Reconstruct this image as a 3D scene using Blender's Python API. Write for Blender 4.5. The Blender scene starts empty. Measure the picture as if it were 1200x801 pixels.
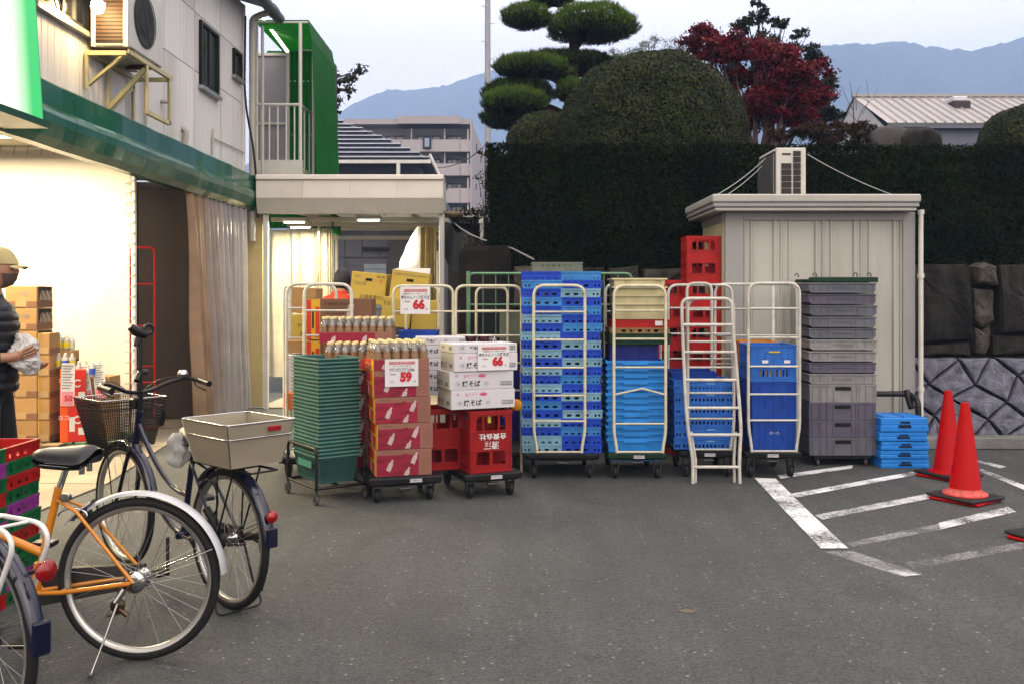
import bpy, math, random
import numpy as np
from mathutils import Vector, Matrix, noise as mn

SC = bpy.context.scene
COL = SC.collection
rnd = random.Random(7)
F = 1100.0            # focal length in pixels of the 1200 px wide photograph
CX, CY, H = 600.0, 345.0, 1.5
PI = math.pi

# ------------------------------------------------------------------ camera
cam = bpy.data.cameras.new('camera')
cam.sensor_width = 36; cam.lens = 33.0
cam.shift_y = -55.5 / 1200
cam.clip_start = 0.1; cam.clip_end = 9000
camo = bpy.data.objects.new('camera', cam); COL.objects.link(camo)
camo.location = (0, 0, H); camo.rotation_euler = (PI / 2, 0, 0)
SC.camera = camo

# ------------------------------------------------------------------ sky, sun, exposure
SUN_EL, SUN_AZ = math.radians(38), math.radians(160)     # low light behind the camera, diffused by cloud
w = bpy.data.worlds.new('World'); SC.world = w; w.use_nodes = True
nt = w.node_tree; nt.nodes.clear()
sky = nt.nodes.new('ShaderNodeTexSky'); sky.sky_type = 'NISHITA'; sky.sun_disc = False
sky.sun_elevation = SUN_EL; sky.sun_rotation = SUN_AZ; sky.dust_density = 3; sky.air_density = 1.0
mixn = nt.nodes.new('ShaderNodeMix'); mixn.data_type = 'RGBA'; mixn.inputs[0].default_value = 0.86
mixn.inputs[7].default_value = (30.2, 26.4, 23.4, 1)         # even cloud veil over the blue
bg = nt.nodes.new('ShaderNodeBackground'); bg.inputs[1].default_value = 0.1
wo = nt.nodes.new('ShaderNodeOutputWorld')
# an overcast sky is brighter overhead than near the horizon, all the way round
tcw = nt.nodes.new('ShaderNodeTexCoord'); sxw = nt.nodes.new('ShaderNodeSeparateXYZ'); nt.links.new(tcw.outputs['Generated'], sxw.inputs[0])
ovc = nt.nodes.new('ShaderNodeMapRange'); ovc.inputs[1].default_value = 0; ovc.inputs[2].default_value = 1; ovc.inputs[3].default_value = .80; ovc.inputs[4].default_value = 1.75
nt.links.new(sxw.outputs[2], ovc.inputs[0]); ovs = nt.nodes.new('ShaderNodeVectorMath'); ovs.operation = 'SCALE'
nt.links.new(sky.outputs[0], mixn.inputs[6]); nt.links.new(mixn.outputs[2], ovs.inputs[0]); nt.links.new(ovc.outputs[0], ovs.inputs[3]); nt.links.new(ovs.outputs[0], bg.inputs[0]); nt.links.new(bg.outputs[0], wo.inputs[0])
sl = bpy.data.lights.new('sun', 'SUN'); sl.energy = 0.5; sl.angle = math.radians(40); sl.color = (1, 0.96, 0.92)
so = bpy.data.objects.new('sun', sl); COL.objects.link(so)
so.rotation_euler = (PI / 2 - SUN_EL, 0, PI - SUN_AZ)
so.location = (0, -5, 12)
SC.view_settings.view_transform = 'Standard'; SC.view_settings.look = 'None'
SC.view_settings.exposure = 0.08; SC.view_settings.gamma = 1
SC.cycles.max_bounces = 6; SC.cycles.transparent_max_bounces = 12

def lamp_area(name, loc, sx, sy, power, col, rot=(0, 0, 0)):
    l = bpy.data.lights.new(name, 'AREA'); l.shape = 'RECTANGLE'; l.size = sx; l.size_y = sy
    l.energy = power * 1.3; l.color = col
    o = bpy.data.objects.new(name, l); COL.objects.link(o); o.location = loc; o.rotation_euler = rot
    return o
WARM = (1, 0.80, 0.50)

# ------------------------------------------------------------------ pixel helpers (the photograph's measurements turned into metres)
def X(px, Y): return (px - CX) / F * Y
def Z(py, Y): return H - (py - CY) / F * Y
def gr(px, py):
    Y = F * H / (py - CY); return Vector((X(px, Y), Y, 0))

# ------------------------------------------------------------------ materials
MATS = {}
def mat(name, col, rough=.5, metal=0, var=.12, scale=6, bump=0, bscale=80, dirt=0, dcol=(.03, .025, .02), coat=0,
        alpha=1, trans=0, emit=0, ecol=None, sub=0, island=0, vstreak=False, spec=.28, rv=.12):
    if name in MATS: return MATS[name]
    if not emit:      # camera-like contrast put into the base colours: dark tones darkened further
        dk = lambda c: .60 * c * min(1, max(c, .0008) / .4) ** .30
        col = tuple(dk(c) for c in col[:3]); dcol = tuple(dk(c) for c in dcol)
    m = bpy.data.materials.new(name); m.use_nodes = True
    n = m.node_tree.nodes; L = m.node_tree.links
    b = n['Principled BSDF']
    tc = n.new('ShaderNodeTexCoord'); oi = n.new('ShaderNodeObjectInfo')
    add = n.new('ShaderNodeVectorMath'); add.operation = 'ADD'
    mul = n.new('ShaderNodeVectorMath'); mul.operation = 'SCALE'; mul.inputs[3].default_value = 31.7
    cmb = n.new('ShaderNodeCombineXYZ')
    for i in range(3): L.new(oi.outputs['Random'], cmb.inputs[i])
    L.new(cmb.outputs[0], mul.inputs[0]); L.new(tc.outputs['Object'], add.inputs[0]); L.new(mul.outputs[0], add.inputs[1])
    vec = add.outputs[0]
    if vstreak:
        mp = n.new('ShaderNodeMapping'); mp.inputs['Scale'].default_value = (1, 1, .12)
        L.new(vec, mp.inputs[0]); vs = mp.outputs[0]
    else: vs = vec
    nz = n.new('ShaderNodeTexNoise'); nz.inputs['Scale'].default_value = scale; nz.inputs['Detail'].default_value = 5
    nz.inputs['Roughness'].default_value = .6
    L.new(vs, nz.inputs['Vector'])
    mr = n.new('ShaderNodeMapRange'); mr.inputs[1].default_value = .3; mr.inputs[2].default_value = .7
    mr.inputs[3].default_value = 1 - var; mr.inputs[4].default_value = 1 + var
    L.new(nz.outputs[0], mr.inputs[0])
    val = mr.outputs[0]
    if island:
        ge = n.new('ShaderNodeNewGeometry'); ir = n.new('ShaderNodeMapRange')
        ir.inputs[3].default_value = 1 - island; ir.inputs[4].default_value = 1 + island
        L.new(ge.outputs['Random Per Island'], ir.inputs[0])
        mm = n.new('ShaderNodeMath'); mm.operation = 'MULTIPLY'; L.new(val, mm.inputs[0]); L.new(ir.outputs[0], mm.inputs[1]); val = mm.outputs[0]
    # objects of one kind differ slightly in tone
    om = n.new('ShaderNodeMapRange'); om.inputs[3].default_value = .93; om.inputs[4].default_value = 1.07
    L.new(oi.outputs['Random'], om.inputs[0])
    m2 = n.new('ShaderNodeMath'); m2.operation = 'MULTIPLY'; L.new(val, m2.inputs[0]); L.new(om.outputs[0], m2.inputs[1])
    sc = n.new('ShaderNodeVectorMath'); sc.operation = 'SCALE'; sc.inputs[0].default_value = col[:3]
    L.new(m2.outputs[0], sc.inputs[3]); cout = sc.outputs[0]
    if dirt:
        dn = n.new('ShaderNodeTexNoise'); dn.inputs['Scale'].default_value = scale * .7; dn.inputs['Detail'].default_value = 8
        dn.inputs['Roughness'].default_value = .7; L.new(vs, dn.inputs['Vector'])
        dr = n.new('ShaderNodeMapRange'); dr.inputs[1].default_value = .5; dr.inputs[2].default_value = .75
        dr.inputs[4].default_value = dirt; L.new(dn.outputs[0], dr.inputs[0])
        mx = n.new('ShaderNodeMix'); mx.data_type = 'RGBA'; mx.inputs[7].default_value = (*dcol, 1)
        L.new(dr.outputs[0], mx.inputs[0]); L.new(cout, mx.inputs[6]); cout = mx.outputs[2]
    L.new(cout, b.inputs['Base Color'])
    rr = n.new('ShaderNodeMapRange'); rr.inputs[3].default_value = max(.02, rough - rv); rr.inputs[4].default_value = min(1, rough + rv)
    L.new(nz.outputs[0], rr.inputs[0]); L.new(rr.outputs[0], b.inputs['Roughness'])
    b.inputs['Metallic'].default_value = metal; b.inputs['Coat Weight'].default_value = coat
    b.inputs['Specular IOR Level'].default_value = spec
    if bump:
        bn = n.new('ShaderNodeTexNoise'); bn.inputs['Scale'].default_value = bscale; bn.inputs['Detail'].default_value = 4
        L.new(vec, bn.inputs['Vector'])
        bp = n.new('ShaderNodeBump'); bp.inputs['Strength'].default_value = bump; bp.inputs['Distance'].default_value = .01
        L.new(bn.outputs[0], bp.inputs['Height']); L.new(bp.outputs[0], b.inputs['Normal'])
    if alpha < 1: b.inputs['Alpha'].default_value = alpha
    if trans: b.inputs['Transmission Weight'].default_value = trans
    if emit:
        b.inputs['Emission Color'].default_value = (*(ecol or col), 1); b.inputs['Emission Strength'].default_value = emit
    if sub:   # thin sheets that let light through
        tr = n.new('ShaderNodeBsdfTranslucent'); L.new(cout, tr.inputs[0])
        ms = n.new('ShaderNodeMixShader'); ms.inputs[0].default_value = sub
        out = n['Material Output']; L.new(b.outputs[0], ms.inputs[1]); L.new(tr.outputs[0], ms.inputs[2]); L.new(ms.outputs[0], out.inputs[0])
    MATS[name] = m
    return m

# ------------------------------------------------------------------ mesh builder
class MB:
    def __init__(s): s.v = []; s.f = []; s.mi = []; s.sm = []; s.m = 0; s.T = None; s.smooth = False
    def add(s, vs, fs, smooth=None):
        b = len(s.v)
        if s.T is not None: vs = [tuple(s.T @ Vector(v)) for v in vs]
        s.v += [tuple(v) for v in vs]
        for f in fs: s.f.append([i + b for i in f]); s.mi.append(s.m); s.sm.append(s.smooth if smooth is None else smooth)
        return s
    def box(s, x0, x1, y0, y1, z0, z1):
        if x0 > x1: x0, x1 = x1, x0
        if y0 > y1: y0, y1 = y1, y0
        if z0 > z1: z0, z1 = z1, z0
        return s.add([(x0, y0, z0), (x1, y0, z0), (x1, y1, z0), (x0, y1, z0), (x0, y0, z1), (x1, y0, z1), (x1, y1, z1), (x0, y1, z1)],
              [(0, 3, 2, 1), (4, 5, 6, 7), (0, 1, 5, 4), (1, 2, 6, 5), (2, 3, 7, 6), (3, 0, 4, 7)])
    def cbox(s, x0, x1, y0, y1, z0, z1, b=.004):
        # a box with chamfered edges
        X_ = (x0, x1); Y_ = (y0, y1); Z_ = (z0, z1); vs = []; idx = {}
        for i in (0, 1):
            for j in (0, 1):
                for k in (0, 1):
                    sx = 1 if i == 0 else -1; sy = 1 if j == 0 else -1; sz = 1 if k == 0 else -1
                    idx[i, j, k, 0] = len(vs); vs.append((X_[i], Y_[j] + sy * b, Z_[k] + sz * b))
                    idx[i, j, k, 1] = len(vs); vs.append((X_[i] + sx * b, Y_[j], Z_[k] + sz * b))
                    idx[i, j, k, 2] = len(vs); vs.append((X_[i] + sx * b, Y_[j] + sy * b, Z_[k]))
        fs = []
        def q(a): fs.append(a)
        for i in (0, 1):
            a = [idx[i, 0, 0, 0], idx[i, 1, 0, 0], idx[i, 1, 1, 0], idx[i, 0, 1, 0]]; q(a if i else a[::-1])
            a = [idx[0, i, 0, 1], idx[0, i, 1, 1], idx[1, i, 1, 1], idx[1, i, 0, 1]]; q(a if i else a[::-1])
            a = [idx[0, 0, i, 2], idx[1, 0, i, 2], idx[1, 1, i, 2], idx[0, 1, i, 2]]; q(a if i else a[::-1])
        for j in (0, 1):
            for k in (0, 1):
                fs.append([idx[0, j, k, 1], idx[1, j, k, 1], idx[1, j, k, 2], idx[0, j, k, 2]])
                fs.append([idx[j, 0, k, 0], idx[j, 1, k, 0], idx[j, 1, k, 2], idx[j, 0, k, 2]])
                fs.append([idx[j, k, 0, 0], idx[j, k, 1, 0], idx[j, k, 1, 1], idx[j, k, 0, 1]])
        for i in (0, 1):
            for j in (0, 1):
                for k in (0, 1): fs.append([idx[i, j, k, 0], idx[i, j, k, 1], idx[i, j, k, 2]])
        # orient outwards
        c = Vector(((x0 + x1) / 2, (y0 + y1) / 2, (z0 + z1) / 2)); out = []
        for f in fs:
            p = [Vector(vs[i]) for i in f]; nrm = (p[1] - p[0]).cross(p[2] - p[0]); ce = sum(p, Vector()) / len(p)
            out.append(f if nrm.dot(ce - c) > 0 else f[::-1])
        return s.add(vs, out)
    def tube(s, pts, r, n=8, closed=False, smooth=True, caps=True):
        pts = [Vector(p) for p in pts]; N = len(pts)
        rr = r if isinstance(r, (list, tuple)) else [r] * N
        vs = []; fs = []; up = None
        for i in range(N):
            if closed: d = pts[(i + 1) % N] - pts[i - 1]
            else: d = pts[min(i + 1, N - 1)] - pts[max(i - 1, 0)]
            d = d.normalized() if d.length > 1e-9 else Vector((0, 0, 1))
            if up is None:
                up = Vector((0, 0, 1)) if abs(d.z) < .9 else Vector((1, 0, 0))
            a = d.cross(up)
            if a.length < 1e-6: a = d.orthogonal()
            a.normalize(); up = a.cross(d).normalized()
            for k in range(n):
                t = 2 * PI * k / n
                vs.append(pts[i] + a * (math.cos(t) * rr[i]) + up * (math.sin(t) * rr[i]))
        M = N if closed else N - 1
        for i in range(M):
            j = (i + 1) % N
            for k in range(n):
                l = (k + 1) % n; fs.append((i * n + k, i * n + l, j * n + l, j * n + k))
        s.add(vs, fs, smooth)
        if caps and not closed:
            s.add(vs[:n], [tuple(range(n))], False); s.add(vs[-n:], [tuple(range(n))[::-1]], False)
        return s
    def lathe(s, prof, n=24, axis='z', loc=(0, 0, 0), smooth=True, caps=False):
        vs = []; fs = []
        for (r, h) in prof:
            for k in range(n):
                t = 2 * PI * k / n; c, d = r * math.cos(t), r * math.sin(t)
                p = (c, d, h) if axis == 'z' else ((h, c, d) if axis == 'x' else (d, h, c))
                vs.append((p[0] + loc[0], p[1] + loc[1], p[2] + loc[2]))
        for i in range(len(prof) - 1):
            for k in range(n):
                l = (k + 1) % n; fs.append((i * n + k, i * n + l, (i + 1) * n + l, (i + 1) * n + k))
        if caps:
            fs.append(tuple(range(n))[::-1]); fs.append(tuple(range((len(prof) - 1) * n, len(prof) * n)))
        return s.add(vs, fs, smooth)
    def prism(s, poly, d0, d1, axis='y'):
        # poly in the plane across axis, extruded from d0 to d1
        def P(a, b, d): return (a, d, b) if axis == 'y' else ((d, a, b) if axis == 'x' else (a, b, d))
        n = len(poly); vs = [P(a, b, d0) for a, b in poly] + [P(a, b, d1) for a, b in poly]
        fs = [tuple(range(n)), tuple(range(2 * n - 1, n - 1, -1))]
        for i in range(n): j = (i + 1) % n; fs.append((i, i + n, j + n, j))
        return s.add(vs, fs)
    def quad(s, a, b, c, d): return s.add([a, b, c, d], [(0, 1, 2, 3)])
    def grid(s, fn, nu, nv, smooth=True, closed_u=False):
        vs = [fn(i / nu, j / nv) for i in range(nu + 1) for j in range(nv + 1)]; fs = []
        for i in range(nu):
            for j in range(nv):
                a = i * (nv + 1) + j; fs.append((a, a + nv + 1, a + nv + 2, a + 1))
        return s.add(vs, fs, smooth)
    def mesh(s, name, mats):
        me = bpy.data.meshes.new(name); me.from_pydata(s.v, [], s.f)
        for m in (mats if isinstance(mats, (list, tuple)) else [mats]): me.materials.append(m)
        me.polygons.foreach_set('material_index', s.mi); me.polygons.foreach_set('use_smooth', s.sm); me.update()
        return me
    def build(s, name, mats, parent=None, label=None, loc=None, kind=None):
        return put(name, s.mesh(name, mats), parent, label, loc, kind)

def put(name, me, parent=None, label=None, loc=None, kind=None):
    o = bpy.data.objects.new(name, me); COL.objects.link(o)
    if parent: o.parent = parent
    if label: o['label'] = label
    if kind: o['kind'] = kind
    if loc is not None: o.location = loc
    return o
def thing(name, label, cat, loc=(0, 0, 0), rotz=0, group=None):
    o = bpy.data.objects.new(name, None); COL.objects.link(o); o.empty_display_size = .1
    o.location = loc; o.rotation_euler = (0, 0, rotz); o['label'] = label; o['category'] = cat
    if group: o['group'] = group
    return o
def tag(o, label, cat, group=None):
    o['label'] = label; o['category'] = cat
    if group: o['group'] = group
    return o
KIDS = {}
def dup(src, loc, rotz, label, group=None, swap=None):
    """copy of a thing with its parts and sub-parts; swap = {material: material}"""
    r = src.copy(); COL.objects.link(r); r.location = loc; r.rotation_euler = (0, 0, rotz); r['label'] = label
    if group: r['group'] = group
    def sw(o):
        if swap and o.type == 'MESH':
            for sl_ in o.material_slots:
                if sl_.material in swap:
                    t = swap[sl_.material]; sl_.link = 'OBJECT'; sl_.material = t
    def rec(a, b):
        for ch in list(a.children):
            c = ch.copy(); COL.objects.link(c); c.parent = b; sw(c); rec(ch, c)
    sw(r); rec(src, r)
    return r
ORD = ['topmost', 'second', 'third', 'fourth', 'fifth', 'sixth', 'seventh', 'eighth', 'ninth', 'tenth', 'eleventh', 'twelfth', 'thirteenth',
       'fourteenth', 'fifteenth', 'sixteenth', 'seventeenth', 'eighteenth', 'nineteenth', 'twentieth', 'twenty-first', 'twenty-second',
       'twenty-third', 'twenty-fourth', 'twenty-fifth', 'twenty-sixth', 'twenty-seventh', 'twenty-eighth']
def nth(i, n):
    return 'topmost' if i == 0 else ('lowest' if i == n - 1 else ORD[i] + ' from the top')

# text laid as thin print; x to the right, z up, facing -Y
TX = {}
def text(s, size, m, parent, loc, name='lettering', rot=(PI / 2, 0, 0), align='CENTER', sx=1.0, bold=0.0, res=2, kind=None):
    k = (s, size, m.name, align, sx, bold)
    if k not in TX:
        c = bpy.data.curves.new('print', 'FONT'); c.body = s; c.size = size; c.align_x = align; c.align_y = 'CENTER'
        c.resolution_u = res; c.offset = bold; c.fill_mode = 'FRONT'
        o = bpy.data.objects.new('print', c); me = bpy.data.meshes.new_from_object(o)
        bpy.data.objects.remove(o); me.materials.clear(); me.materials.append(m); me.transform(Matrix.Diagonal((sx, 1, 1, 1)))
        TX[k] = me
    o = put(name, TX[k], parent, None, loc, kind); o.rotation_euler = rot
    return o

def leaves(name, P, N, size, mats, parent=None, asp=.5, tilt=.7, seed=1, kind='stuff', midx=None, szv=.4):
    """many small folded leaf faces at points P with normals N"""
    rg = np.random.default_rng(seed); n = len(P)
    N = N + rg.normal(0, tilt, (n, 3)); N /= np.linalg.norm(N, axis=1)[:, None] + 1e-9
    A = np.cross(N, rg.normal(0, 1, (n, 3))); A /= np.linalg.norm(A, axis=1)[:, None] + 1e-9
    B = np.cross(N, A); s_ = size * (1 + szv * rg.uniform(-1, 1, n))[:, None]
    V = np.empty((n, 4, 3))
    V[:, 0] = P - A * s_; V[:, 1] = P + B * s_ * asp; V[:, 2] = P + A * s_ + N * s_ * .25; V[:, 3] = P - B * s_ * asp
    me = bpy.data.meshes.new(name); me.vertices.add(n * 4); me.vertices.foreach_set('co', V.reshape(-1))
    me.loops.add(n * 4); me.loops.foreach_set('vertex_index', np.arange(n * 4, dtype=np.int32))
    me.polygons.add(n); me.polygons.foreach_set('loop_start', np.arange(0, n * 4, 4, dtype=np.int32))
    me.polygons.foreach_set('loop_total', np.full(n, 4, dtype=np.int32))
    for m in (mats if isinstance(mats, (list, tuple)) else [mats]): me.materials.append(m)
    if midx is not None: me.polygons.foreach_set('material_index', midx.astype(np.int32))
    me.update(calc_edges=True)
    return put(name, me, parent, None, None, kind)
def rcurve(p0, p1, p2, n=6):
    p0, p1, p2 = Vector(p0), Vector(p1), Vector(p2)
    return [p0 * (1 - t) ** 2 + p1 * 2 * t * (1 - t) + p2 * t * t for t in [i / n for i in range(n + 1)]]
def fillet(pts, r, n=5):
    pts = [Vector(p) for p in pts]; out = [pts[0]]
    for i in range(1, len(pts) - 1):
        a, b, c = pts[i - 1], pts[i], pts[i + 1]
        ra = min(r, (a - b).length * .49); rc = min(r, (c - b).length * .49)
        out += rcurve(b + (a - b).normalized() * ra, b, b + (c - b).normalized() * rc, n)
    out.append(pts[-1]); return out
# ================================================================== THE SETTING
def asphalt():
    m = bpy.data.materials.new('asphalt'); m.use_nodes = True; n = m.node_tree.nodes; L = m.node_tree.links; b = n['Principled BSDF']
    tc = n.new('ShaderNodeTexCoord')
    v1 = n.new('ShaderNodeTexVoronoi'); v1.inputs['Scale'].default_value = 105; L.new(tc.outputs['Object'], v1.inputs[0])
    r1 = n.new('ShaderNodeValToRGB'); r1.color_ramp.elements[0].position = .0; r1.color_ramp.elements[0].color = (.008, .0088, .0092, 1)
    r1.color_ramp.elements[1].position = 1; r1.color_ramp.elements[1].color = (.047, .052, .0515, 1)
    L.new(v1.outputs['Color'], r1.inputs[0])
    # rare pale chips of stone
    v2 = n.new('ShaderNodeTexVoronoi'); v2.inputs['Scale'].default_value = 26; L.new(tc.outputs['Object'], v2.inputs[0])
    sp = n.new('ShaderNodeSeparateColor'); L.new(v2.outputs['Color'], sp.inputs[0])
    gt = n.new('ShaderNodeMath'); gt.operation = 'GREATER_THAN'; gt.inputs[1].default_value = .84; L.new(sp.outputs[0], gt.inputs[0])
    lt = n.new('ShaderNodeMath'); lt.operation = 'LESS_THAN'; lt.inputs[1].default_value = .2; L.new(v2.outputs['Distance'], lt.inputs[0])
    ch = n.new('ShaderNodeMath'); ch.operation = 'MULTIPLY'; L.new(gt.outputs[0], ch.inputs[0]); L.new(lt.outputs[0], ch.inputs[1])
    mx = n.new('ShaderNodeMix'); mx.data_type = 'RGBA'; mx.inputs[7].default_value = (.12, .12, .118, 1)
    L.new(ch.outputs[0], mx.inputs[0]); L.new(r1.outputs[0], mx.inputs[6])
    # broad worn and oily patches
    nz = n.new('ShaderNodeTexNoise'); nz.inputs['Scale'].default_value = .7; nz.inputs['Detail'].default_value = 7; nz.inputs['Roughness'].default_value = .62
    L.new(tc.outputs['Object'], nz.inputs[0])
    mr = n.new('ShaderNodeMapRange'); mr.inputs[1].default_value = .3; mr.inputs[2].default_value = .7; mr.inputs[3].default_value = .66; mr.inputs[4].default_value = 1.25
    L.new(nz.outputs[0], mr.inputs[0])
    sc = n.new('ShaderNodeVectorMath'); sc.operation = 'SCALE'; L.new(mx.outputs[2], sc.inputs[0]); L.new(mr.outputs[0], sc.inputs[3])
    st = n.new('ShaderNodeTexNoise'); st.inputs['Scale'].default_value = 1.7; st.inputs['Detail'].default_value = 9; st.inputs['Roughness'].default_value = .72; st.inputs['Distortion'].default_value = .6
    L.new(tc.outputs['Object'], st.inputs[0]); sr = n.new('ShaderNodeMapRange'); sr.inputs[1].default_value = .56; sr.inputs[2].default_value = .70; sr.inputs[3].default_value = 1; sr.inputs[4].default_value = .55; L.new(st.outputs[0], sr.inputs[0])
    mpt = n.new('ShaderNodeMapping'); mpt.inputs['Rotation'].default_value = (0, 0, .5); mpt.inputs['Scale'].default_value = (3.2, .16, 1); L.new(tc.outputs['Object'], mpt.inputs[0])
    tn = n.new('ShaderNodeTexNoise'); tn.inputs['Scale'].default_value = 1.1; tn.inputs['Detail'].default_value = 4; L.new(mpt.outputs[0], tn.inputs[0])
    tr_ = n.new('ShaderNodeMapRange'); tr_.inputs[1].default_value = .35; tr_.inputs[2].default_value = .65; tr_.inputs[3].default_value = .86; tr_.inputs[4].default_value = 1.12; L.new(tn.outputs[0], tr_.inputs[0])
    cv = n.new('ShaderNodeTexVoronoi'); cv.feature = 'DISTANCE_TO_EDGE'; cv.inputs['Scale'].default_value = .42
    wp = n.new('ShaderNodeTexNoise'); wp.inputs['Scale'].default_value = 2.2; wp.inputs['Detail'].default_value = 6; L.new(tc.outputs['Object'], wp.inputs[0])
    wa = n.new('ShaderNodeVectorMath'); wa.operation = 'SCALE'; wa.inputs[3].default_value = .9; L.new(wp.outputs['Color'], wa.inputs[0]); wb = n.new('ShaderNodeVectorMath'); wb.operation = 'ADD'; L.new(tc.outputs['Object'], wb.inputs[0]); L.new(wa.outputs[0], wb.inputs[1]); L.new(wb.outputs[0], cv.inputs[0])
    cr = n.new('ShaderNodeMapRange'); cr.inputs[1].default_value = .0; cr.inputs[2].default_value = .0035; cr.inputs[3].default_value = .62; cr.inputs[4].default_value = 1; L.new(cv.outputs['Distance'], cr.inputs[0])
    prev = sc.outputs[0]
    for q_ in (sr, tr_, cr):
        s2 = n.new('ShaderNodeVectorMath'); s2.operation = 'SCALE'; L.new(prev, s2.inputs[0]); L.new(q_.outputs[0], s2.inputs[3]); prev = s2.outputs[0]
    L.new(prev, b.inputs['Base Color']); b.inputs['Roughness'].default_value = .82
    bn = n.new('ShaderNodeBump'); bn.inputs['Strength'].default_value = .7; bn.inputs['Distance'].default_value = .006
    L.new(v1.outputs['Distance'], bn.inputs['Height']); L.new(bn.outputs[0], b.inputs['Normal'])
    return m
ASPH = asphalt()
CONC = mat('concrete', (.30, .27, .22), .85, var=.2, scale=1.3, bump=.3, bscale=120, dirt=.5, dcol=(.12, .10, .08))
mb = MB(); mb.quad((-2400, -50, 0), (2400, -50, 0), (2400, 1640, 0), (-2400, 1640, 0))
o = mb.build('ground', ASPH); o['kind'] = 'structure'; o['label'] = 'dark grey asphalt of the yard'
# concrete floor of the shop opening, cut in slabs with recessed joints
PAD = bpy.data.objects.new('floor', None); COL.objects.link(PAD); PAD['kind'] = 'structure'; PAD['label'] = 'worn concrete slab floor inside the open shop front'
edge = [(1.0, -3.32), (5.8, -3.32), (7.4, -3.20), (9.2, -3.42), (10.7, -3.62), (12.2, -3.62)]
for a, b_ in zip(edge[:-1], edge[1:]):
    for k in range(4):
        x0 = -3.5 - 1.6 * k
        mb = MB(); ya, yb = a[0] + .008, b_[0] - .008
        xa = a[1] if k == 0 else x0; xb = b_[1] if k == 0 else x0
        mb.add([(-3.5 - 1.6 * (k + 1) + .016, ya, .004), (xa, ya, .004), (xb, yb, .004), (-3.5 - 1.6 * (k + 1) + .016, yb, .004),
                (-3.5 - 1.6 * (k + 1) + .016, ya, .03), (xa, ya, .012 if k == 0 else .03), (xb, yb, .012 if k == 0 else .03), (-3.5 - 1.6 * (k + 1) + .016, yb, .03)],
               [(4, 5, 6, 7), (0, 1, 5, 4), (1, 2, 6, 5), (2, 3, 7, 6), (3, 0, 4, 7)])
        mb.build('slab', CONC, PAD)
mb = MB(); mb.box(-3.32, -.5, 12.35, 17.2, .002, .02); o = mb.build('pavement', CONC); o['kind'] = 'structure'

# painted parking marks
def paint(name, wear, op=.95):
    m = bpy.data.materials.new(name); m.use_nodes = True; n = m.node_tree.nodes; L = m.node_tree.links; b = n['Principled BSDF']
    tc = n.new('ShaderNodeTexCoord'); a = n.new('ShaderNodeTexNoise'); a.inputs['Scale'].default_value = 42; a.inputs['Detail'].default_value = 6; a.inputs['Roughness'].default_value = .75
    c = n.new('ShaderNodeTexNoise'); c.inputs['Scale'].default_value = 3.2; c.inputs['Detail'].default_value = 3
    L.new(tc.outputs['Object'], a.inputs[0]); L.new(tc.outputs['Object'], c.inputs[0])
    ad = n.new('ShaderNodeMath'); ad.operation = 'ADD'; L.new(a.outputs[0], ad.inputs[0]); L.new(c.outputs[0], ad.inputs[1])
    r = n.new('ShaderNodeMapRange'); r.inputs[1].default_value = 1 + wear - .16; r.inputs[2].default_value = 1 + wear + .14
    r.inputs[3].default_value = op; r.inputs[4].default_value = 0; L.new(ad.outputs[0], r.inputs[0])
    b.inputs['Base Color'].default_value = (.56, .58, .60, 1); b.inputs['Roughness'].default_value = .7
    tr = n.new('ShaderNodeBsdfTransparent'); ms = n.new('ShaderNodeMixShader'); L.new(r.outputs[0], ms.inputs[0]); L.new(tr.outputs[0], ms.inputs[1]); L.new(b.outputs[0], ms.inputs[2])
    L.new(ms.outputs[0], n['Material Output'].inputs[0])
    return m
P_GOOD, P_WORN, P_FAINT = paint('white_road_paint', .07, .9), paint('worn_road_paint', .03, .7), paint('faint_road_paint', .0, .22)
MK = bpy.data.objects.new('parking_markings', None); COL.objects.link(MK); MK['kind'] = 'structure'; MK['label'] = 'white hatched parking lines on the asphalt'
def stripe(pts, m):
    mb = MB(); q = [gr(*p) for p in pts]; vs = [(p.x, p.y, .004) for p in q]; vs2 = [(p.x, p.y, .0065) for p in q]
    n = len(vs); mb.add(vs2, [tuple(range(n))]); mb.build('painted_line', m, MK)
stripe([(884, 560), (909, 561), (945, 597), (918, 597)], P_GOOD)
stripe([(918, 597), (945, 597), (994, 643), (962, 643)], P_GOOD)
stripe([(966, 647), (998, 646), (1082, 673), (1055, 676)], P_FAINT)
stripe([(1040, 669), (1062, 668), (1080, 674), (1060, 676)], P_WORN)
stripe([(911, 557), (1000, 545), (998, 549), (915, 561)], P_GOOD)
stripe([(926, 579), (1090, 549), (1092, 553), (934, 583)], P_GOOD)
stripe([(955, 604), (1118, 573), (1120, 579), (964, 609)], P_WORN)
stripe([(990, 637), (1100, 614), (1102, 621), (1000, 641)], P_FAINT)
stripe([(1100, 613), (1181, 594), (1191, 600), (1102, 621)], P_WORN)
stripe([(1060, 660), (1230, 630), (1235, 637), (1070, 667)], P_FAINT)
stripe([(1145, 551), (1152, 550), (1300, 607), (1292, 613)], P_WORN)
stripe([(1140, 540), (1146, 539), (1180, 547), (1172, 549)], P_WORN)
SAND = mat('dry_sand', (.17, .155, .12), .95, var=.25, scale=40)
mb = MB(); c0 = gr(806, 716); mb.add([(c0.x + .04 * math.cos(t) * (1 + .25 * math.sin(3 * t)), c0.y + .026 * math.sin(t) * (1 + .2 * math.cos(5 * t)), .003) for t in [k * PI / 9 for k in range(18)]], [tuple(range(18))])
o = mb.build('sand_patch', SAND); o['kind'] = 'structure'
STONEM = mat('gravel_chip', (.24, .235, .22), .8, var=.25, scale=20)
mb = MB()
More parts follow.
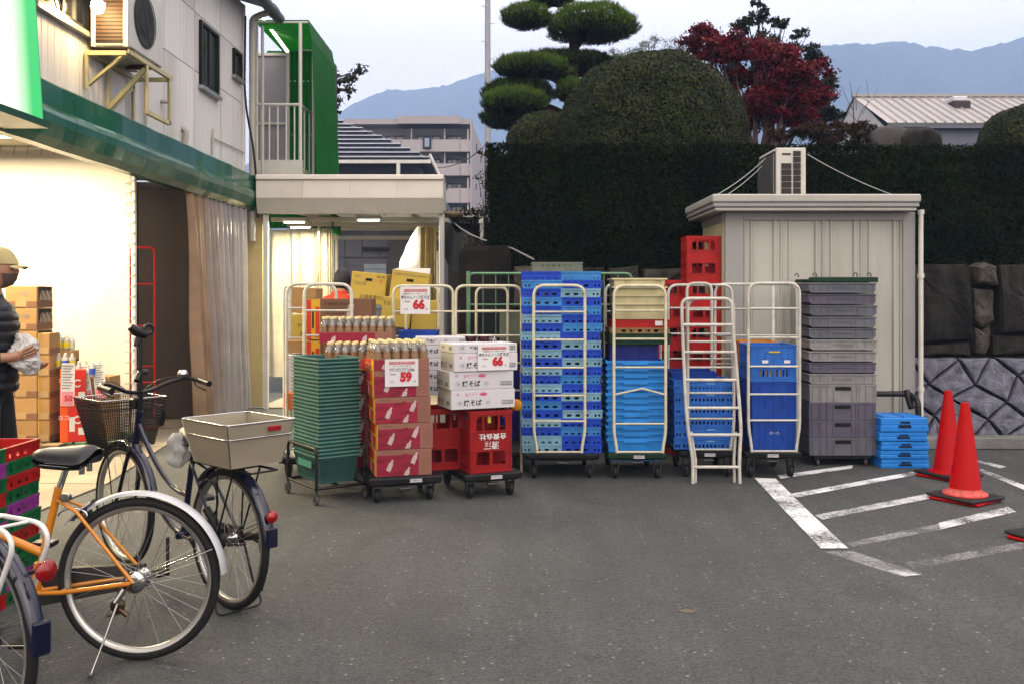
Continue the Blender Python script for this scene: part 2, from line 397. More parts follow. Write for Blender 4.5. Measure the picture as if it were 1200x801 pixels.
for k in range(260):
    y = 3.3 + 8 * rnd.random() ** 1.4; x = rnd.uniform(-.52, .58) * y; s_ = rnd.uniform(.002, .0055); a = rnd.random() * 6
    mb.add([(x + s_ * math.cos(a), y + s_ * math.sin(a), .001), (x + s_ * math.cos(a + 2.1), y + s_ * math.sin(a + 2.1), .001), (x + s_ * math.cos(a + 4.3), y + s_ * math.sin(a + 4.3), .001), (x, y, .001 + s_)],
           [(0, 1, 3), (1, 2, 3), (2, 0, 3)])
o = mb.build('gravel', STONEM); o['kind'] = 'stuff'; o['label'] = 'loose pale grit scattered on the asphalt'

# ------------------------------------------------------------------ mountains
FOR1 = mat('far_forest', (.045, .06, .045), .95, var=.35, scale=.02)
def ridge(name, prof, Y, depth, seed, label):
    mb = MB(); xs = np.linspace(prof[0][0], prof[-1][0], 220); pz = np.interp(xs, [p[0] for p in prof], [p[1] for p in prof])
    def fn(u, v):
        i = u * 219; k = int(i); px = xs[min(k, 219)]; z = Z(pz[min(k, 219)], Y); x = X(px, Y)
        y = Y - depth * v; q = mn.noise(Vector((x * .006 + seed, v * 5, 0))) * .5 + mn.noise(Vector((x * .02, v * 14, seed))) * .2
        zz = z * (1 - v) ** 1.15 * (1 + q * .5 * min(1, v * 5)) + (mn.noise(Vector((x * .16, v * 40, seed))) * 3.2 + mn.noise(Vector((x * .05, v * 20, seed))) * 2.5) * (1 - v)
        return (x, y, zz - 2)
    mb.grid(fn, 219, 40, smooth=False)
    mb.grid(lambda u, v: (lambda a: (a[0], Y + v * 100, a[2] * (1 - v) - v * 5))(fn(u, 0)), 219, 1)
    o = mb.build(name, FOR1); o['kind'] = 'structure'; o['label'] = label
ridge('hill', [(250, 215), (395, 131), (430, 113), (455, 104), (480, 104), (520, 100), (565, 84), (620, 72), (700, 66), (820, 74), (960, 90), (1200, 140)], 1480, 420, 3,
      'pale lavender hill behind the apartment block')
ridge('mountain', [(640, 170), (760, 90), (860, 62), (950, 50), (968, 53), (985, 51), (1010, 51), (1030, 48), (1055, 46), (1085, 53), (1100, 53), (1112, 56), (1125, 55), (1140, 58), (1160, 53), (1180, 48), (1200, 41), (1300, 20), (1450, 10), (1700, 60)], 1100, 380, 9,
      'hazy blue wooded mountain ridge on the right')

# ------------------------------------------------------------------ raised garden behind the wall
SOIL = mat('soil', (.05, .04, .03), .95, var=.3, scale=2)
mb = MB(); mb.box(-.45, 14, 10.05, 40, .002, 1.72); o = mb.build('terrain', SOIL); o['kind'] = 'structure'; o['label'] = 'raised garden ground held by the stone wall'

# stones ------------------------------------------------------------
def clip(poly, f):
    out = []
    for i in range(len(poly)):
        a, b_ = poly[i - 1], poly[i]; fa, fb = f(a), f(b_)
        if (fa >= 0) != (fb >= 0):
            t = fa / (fa - fb); out.append((a[0] + (b_[0] - a[0]) * t, a[1] + (b_[1] - a[1]) * t))
        if fb >= 0: out.append(b_)
    return out
def area(p): return .5 * sum(p[i - 1][0] * p[i][1] - p[i][0] * p[i - 1][1] for i in range(len(p)))
def rock(mb, poly, yf, depth, gap=.012, bulge=.03, seed=0, lean=0.0, base=0.0):
    """stone whose face outline is poly (x, z); front near y=yf, rough pillow face; lean = set-back per metre of height"""
    if area(poly) < 0: poly = poly[::-1]
    n0 = len(poly); cx = sum(p[0] for p in poly) / n0; cz = sum(p[1] for p in poly) / n0
    pp = []
    for i in range(n0):
        a, b_ = poly[i], poly[(i + 1) % n0]; L_ = math.hypot(b_[0] - a[0], b_[1] - a[1]); k = max(1, min(7, int(L_ / .07)))
        for j in range(k): pp.append((a[0] + (b_[0] - a[0]) * j / k, a[1] + (b_[1] - a[1]) * j / k))
    n = len(pp)
    rings = []
    R = min(math.hypot(p[0] - cx, p[1] - cz) for p in pp) + 1e-6
    for (ins, out) in ((gap, -depth), (gap, -.02), (gap * 1.7, bulge * .6), (gap * 1.8 + R * .16, bulge * .85), (gap * 1.9 + R * .34, bulge * .95), (gap * 2 + R * .52, bulge), (gap * 2 + R * .72, bulge)):
        ring = []
        for (x, z) in pp:
            d = math.hypot(x - cx, z - cz) + 1e-6; s_ = max(.12, 1 - ins / d * 1.15)
            qx, qz = cx + (x - cx) * s_, cz + (z - cz) * s_
            h_ = 0
            if out > -.01: h_ = (mn.noise(Vector((qx * 9, qz * 9, seed))) * .35 + mn.noise(Vector((qx * 27, qz * 27, seed))) * .22) * max(bulge, .024) * 1.2
            ring.append((qx + mn.noise(Vector((x * 14, z * 14, 3 + seed))) * .006, yf - out - h_ + (z - base) * lean, qz + mn.noise(Vector((x * 14, z * 14, 8 + seed))) * .006))
        rings.append(ring)
    vs = [p for r in rings for p in r]; vs.append((cx, yf - bulge * 1.05 + (cz - base) * lean, cz)); fs = []
    for k in range(len(rings) - 1):
        for i in range(n): j = (i + 1) % n; fs.append((k * n + i, k * n + j, (k + 1) * n + j, (k + 1) * n + i))
    k = len(rings) - 1
    for i in range(n): fs.append((k * n + i, k * n + (i + 1) % n, len(vs) - 1))
    mb.add(vs, fs)
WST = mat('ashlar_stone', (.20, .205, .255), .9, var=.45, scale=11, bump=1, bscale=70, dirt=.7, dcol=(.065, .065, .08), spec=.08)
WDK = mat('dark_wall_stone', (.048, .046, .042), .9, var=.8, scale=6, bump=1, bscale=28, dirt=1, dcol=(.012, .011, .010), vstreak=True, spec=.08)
WLT = mat('pale_wall_stone', (.10, .09, .08), .9, var=.6, scale=9, bump=1, bscale=40, dirt=.8, dcol=(.03, .027, .024), spec=.08)
JOINT = mat('mortar', (.03, .03, .032), .95, var=.2, spec=.08)
WALL = thing('stone_wall', 'grey retaining wall of diagonal stones below dark boulders behind the shed', 'stone wall', (2.5, 9.4, 0))
def wx(o): return o
WY = 9.32; LEAN = .12
mb = MB(); mb.T = Matrix.Translation((-2.5, -9.4, 0))
mb.prism([(WY + .06, 0.002), (10.03, 0.002), (10.03, 1.66), (WY + .06 + .88 * LEAN + .22, 1.66), (WY + .06 + .88 * LEAN + .1, .88), (WY + .06 + .87 * LEAN, .87)], -.35, 8.0, 'x')
mb.build('mortar', JOINT, WALL)
def lat(i, j):
    r_ = random.Random(i * 7919 + j * 104729 + 5); s_ = .215
    return ((i + j) * s_ + r_.uniform(-.08, .08) + 3.6, (j - i) * s_ + r_.uniform(-.075, .075) + .44)
for i in range(-16, 16):
    for j in range(-16, 16):
        poly = [lat(i, j), lat(i + 1, j), lat(i + 1, j + 1), lat(i, j + 1)]
        for f in (lambda p: p[1] - .02, lambda p: .87 - p[1], lambda p: p[0] + .3, lambda p: 7.9 - p[0]):
            poly = clip(poly, f) if len(poly) > 2 else poly
        if len(poly) < 3 or abs(area(poly)) < .004: continue
        if 2.1 < sum(p[0] for p in poly) / len(poly) < 3.5: continue      # covered for good by the shed
        mb = MB(); mb.T = Matrix.Translation((-2.5, -9.4, 0)); rock(mb, poly, WY, .09, .012, .014, (i * 3 + j) % 17, LEAN)
        mb.build('stone', WST, WALL)
YB = 9.52
def upper(pxs, m, out=0., bulge=.05, label=None):
    poly = [(X(a, YB), Z(b_, YB)) for a, b_ in pxs]
    mb = MB(); mb.T = Matrix.Translation((-2.5, -9.4, 0)); rock(mb, poly, YB - out, .2, .012, bulge, len(pxs) * 3 + int(pxs[0][0]) % 13, .1, .9)
    mb.build('stone', m, WALL, label)
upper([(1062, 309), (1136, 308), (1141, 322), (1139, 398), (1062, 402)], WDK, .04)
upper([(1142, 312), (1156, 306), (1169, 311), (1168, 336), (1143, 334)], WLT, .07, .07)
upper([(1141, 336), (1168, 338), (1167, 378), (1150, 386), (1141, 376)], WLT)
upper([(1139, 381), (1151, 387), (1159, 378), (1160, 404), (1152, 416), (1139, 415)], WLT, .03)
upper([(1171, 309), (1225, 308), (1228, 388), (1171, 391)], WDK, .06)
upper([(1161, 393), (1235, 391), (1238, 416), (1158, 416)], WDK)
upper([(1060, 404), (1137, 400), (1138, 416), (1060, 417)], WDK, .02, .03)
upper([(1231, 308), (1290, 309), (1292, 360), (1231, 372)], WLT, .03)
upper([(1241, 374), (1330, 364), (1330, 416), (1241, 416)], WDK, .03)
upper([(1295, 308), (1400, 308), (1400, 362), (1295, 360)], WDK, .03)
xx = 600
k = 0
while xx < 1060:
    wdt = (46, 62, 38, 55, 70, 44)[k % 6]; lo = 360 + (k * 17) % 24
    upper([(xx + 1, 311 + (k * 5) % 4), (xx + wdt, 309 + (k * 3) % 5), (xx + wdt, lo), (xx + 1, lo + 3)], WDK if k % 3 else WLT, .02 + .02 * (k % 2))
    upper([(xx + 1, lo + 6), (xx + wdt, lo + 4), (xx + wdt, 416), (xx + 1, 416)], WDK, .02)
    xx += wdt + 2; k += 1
# concrete kerb at the foot of the wall
KERB = mat('kerb_concrete', (.22, .22, .22), .9, var=.25, scale=3, bump=.3, bscale=80, dirt=.5)
kt = thing('kerb', 'low pale concrete kerb along the foot of the grey wall', 'kerb', (5, 9.15, 0))
for k in range(5):
    mb = MB(); mb.cbox(-1.15 + k * .605, -1.15 + k * .605 + .598, -.07, .1, .002, .12, .012); mb.build('kerb_stone', KERB, kt)
# old block of concrete at the left end of the wall
BLK = mat('weathered_block', (.032, .026, .024), .9, var=.45, scale=4, bump=.8, bscale=35, dirt=.6, dcol=(.02, .018, .018), vstreak=True, spec=.08)
mb = MB(); yb = 9.75
rock(mb, [(X(537, yb), .0), (X(599, yb), .0), (X(599, yb), Z(294, yb)), (X(594, yb), Z(287, yb)), (X(545, yb), Z(288, yb)), (X(538, yb), Z(295, yb))], yb, .8, .004, .05, 2)
o = mb.build('concrete_block', BLK); tag(o, 'big dark weathered block standing at the left end of the hedge', 'block')

# ------------------------------------------------------------------ hedge and garden plants
rg = np.random.default_rng(4)
LF1 = mat('hedge_leaf', (.010, .022, .006), .8, spec=.04, var=.3, scale=1.5, island=.8)
LF2 = mat('hedge_leaf_olive', (.030, .042, .013), .8, spec=.04, var=.3, scale=1.5, island=.7)
CORE = mat('hedge_inside', (.006, .009, .004), .95, var=.3, spec=.0)
hx0, hx1, hy0, hy1, hz0, hz1 = X(569, 9.9), 7.6, 9.92, 11.3, 1.74, Z(165, 9.9)
hd = thing('hedge', 'tall clipped dark green hedge on top of the stone wall', 'hedge', ((hx0 + hx1) / 2, 10.4, 1.7))
mb = MB(); mb.box(hx0 + .07, hx1, hy0 + .12, hy1, hz0, hz1 - .13); o = mb.build('branch_mass', CORE, hd); o.location = -hd.location
def box_points(n, face):
    u, v = rg.random(n), rg.random(n)
    if face == 'f': P = np.stack([hx0 + u * (hx1 - hx0), np.full(n, hy0), hz0 + v * (hz1 - hz0)], 1); N = np.tile([0, -1., .35], (n, 1))
    elif face == 't': P = np.stack([hx0 + u * (hx1 - hx0), hy0 + v * (hy1 - hy0), np.full(n, hz1)], 1); N = np.tile([0, 0, 1.], (n, 1))
    else: P = np.stack([np.full(n, hx0), hy0 + u * (hy1 - hy0), hz0 + v * (hz1 - hz0)], 1); N = np.tile([-1., 0, .35], (n, 1))
    return P, N
Ps, Ns = zip(*[box_points(85000, 'f'), box_points(26000, 't'), box_points(9000, 's')]); P = np.concatenate(Ps); N = np.concatenate(Ns)
dis = np.array([mn.noise(Vector((p[0] * 2.2, p[2] * 2.2 + p[1], 1))) for p in P]); P = P - N * (0.03 + .045 * dis + .045 * rg.random(len(P)))[:, None]
stray = rg.random(len(P)) < .012; P = P + N * (stray * rg.random(len(P)) * .05)[:, None]      # shoots that escaped the shears
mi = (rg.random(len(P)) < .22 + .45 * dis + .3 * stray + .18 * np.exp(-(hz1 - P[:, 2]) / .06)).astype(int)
o = leaves('foliage', P, N, .017, [LF1, LF2], hd, seed=3, midx=mi); o.location = -hd.location

DL1 = mat('dome_leaf', (.042, .058, .014), .7, spec=.12, var=.25, scale=3, island=.92)
DL2 = mat('dome_leaf_brown', (.085, .080, .036), .7, spec=.12, var=.25, scale=3, island=.6)
def dome(px, pw, ptop, Y, name, label, n, m=(DL1, DL2), base=1.72, size=.018, seed=1, brown=.2):
    R = pw / F * Y; top = Z(ptop, Y); base = Z(172, Y); hgt = top - base; cx = X(px, Y)
    t = thing(name, label, 'shrub', (cx, Y, base))
    g = np.random.default_rng(seed); th = g.random(n) * 2 * PI; zc = g.uniform(-.16, 1, n)
    # superellipse profile: steep sides, round top
    rr = R * (1 - np.clip(zc, 0, 1) ** 2.1) ** .5
    P = np.stack([rr * np.cos(th), rr * np.sin(th), zc * hgt], 1); N = np.stack([np.cos(th) * rr / R, np.sin(th) * rr / R, zc + .1], 1)
    dis = np.array([mn.noise(Vector((p[0] * 3, p[1] * 3, p[2] * 3 + seed))) for p in P]); P = P + N * (.05 * dis - .09 * g.random(n) ** 2)[:, None]
    mb = MB(); mb.lathe([(R * .7, 1.72 - base)] + [(R * max(0, (1 - z ** 2.1)) ** .5 * .87 + .001, z * hgt * .88) for z in [i / 12 for i in range(13)]], 28); mb.build('branch_mass', CORE, t)
    leaves('foliage', P, N, size, list(m), t, seed=seed, midx=(g.random(n) < brown + .5 * dis).astype(int))
    return t
dome(763, 112, 62, 12.6, 'topiary_dome', 'large clipped round shrub rising over the middle of the hedge', 75000)
dome(637, 42, 130, 12.9, 'topiary_dome', 'small clipped shrub half hidden left of the large round one', 15000, seed=2)
dome(1222, 70, 118, 12.4, 'topiary_dome', 'clipped green shrub at the right edge above the hedge', 24000, seed=5, brown=.1)

# cloud-pruned pine: flat pads of upright needles on a crooked trunk
BARK = mat('bark', (.045, .032, .026), .9, spec=.05, var=.4, scale=14, bump=1, bscale=30)
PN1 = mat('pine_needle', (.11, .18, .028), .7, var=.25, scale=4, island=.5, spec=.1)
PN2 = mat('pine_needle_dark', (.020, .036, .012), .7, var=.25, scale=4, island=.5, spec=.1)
YP = 15.0; pine = thing('pine_tree', 'cloud-pruned pine with flat layered pads behind the hedge', 'tree', (X(672, YP), YP, 1.7))
def pl(px, py, dy=0): return Vector((X(px, YP) - pine.location.x, dy, Z(py, YP) - 1.7))
pads = [(647, -1, 24, 7, .1, 1), (617, 27, 28, 16, -.2, 1), (693, 34, 52, 24, -.1, 1), (655, 71, 58, 15, .45, 0), (622, 88, 43, 14, -.4, 1), (607, 112, 40, 17, -.1, 0), (600, 137, 34, 20, .1, 0),
        (603, 128, 36, 17, -.45, 1), (690, 66, 34, 12, .5, 0), (700, 108, 36, 17, .3, 0), (668, 112, 18, 16, -.2, 1)]
tr = [pl(668, 175), pl(672, 140), pl(674, 110), pl(671, 85), pl(673, 60), pl(671, 35), pl(668, 14), pl(658, 2)]
mb = MB(); mb.tube(tr, [.12, .11, .10, .09, .08, .07, .05, .035], 8)
mb.build('trunk', BARK, pine)
for (px, py, rx, rz, dy, br) in pads:
    c = pl(px, py + rz * .3, dy); s0 = min(tr, key=lambda q: abs(q.z - (c.z - .15)))
    mb = MB(); mb.tube(rcurve(s0, (s0 + c) / 2 + Vector((0, 0, .12)), c, 6), [.055, .05, .045, .04, .035, .03, .02], 6); mb.build('limb', BARK, pine)
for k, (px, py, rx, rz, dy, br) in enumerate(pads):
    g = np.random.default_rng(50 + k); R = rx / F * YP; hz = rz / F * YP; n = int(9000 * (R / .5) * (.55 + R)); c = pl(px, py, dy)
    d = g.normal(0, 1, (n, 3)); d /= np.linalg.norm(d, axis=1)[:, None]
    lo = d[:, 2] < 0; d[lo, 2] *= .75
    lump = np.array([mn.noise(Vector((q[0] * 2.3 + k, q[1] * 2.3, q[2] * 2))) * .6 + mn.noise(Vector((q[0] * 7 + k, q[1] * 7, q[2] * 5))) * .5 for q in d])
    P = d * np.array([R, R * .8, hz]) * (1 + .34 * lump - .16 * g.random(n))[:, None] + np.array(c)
    up = np.clip(d[:, 2] * .8 + .5, 0, 1)  # light from above painted in: bright needles on top, dark ones beneath
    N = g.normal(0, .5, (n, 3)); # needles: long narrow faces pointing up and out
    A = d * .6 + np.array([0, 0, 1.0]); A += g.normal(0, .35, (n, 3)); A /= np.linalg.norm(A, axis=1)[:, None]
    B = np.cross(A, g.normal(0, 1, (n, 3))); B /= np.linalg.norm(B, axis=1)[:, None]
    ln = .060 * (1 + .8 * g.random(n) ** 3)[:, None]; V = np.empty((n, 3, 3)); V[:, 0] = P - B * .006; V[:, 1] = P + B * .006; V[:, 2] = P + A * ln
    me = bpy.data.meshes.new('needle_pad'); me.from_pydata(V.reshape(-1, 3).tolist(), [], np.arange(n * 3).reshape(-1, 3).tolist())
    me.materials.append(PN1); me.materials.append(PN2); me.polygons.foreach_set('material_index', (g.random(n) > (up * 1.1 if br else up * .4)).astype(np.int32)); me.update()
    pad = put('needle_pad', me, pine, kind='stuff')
    mb = MB(); mb.lathe([(math.cos(a) * .74 + .001, math.sin(a) * .66) for a in [-PI / 2 + i * PI / 10 for i in range(11)]], 20)
    mb.v = [(v[0] * R + c.x, v[1] * R * .8 + c.y, v[2] * hz + c.z) for v in mb.v]; mb.build('twig_mass', CORE, pad)

def tree(name, label, base, clumps, n, size, mats, seed, bark=BARK, thick=.09, tilt=1.2, asp=.5, branch=True, midf=None, dens=None, lean=(0, 0)):
    """clumps: (x, y, z, r) in metres relative to base"""
    t = thing(name, label, 'tree', base); g = np.random.default_rng(seed)
    top = max(c[2] for c in clumps); mb = MB(); s0 = Vector((0, 0, -.1)); hub = Vector((lean[0], lean[1], top * .45))
    mb.tube(rcurve(s0, Vector((0, 0, top * .3)), hub, 6), [thick * (1 - .07 * i) for i in range(7)], 8); mb.build('trunk', bark, t)
    if branch:
        for c in clumps:
            e = Vector(c[:3]); mb = MB(); st = hub * g.uniform(.75, 1.0); mid = (st + e) / 2 + Vector(g.normal(0, .08, 3))
            mb.tube(rcurve(st, mid, e, 6), [thick * f for f in (.45, .4, .34, .28, .2, .14, .07)], 6)
            for q in range(3):
                e2 = e + Vector(g.normal(0, c[3] * .45, 3)); mb.tube([(mid + e) / 2, e2], [thick * .12, .004], 4)
            mb.build('limb', bark, t)
    w_ = np.array([c[3] ** 2 for c in clumps]); w_ /= w_.sum(); idx = g.choice(len(clumps), n, p=w_)
    C = np.array([c[:3] for c in clumps])[idx]; R = np.array([c[3] for c in clumps])[idx]
    # sub-clumps give light and dark lumps with gaps between
    sub = g.normal(0, 1, (len(clumps), 14, 3)); sub /= np.linalg.norm(sub, axis=2)[:, :, None]; sub *= g.uniform(.3, .95, (len(clumps), 14, 1)); sub[:, :, 2] *= .6
    si = g.integers(0, 14, n); P = C + sub[idx, si] * R[:, None] + g.normal(0, 1, (n, 3)) * (R * .17)[:, None] * np.array([1, 1, .55])
    N = np.tile([0, -.3, 1.], (n, 1)) * .8
    mi = g.integers(0, len(mats), n) if midf is None else midf(P, g)
    leaves('crown', P, N, size, mats, t, asp=asp, tilt=tilt, seed=seed, midx=mi)
    return t
def cl(px, py, r, Y, base, dy=0): return (X(px, Y) - base[0], dy, Z(py, Y) - base[2], r / F * Y)
RD1 = mat('maple_leaf', (.17, .011, .030), .5, var=.3, scale=3, island=.6, sub=.3, spec=.08)
RD2 = mat('maple_leaf_dark', (.12, .010, .022), .5, var=.3, scale=3, island=.6, spec=.08)
RD3 = mat('maple_leaf_orange', (.20, .05, .02), .5, var=.3, scale=3, island=.5, spec=.08)
MBARK = mat('maple_bark', (.14, .09, .085), .85, var=.3, scale=10, bump=.5)
Y = 14.2; b0 = (X(888, Y), Y, 1.7)
tree('maple_tree', 'dark red autumn maple behind the hedge', b0, [cl(*c) for c in [
    (826, 43, 26, Y, b0), (860, 48, 30, Y, b0, .3), (885, 62, 30, Y, b0, -.2), (838, 68, 28, Y, b0, -.3), (915, 62, 28, Y, b0, .2), (868, 88, 30, Y, b0, .1), (945, 90, 30, Y, b0, 0),
    (905, 95, 32, Y, b0, -.4), (880, 115, 32, Y, b0, -.3), (925, 118, 34, Y, b0, -.2), (958, 108, 26, Y, b0, .1), (895, 138, 30, Y, b0, -.3), (870, 140, 24, Y, b0, -.1), (935, 138, 28, Y, b0), (812, 66, 18, Y, b0), (808, 52, 14, Y, b0), (850, 62, 28, Y, b0, -.3), (900, 75, 30, Y, b0, -.4), (920, 92, 30, Y, b0, -.5)]],
    36000, .028, [RD1, RD2, RD3], 11, MBARK, .085, asp=.65, midf=lambda P, g: g.choice(3, len(P), p=[.55, .36, .09]))
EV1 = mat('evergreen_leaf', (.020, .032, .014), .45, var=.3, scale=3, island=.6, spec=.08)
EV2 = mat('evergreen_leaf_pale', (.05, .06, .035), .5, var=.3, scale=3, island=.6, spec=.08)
Y = 15.6; b1 = (X(905, Y), Y, 1.7)
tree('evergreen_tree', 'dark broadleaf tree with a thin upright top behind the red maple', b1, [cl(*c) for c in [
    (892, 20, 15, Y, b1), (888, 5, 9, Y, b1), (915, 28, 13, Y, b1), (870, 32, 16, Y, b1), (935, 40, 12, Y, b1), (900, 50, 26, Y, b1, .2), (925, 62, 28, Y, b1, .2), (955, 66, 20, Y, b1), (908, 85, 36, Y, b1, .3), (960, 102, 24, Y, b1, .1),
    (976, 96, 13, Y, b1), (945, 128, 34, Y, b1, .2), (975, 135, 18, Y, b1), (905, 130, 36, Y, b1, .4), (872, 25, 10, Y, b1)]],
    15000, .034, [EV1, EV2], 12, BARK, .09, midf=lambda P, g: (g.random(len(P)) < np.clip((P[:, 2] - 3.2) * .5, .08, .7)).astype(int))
Y = 18; b2 = (X(795, Y), Y, 1.7)
tree('pine_tree', 'distant loose pine between the clipped pine and the red maple', b2, [cl(*c) for c in [
    (760, 52, 16, Y, b2), (785, 58, 20, Y, b2), (745, 62, 14, Y, b2), (815, 60, 18, Y, b2), (838, 60, 12, Y, b2), (730, 68, 14, Y, b2), (778, 72, 26, Y, b2), (800, 85, 26, Y, b2), (722, 62, 10, Y, b2)]], 9000, .03, [PN2, PN1], 13, asp=.12, thick=.08)
BR1 = mat('rust_leaf', (.085, .038, .018), .6, var=.3, scale=3, island=.6, spec=.08); BR2 = mat('rust_leaf_green', (.04, .04, .014), .6, var=.3, island=.5, spec=.08)
Y = 12.0; b3 = (X(985, Y), Y, 1.7)
tree('azalea_bush', 'low rust-brown bush between the red maple and the roofs', b3, [cl(*c) for c in [
    (935, 156, 16, Y, b3), (960, 152, 17, Y, b3), (985, 150, 18, Y, b3), (1008, 152, 17, Y, b3), (1028, 155, 12, Y, b3), (910, 158, 13, Y, b3), (975, 165, 24, Y, b3), (1010, 166, 20, Y, b3)]], 13000, .017, [BR1, BR2], 14, thick=.03)
# bare twigs
Y = 13.5; tw = thing('bare_sapling', 'leafless thin sapling standing left of the metal roof', 'sapling', (X(1003, Y), Y, 1.7))
def tp(px, py): return (X(px, Y) - tw.location.x, rnd.uniform(-.1, .1), Z(py, Y) - 1.7)
mb = MB()
for pts, r in [([(1003, 165), (1001, 140), (1000, 118), (998, 95)], .010), ([(1001, 130), (1006, 112), (1008, 100)], .005), ([(1002, 150), (1012, 128), (1022, 115), (1033, 100)], .005),
               ([(1000, 128), (992, 118), (988, 100)], .004), ([(1010, 135), (1016, 120), (1017, 92)], .004), ([(1003, 145), (995, 130), (993, 122)], .004)]:
    mb.tube([tp(*p) for p in pts], [r * (1 - .25 * i) for i in range(len(pts))], 5)
mb.build('twig', BARK, tw)
Y = 16; ob = tree('shrub', 'loose small-leaved plant at the left end of the hedge', (X(565, 11.4), 11.4, .0), [(0, 0, 2.9, .22), (-.05, .1, 2.5, .25), (.08, 0, 3.2, .15), (-.03, 0, 2.1, .25)], 900, .02, [EV2, BR2], 15, thick=.02); ob['category'] = 'shrub'
# garden rocks above the hedge
RK = mat('garden_rock', (.085, .082, .08), .9, var=.35, scale=4, bump=.6, bscale=30)
def boulder(px0, px1, py, Y, label, seed, m=RK):
    mb = MB(); R = (px1 - px0) / 2 / F * Y; cz = Z(168, Y); hgt = Z(py, Y) - cz; g = []
    mb.lathe([(.8, -1.72 / (Z(py, Y) - cz))] + [(max(.001, math.cos(a)) ** .6, math.sin(a)) for a in [i * PI / 2 / 9 for i in range(10)]], 24)
    mb.v = [(v[0] * R * (1 + .12 * mn.noise(Vector(v) * 2 + Vector((seed, 0, 0)))), v[1] * R * .8, v[2] * hgt * (1 + .16 * mn.noise(Vector(v) * 2.4 + Vector((seed, 3, 0))))) for v in mb.v]
    o = mb.build('boulder', m, loc=(X((px0 + px1) / 2, Y), Y, cz)); tag(o, label, 'rock')
boulder(1016, 1068, 149, 11.9, 'low grey garden rock just right of the rust bush', 1)
boulder(1055, 1103, 151, 11.7, 'darker rounded garden rock beside the grey one', 4, WDK)
# ================================================================== SHOP BUILDING ON THE LEFT
SID = mat('cream_siding', (.78, .765, .755), .55, var=.1, scale=1.6, bump=.05, bscale=30, dirt=.5, dcol=(.28, .25, .21), vstreak=True)
GREENP = mat('green_gloss_fascia', (.010, .15, .09), .24, rv=.05, var=.12, scale=1.2, bump=.06, bscale=3, dirt=.35, dcol=(.03, .05, .04), coat=.25, vstreak=True)
WHP = mat('white_paint', (.68, .67, .63), .45, var=.08, scale=5, dirt=.25, dcol=(.35, .32, .27))
DKM = mat('dark_window_frame', (.02, .02, .022), .4, metal=.3)
GLS = mat('window_glass', (.02, .022, .028), .08, var=.3, scale=3, spec=.8)
YEL = mat('cream_angle_steel', (.55, .50, .30), .5, var=.12, scale=10, dirt=.35, dcol=(.22, .10, .04))
RUST = mat('rusty_steel', (.12, .05, .03), .8, var=.4, scale=14, bump=.4)
ALU = mat('aluminium', (.55, .55, .56), .35, metal=.8, var=.1)
WX = -3.5
shop = thing('shop_building', 'two-storey shop with cream metal siding over an open green-edged front', 'building', (-5.5, 8.6, 0))
def S(name, mb, m, parent=shop, label=None, kind=None):
    o = mb.build(name, m, parent, label, kind=kind)
    if parent is shop: o.location = (5.5, -8.6, 0)
    return o
# siding panels, each a ribbed sheet
def siding(y0, y1, z0, z1):
    mb = MB(); prof = []; y = y0 + .004
    while y < y1 - .02:
        prof += [(WX, y), (WX, min(y + .078, y1 - .01)), (WX - .003, min(y + .081, y1 - .008)), (WX - .003, min(y + .097, y1 - .005))]; y += .1
    prof.append((WX - .003, y1 - .004))
    n = len(prof); vs = [(a, b_, z0 + .004) for a, b_ in prof] + [(a, b_, z1 - .004) for a, b_ in prof]
    mb.add(vs, [(i, i + 1, i + 1 + n, i + n) for i in range(n - 1)])
    vs = [(a - .03, b_, z) for z in (z0 + .004, z1 - .004) for a, b_ in (prof[0], prof[-1])]
    mb.quad((WX, prof[0][1], z0 + .004), (WX - .03, prof[0][1], z0 + .004), (WX - .03, prof[0][1], z1 - .004), (WX, prof[0][1], z1 - .004))
    S('siding_panel', mb, SID)
for z0, z1 in ((3.02, 3.97), (3.97, 4.62), (4.62, 5.28)):
    y = 3.0
    while y < 12.2: siding(y, min(y + .92, 12.22), z0, z1); y += .92
mb = MB(); mb.box(WX - .3, WX - .022, 1.5, 12.18, 2.95, 5.28); S('wall_core', mb, JOINT)
# solid storey above and its end walls
mb = MB(); mb.box(-9.5, WX - .31, 1.5, 12.18, 3.0, 5.28); S('upper_storey', mb, SID)
mb = MB(); mb.cbox(WX - .1, WX + .016, 12.2, 12.28, 2.6, 5.28, .01); S('corner_trim', mb, SID)
# roof and round eaves gutter
RFM = mat('grey_roof_metal', (.16, .17, .19), .5, var=.15, scale=3)
mb = MB(); mb.add([(WX + .32, 1.5, 5.30), (WX + .32, 12.6, 5.30), (-9.5, 12.6, 7.2), (-9.5, 1.5, 7.2), (WX + .32, 1.5, 5.38), (WX + .32, 12.6, 5.38), (-9.5, 12.6, 7.28), (-9.5, 1.5, 7.28)],
       [(0, 1, 2, 3), (7, 6, 5, 4), (0, 4, 5, 1), (1, 5, 6, 2), (2, 6, 7, 3), (3, 7, 4, 0)]); S('roof', mb, RFM)
mb = MB(); mb.tube([(WX + .34, 2, 5.24), (WX + .34, 12.75, 5.24)], .075, 14); mb.tube([(WX + .34, 12.3, 5.24), (WX + .34, 12.45, 5.24)], .085, 14); S('eaves_gutter', mb, RFM)
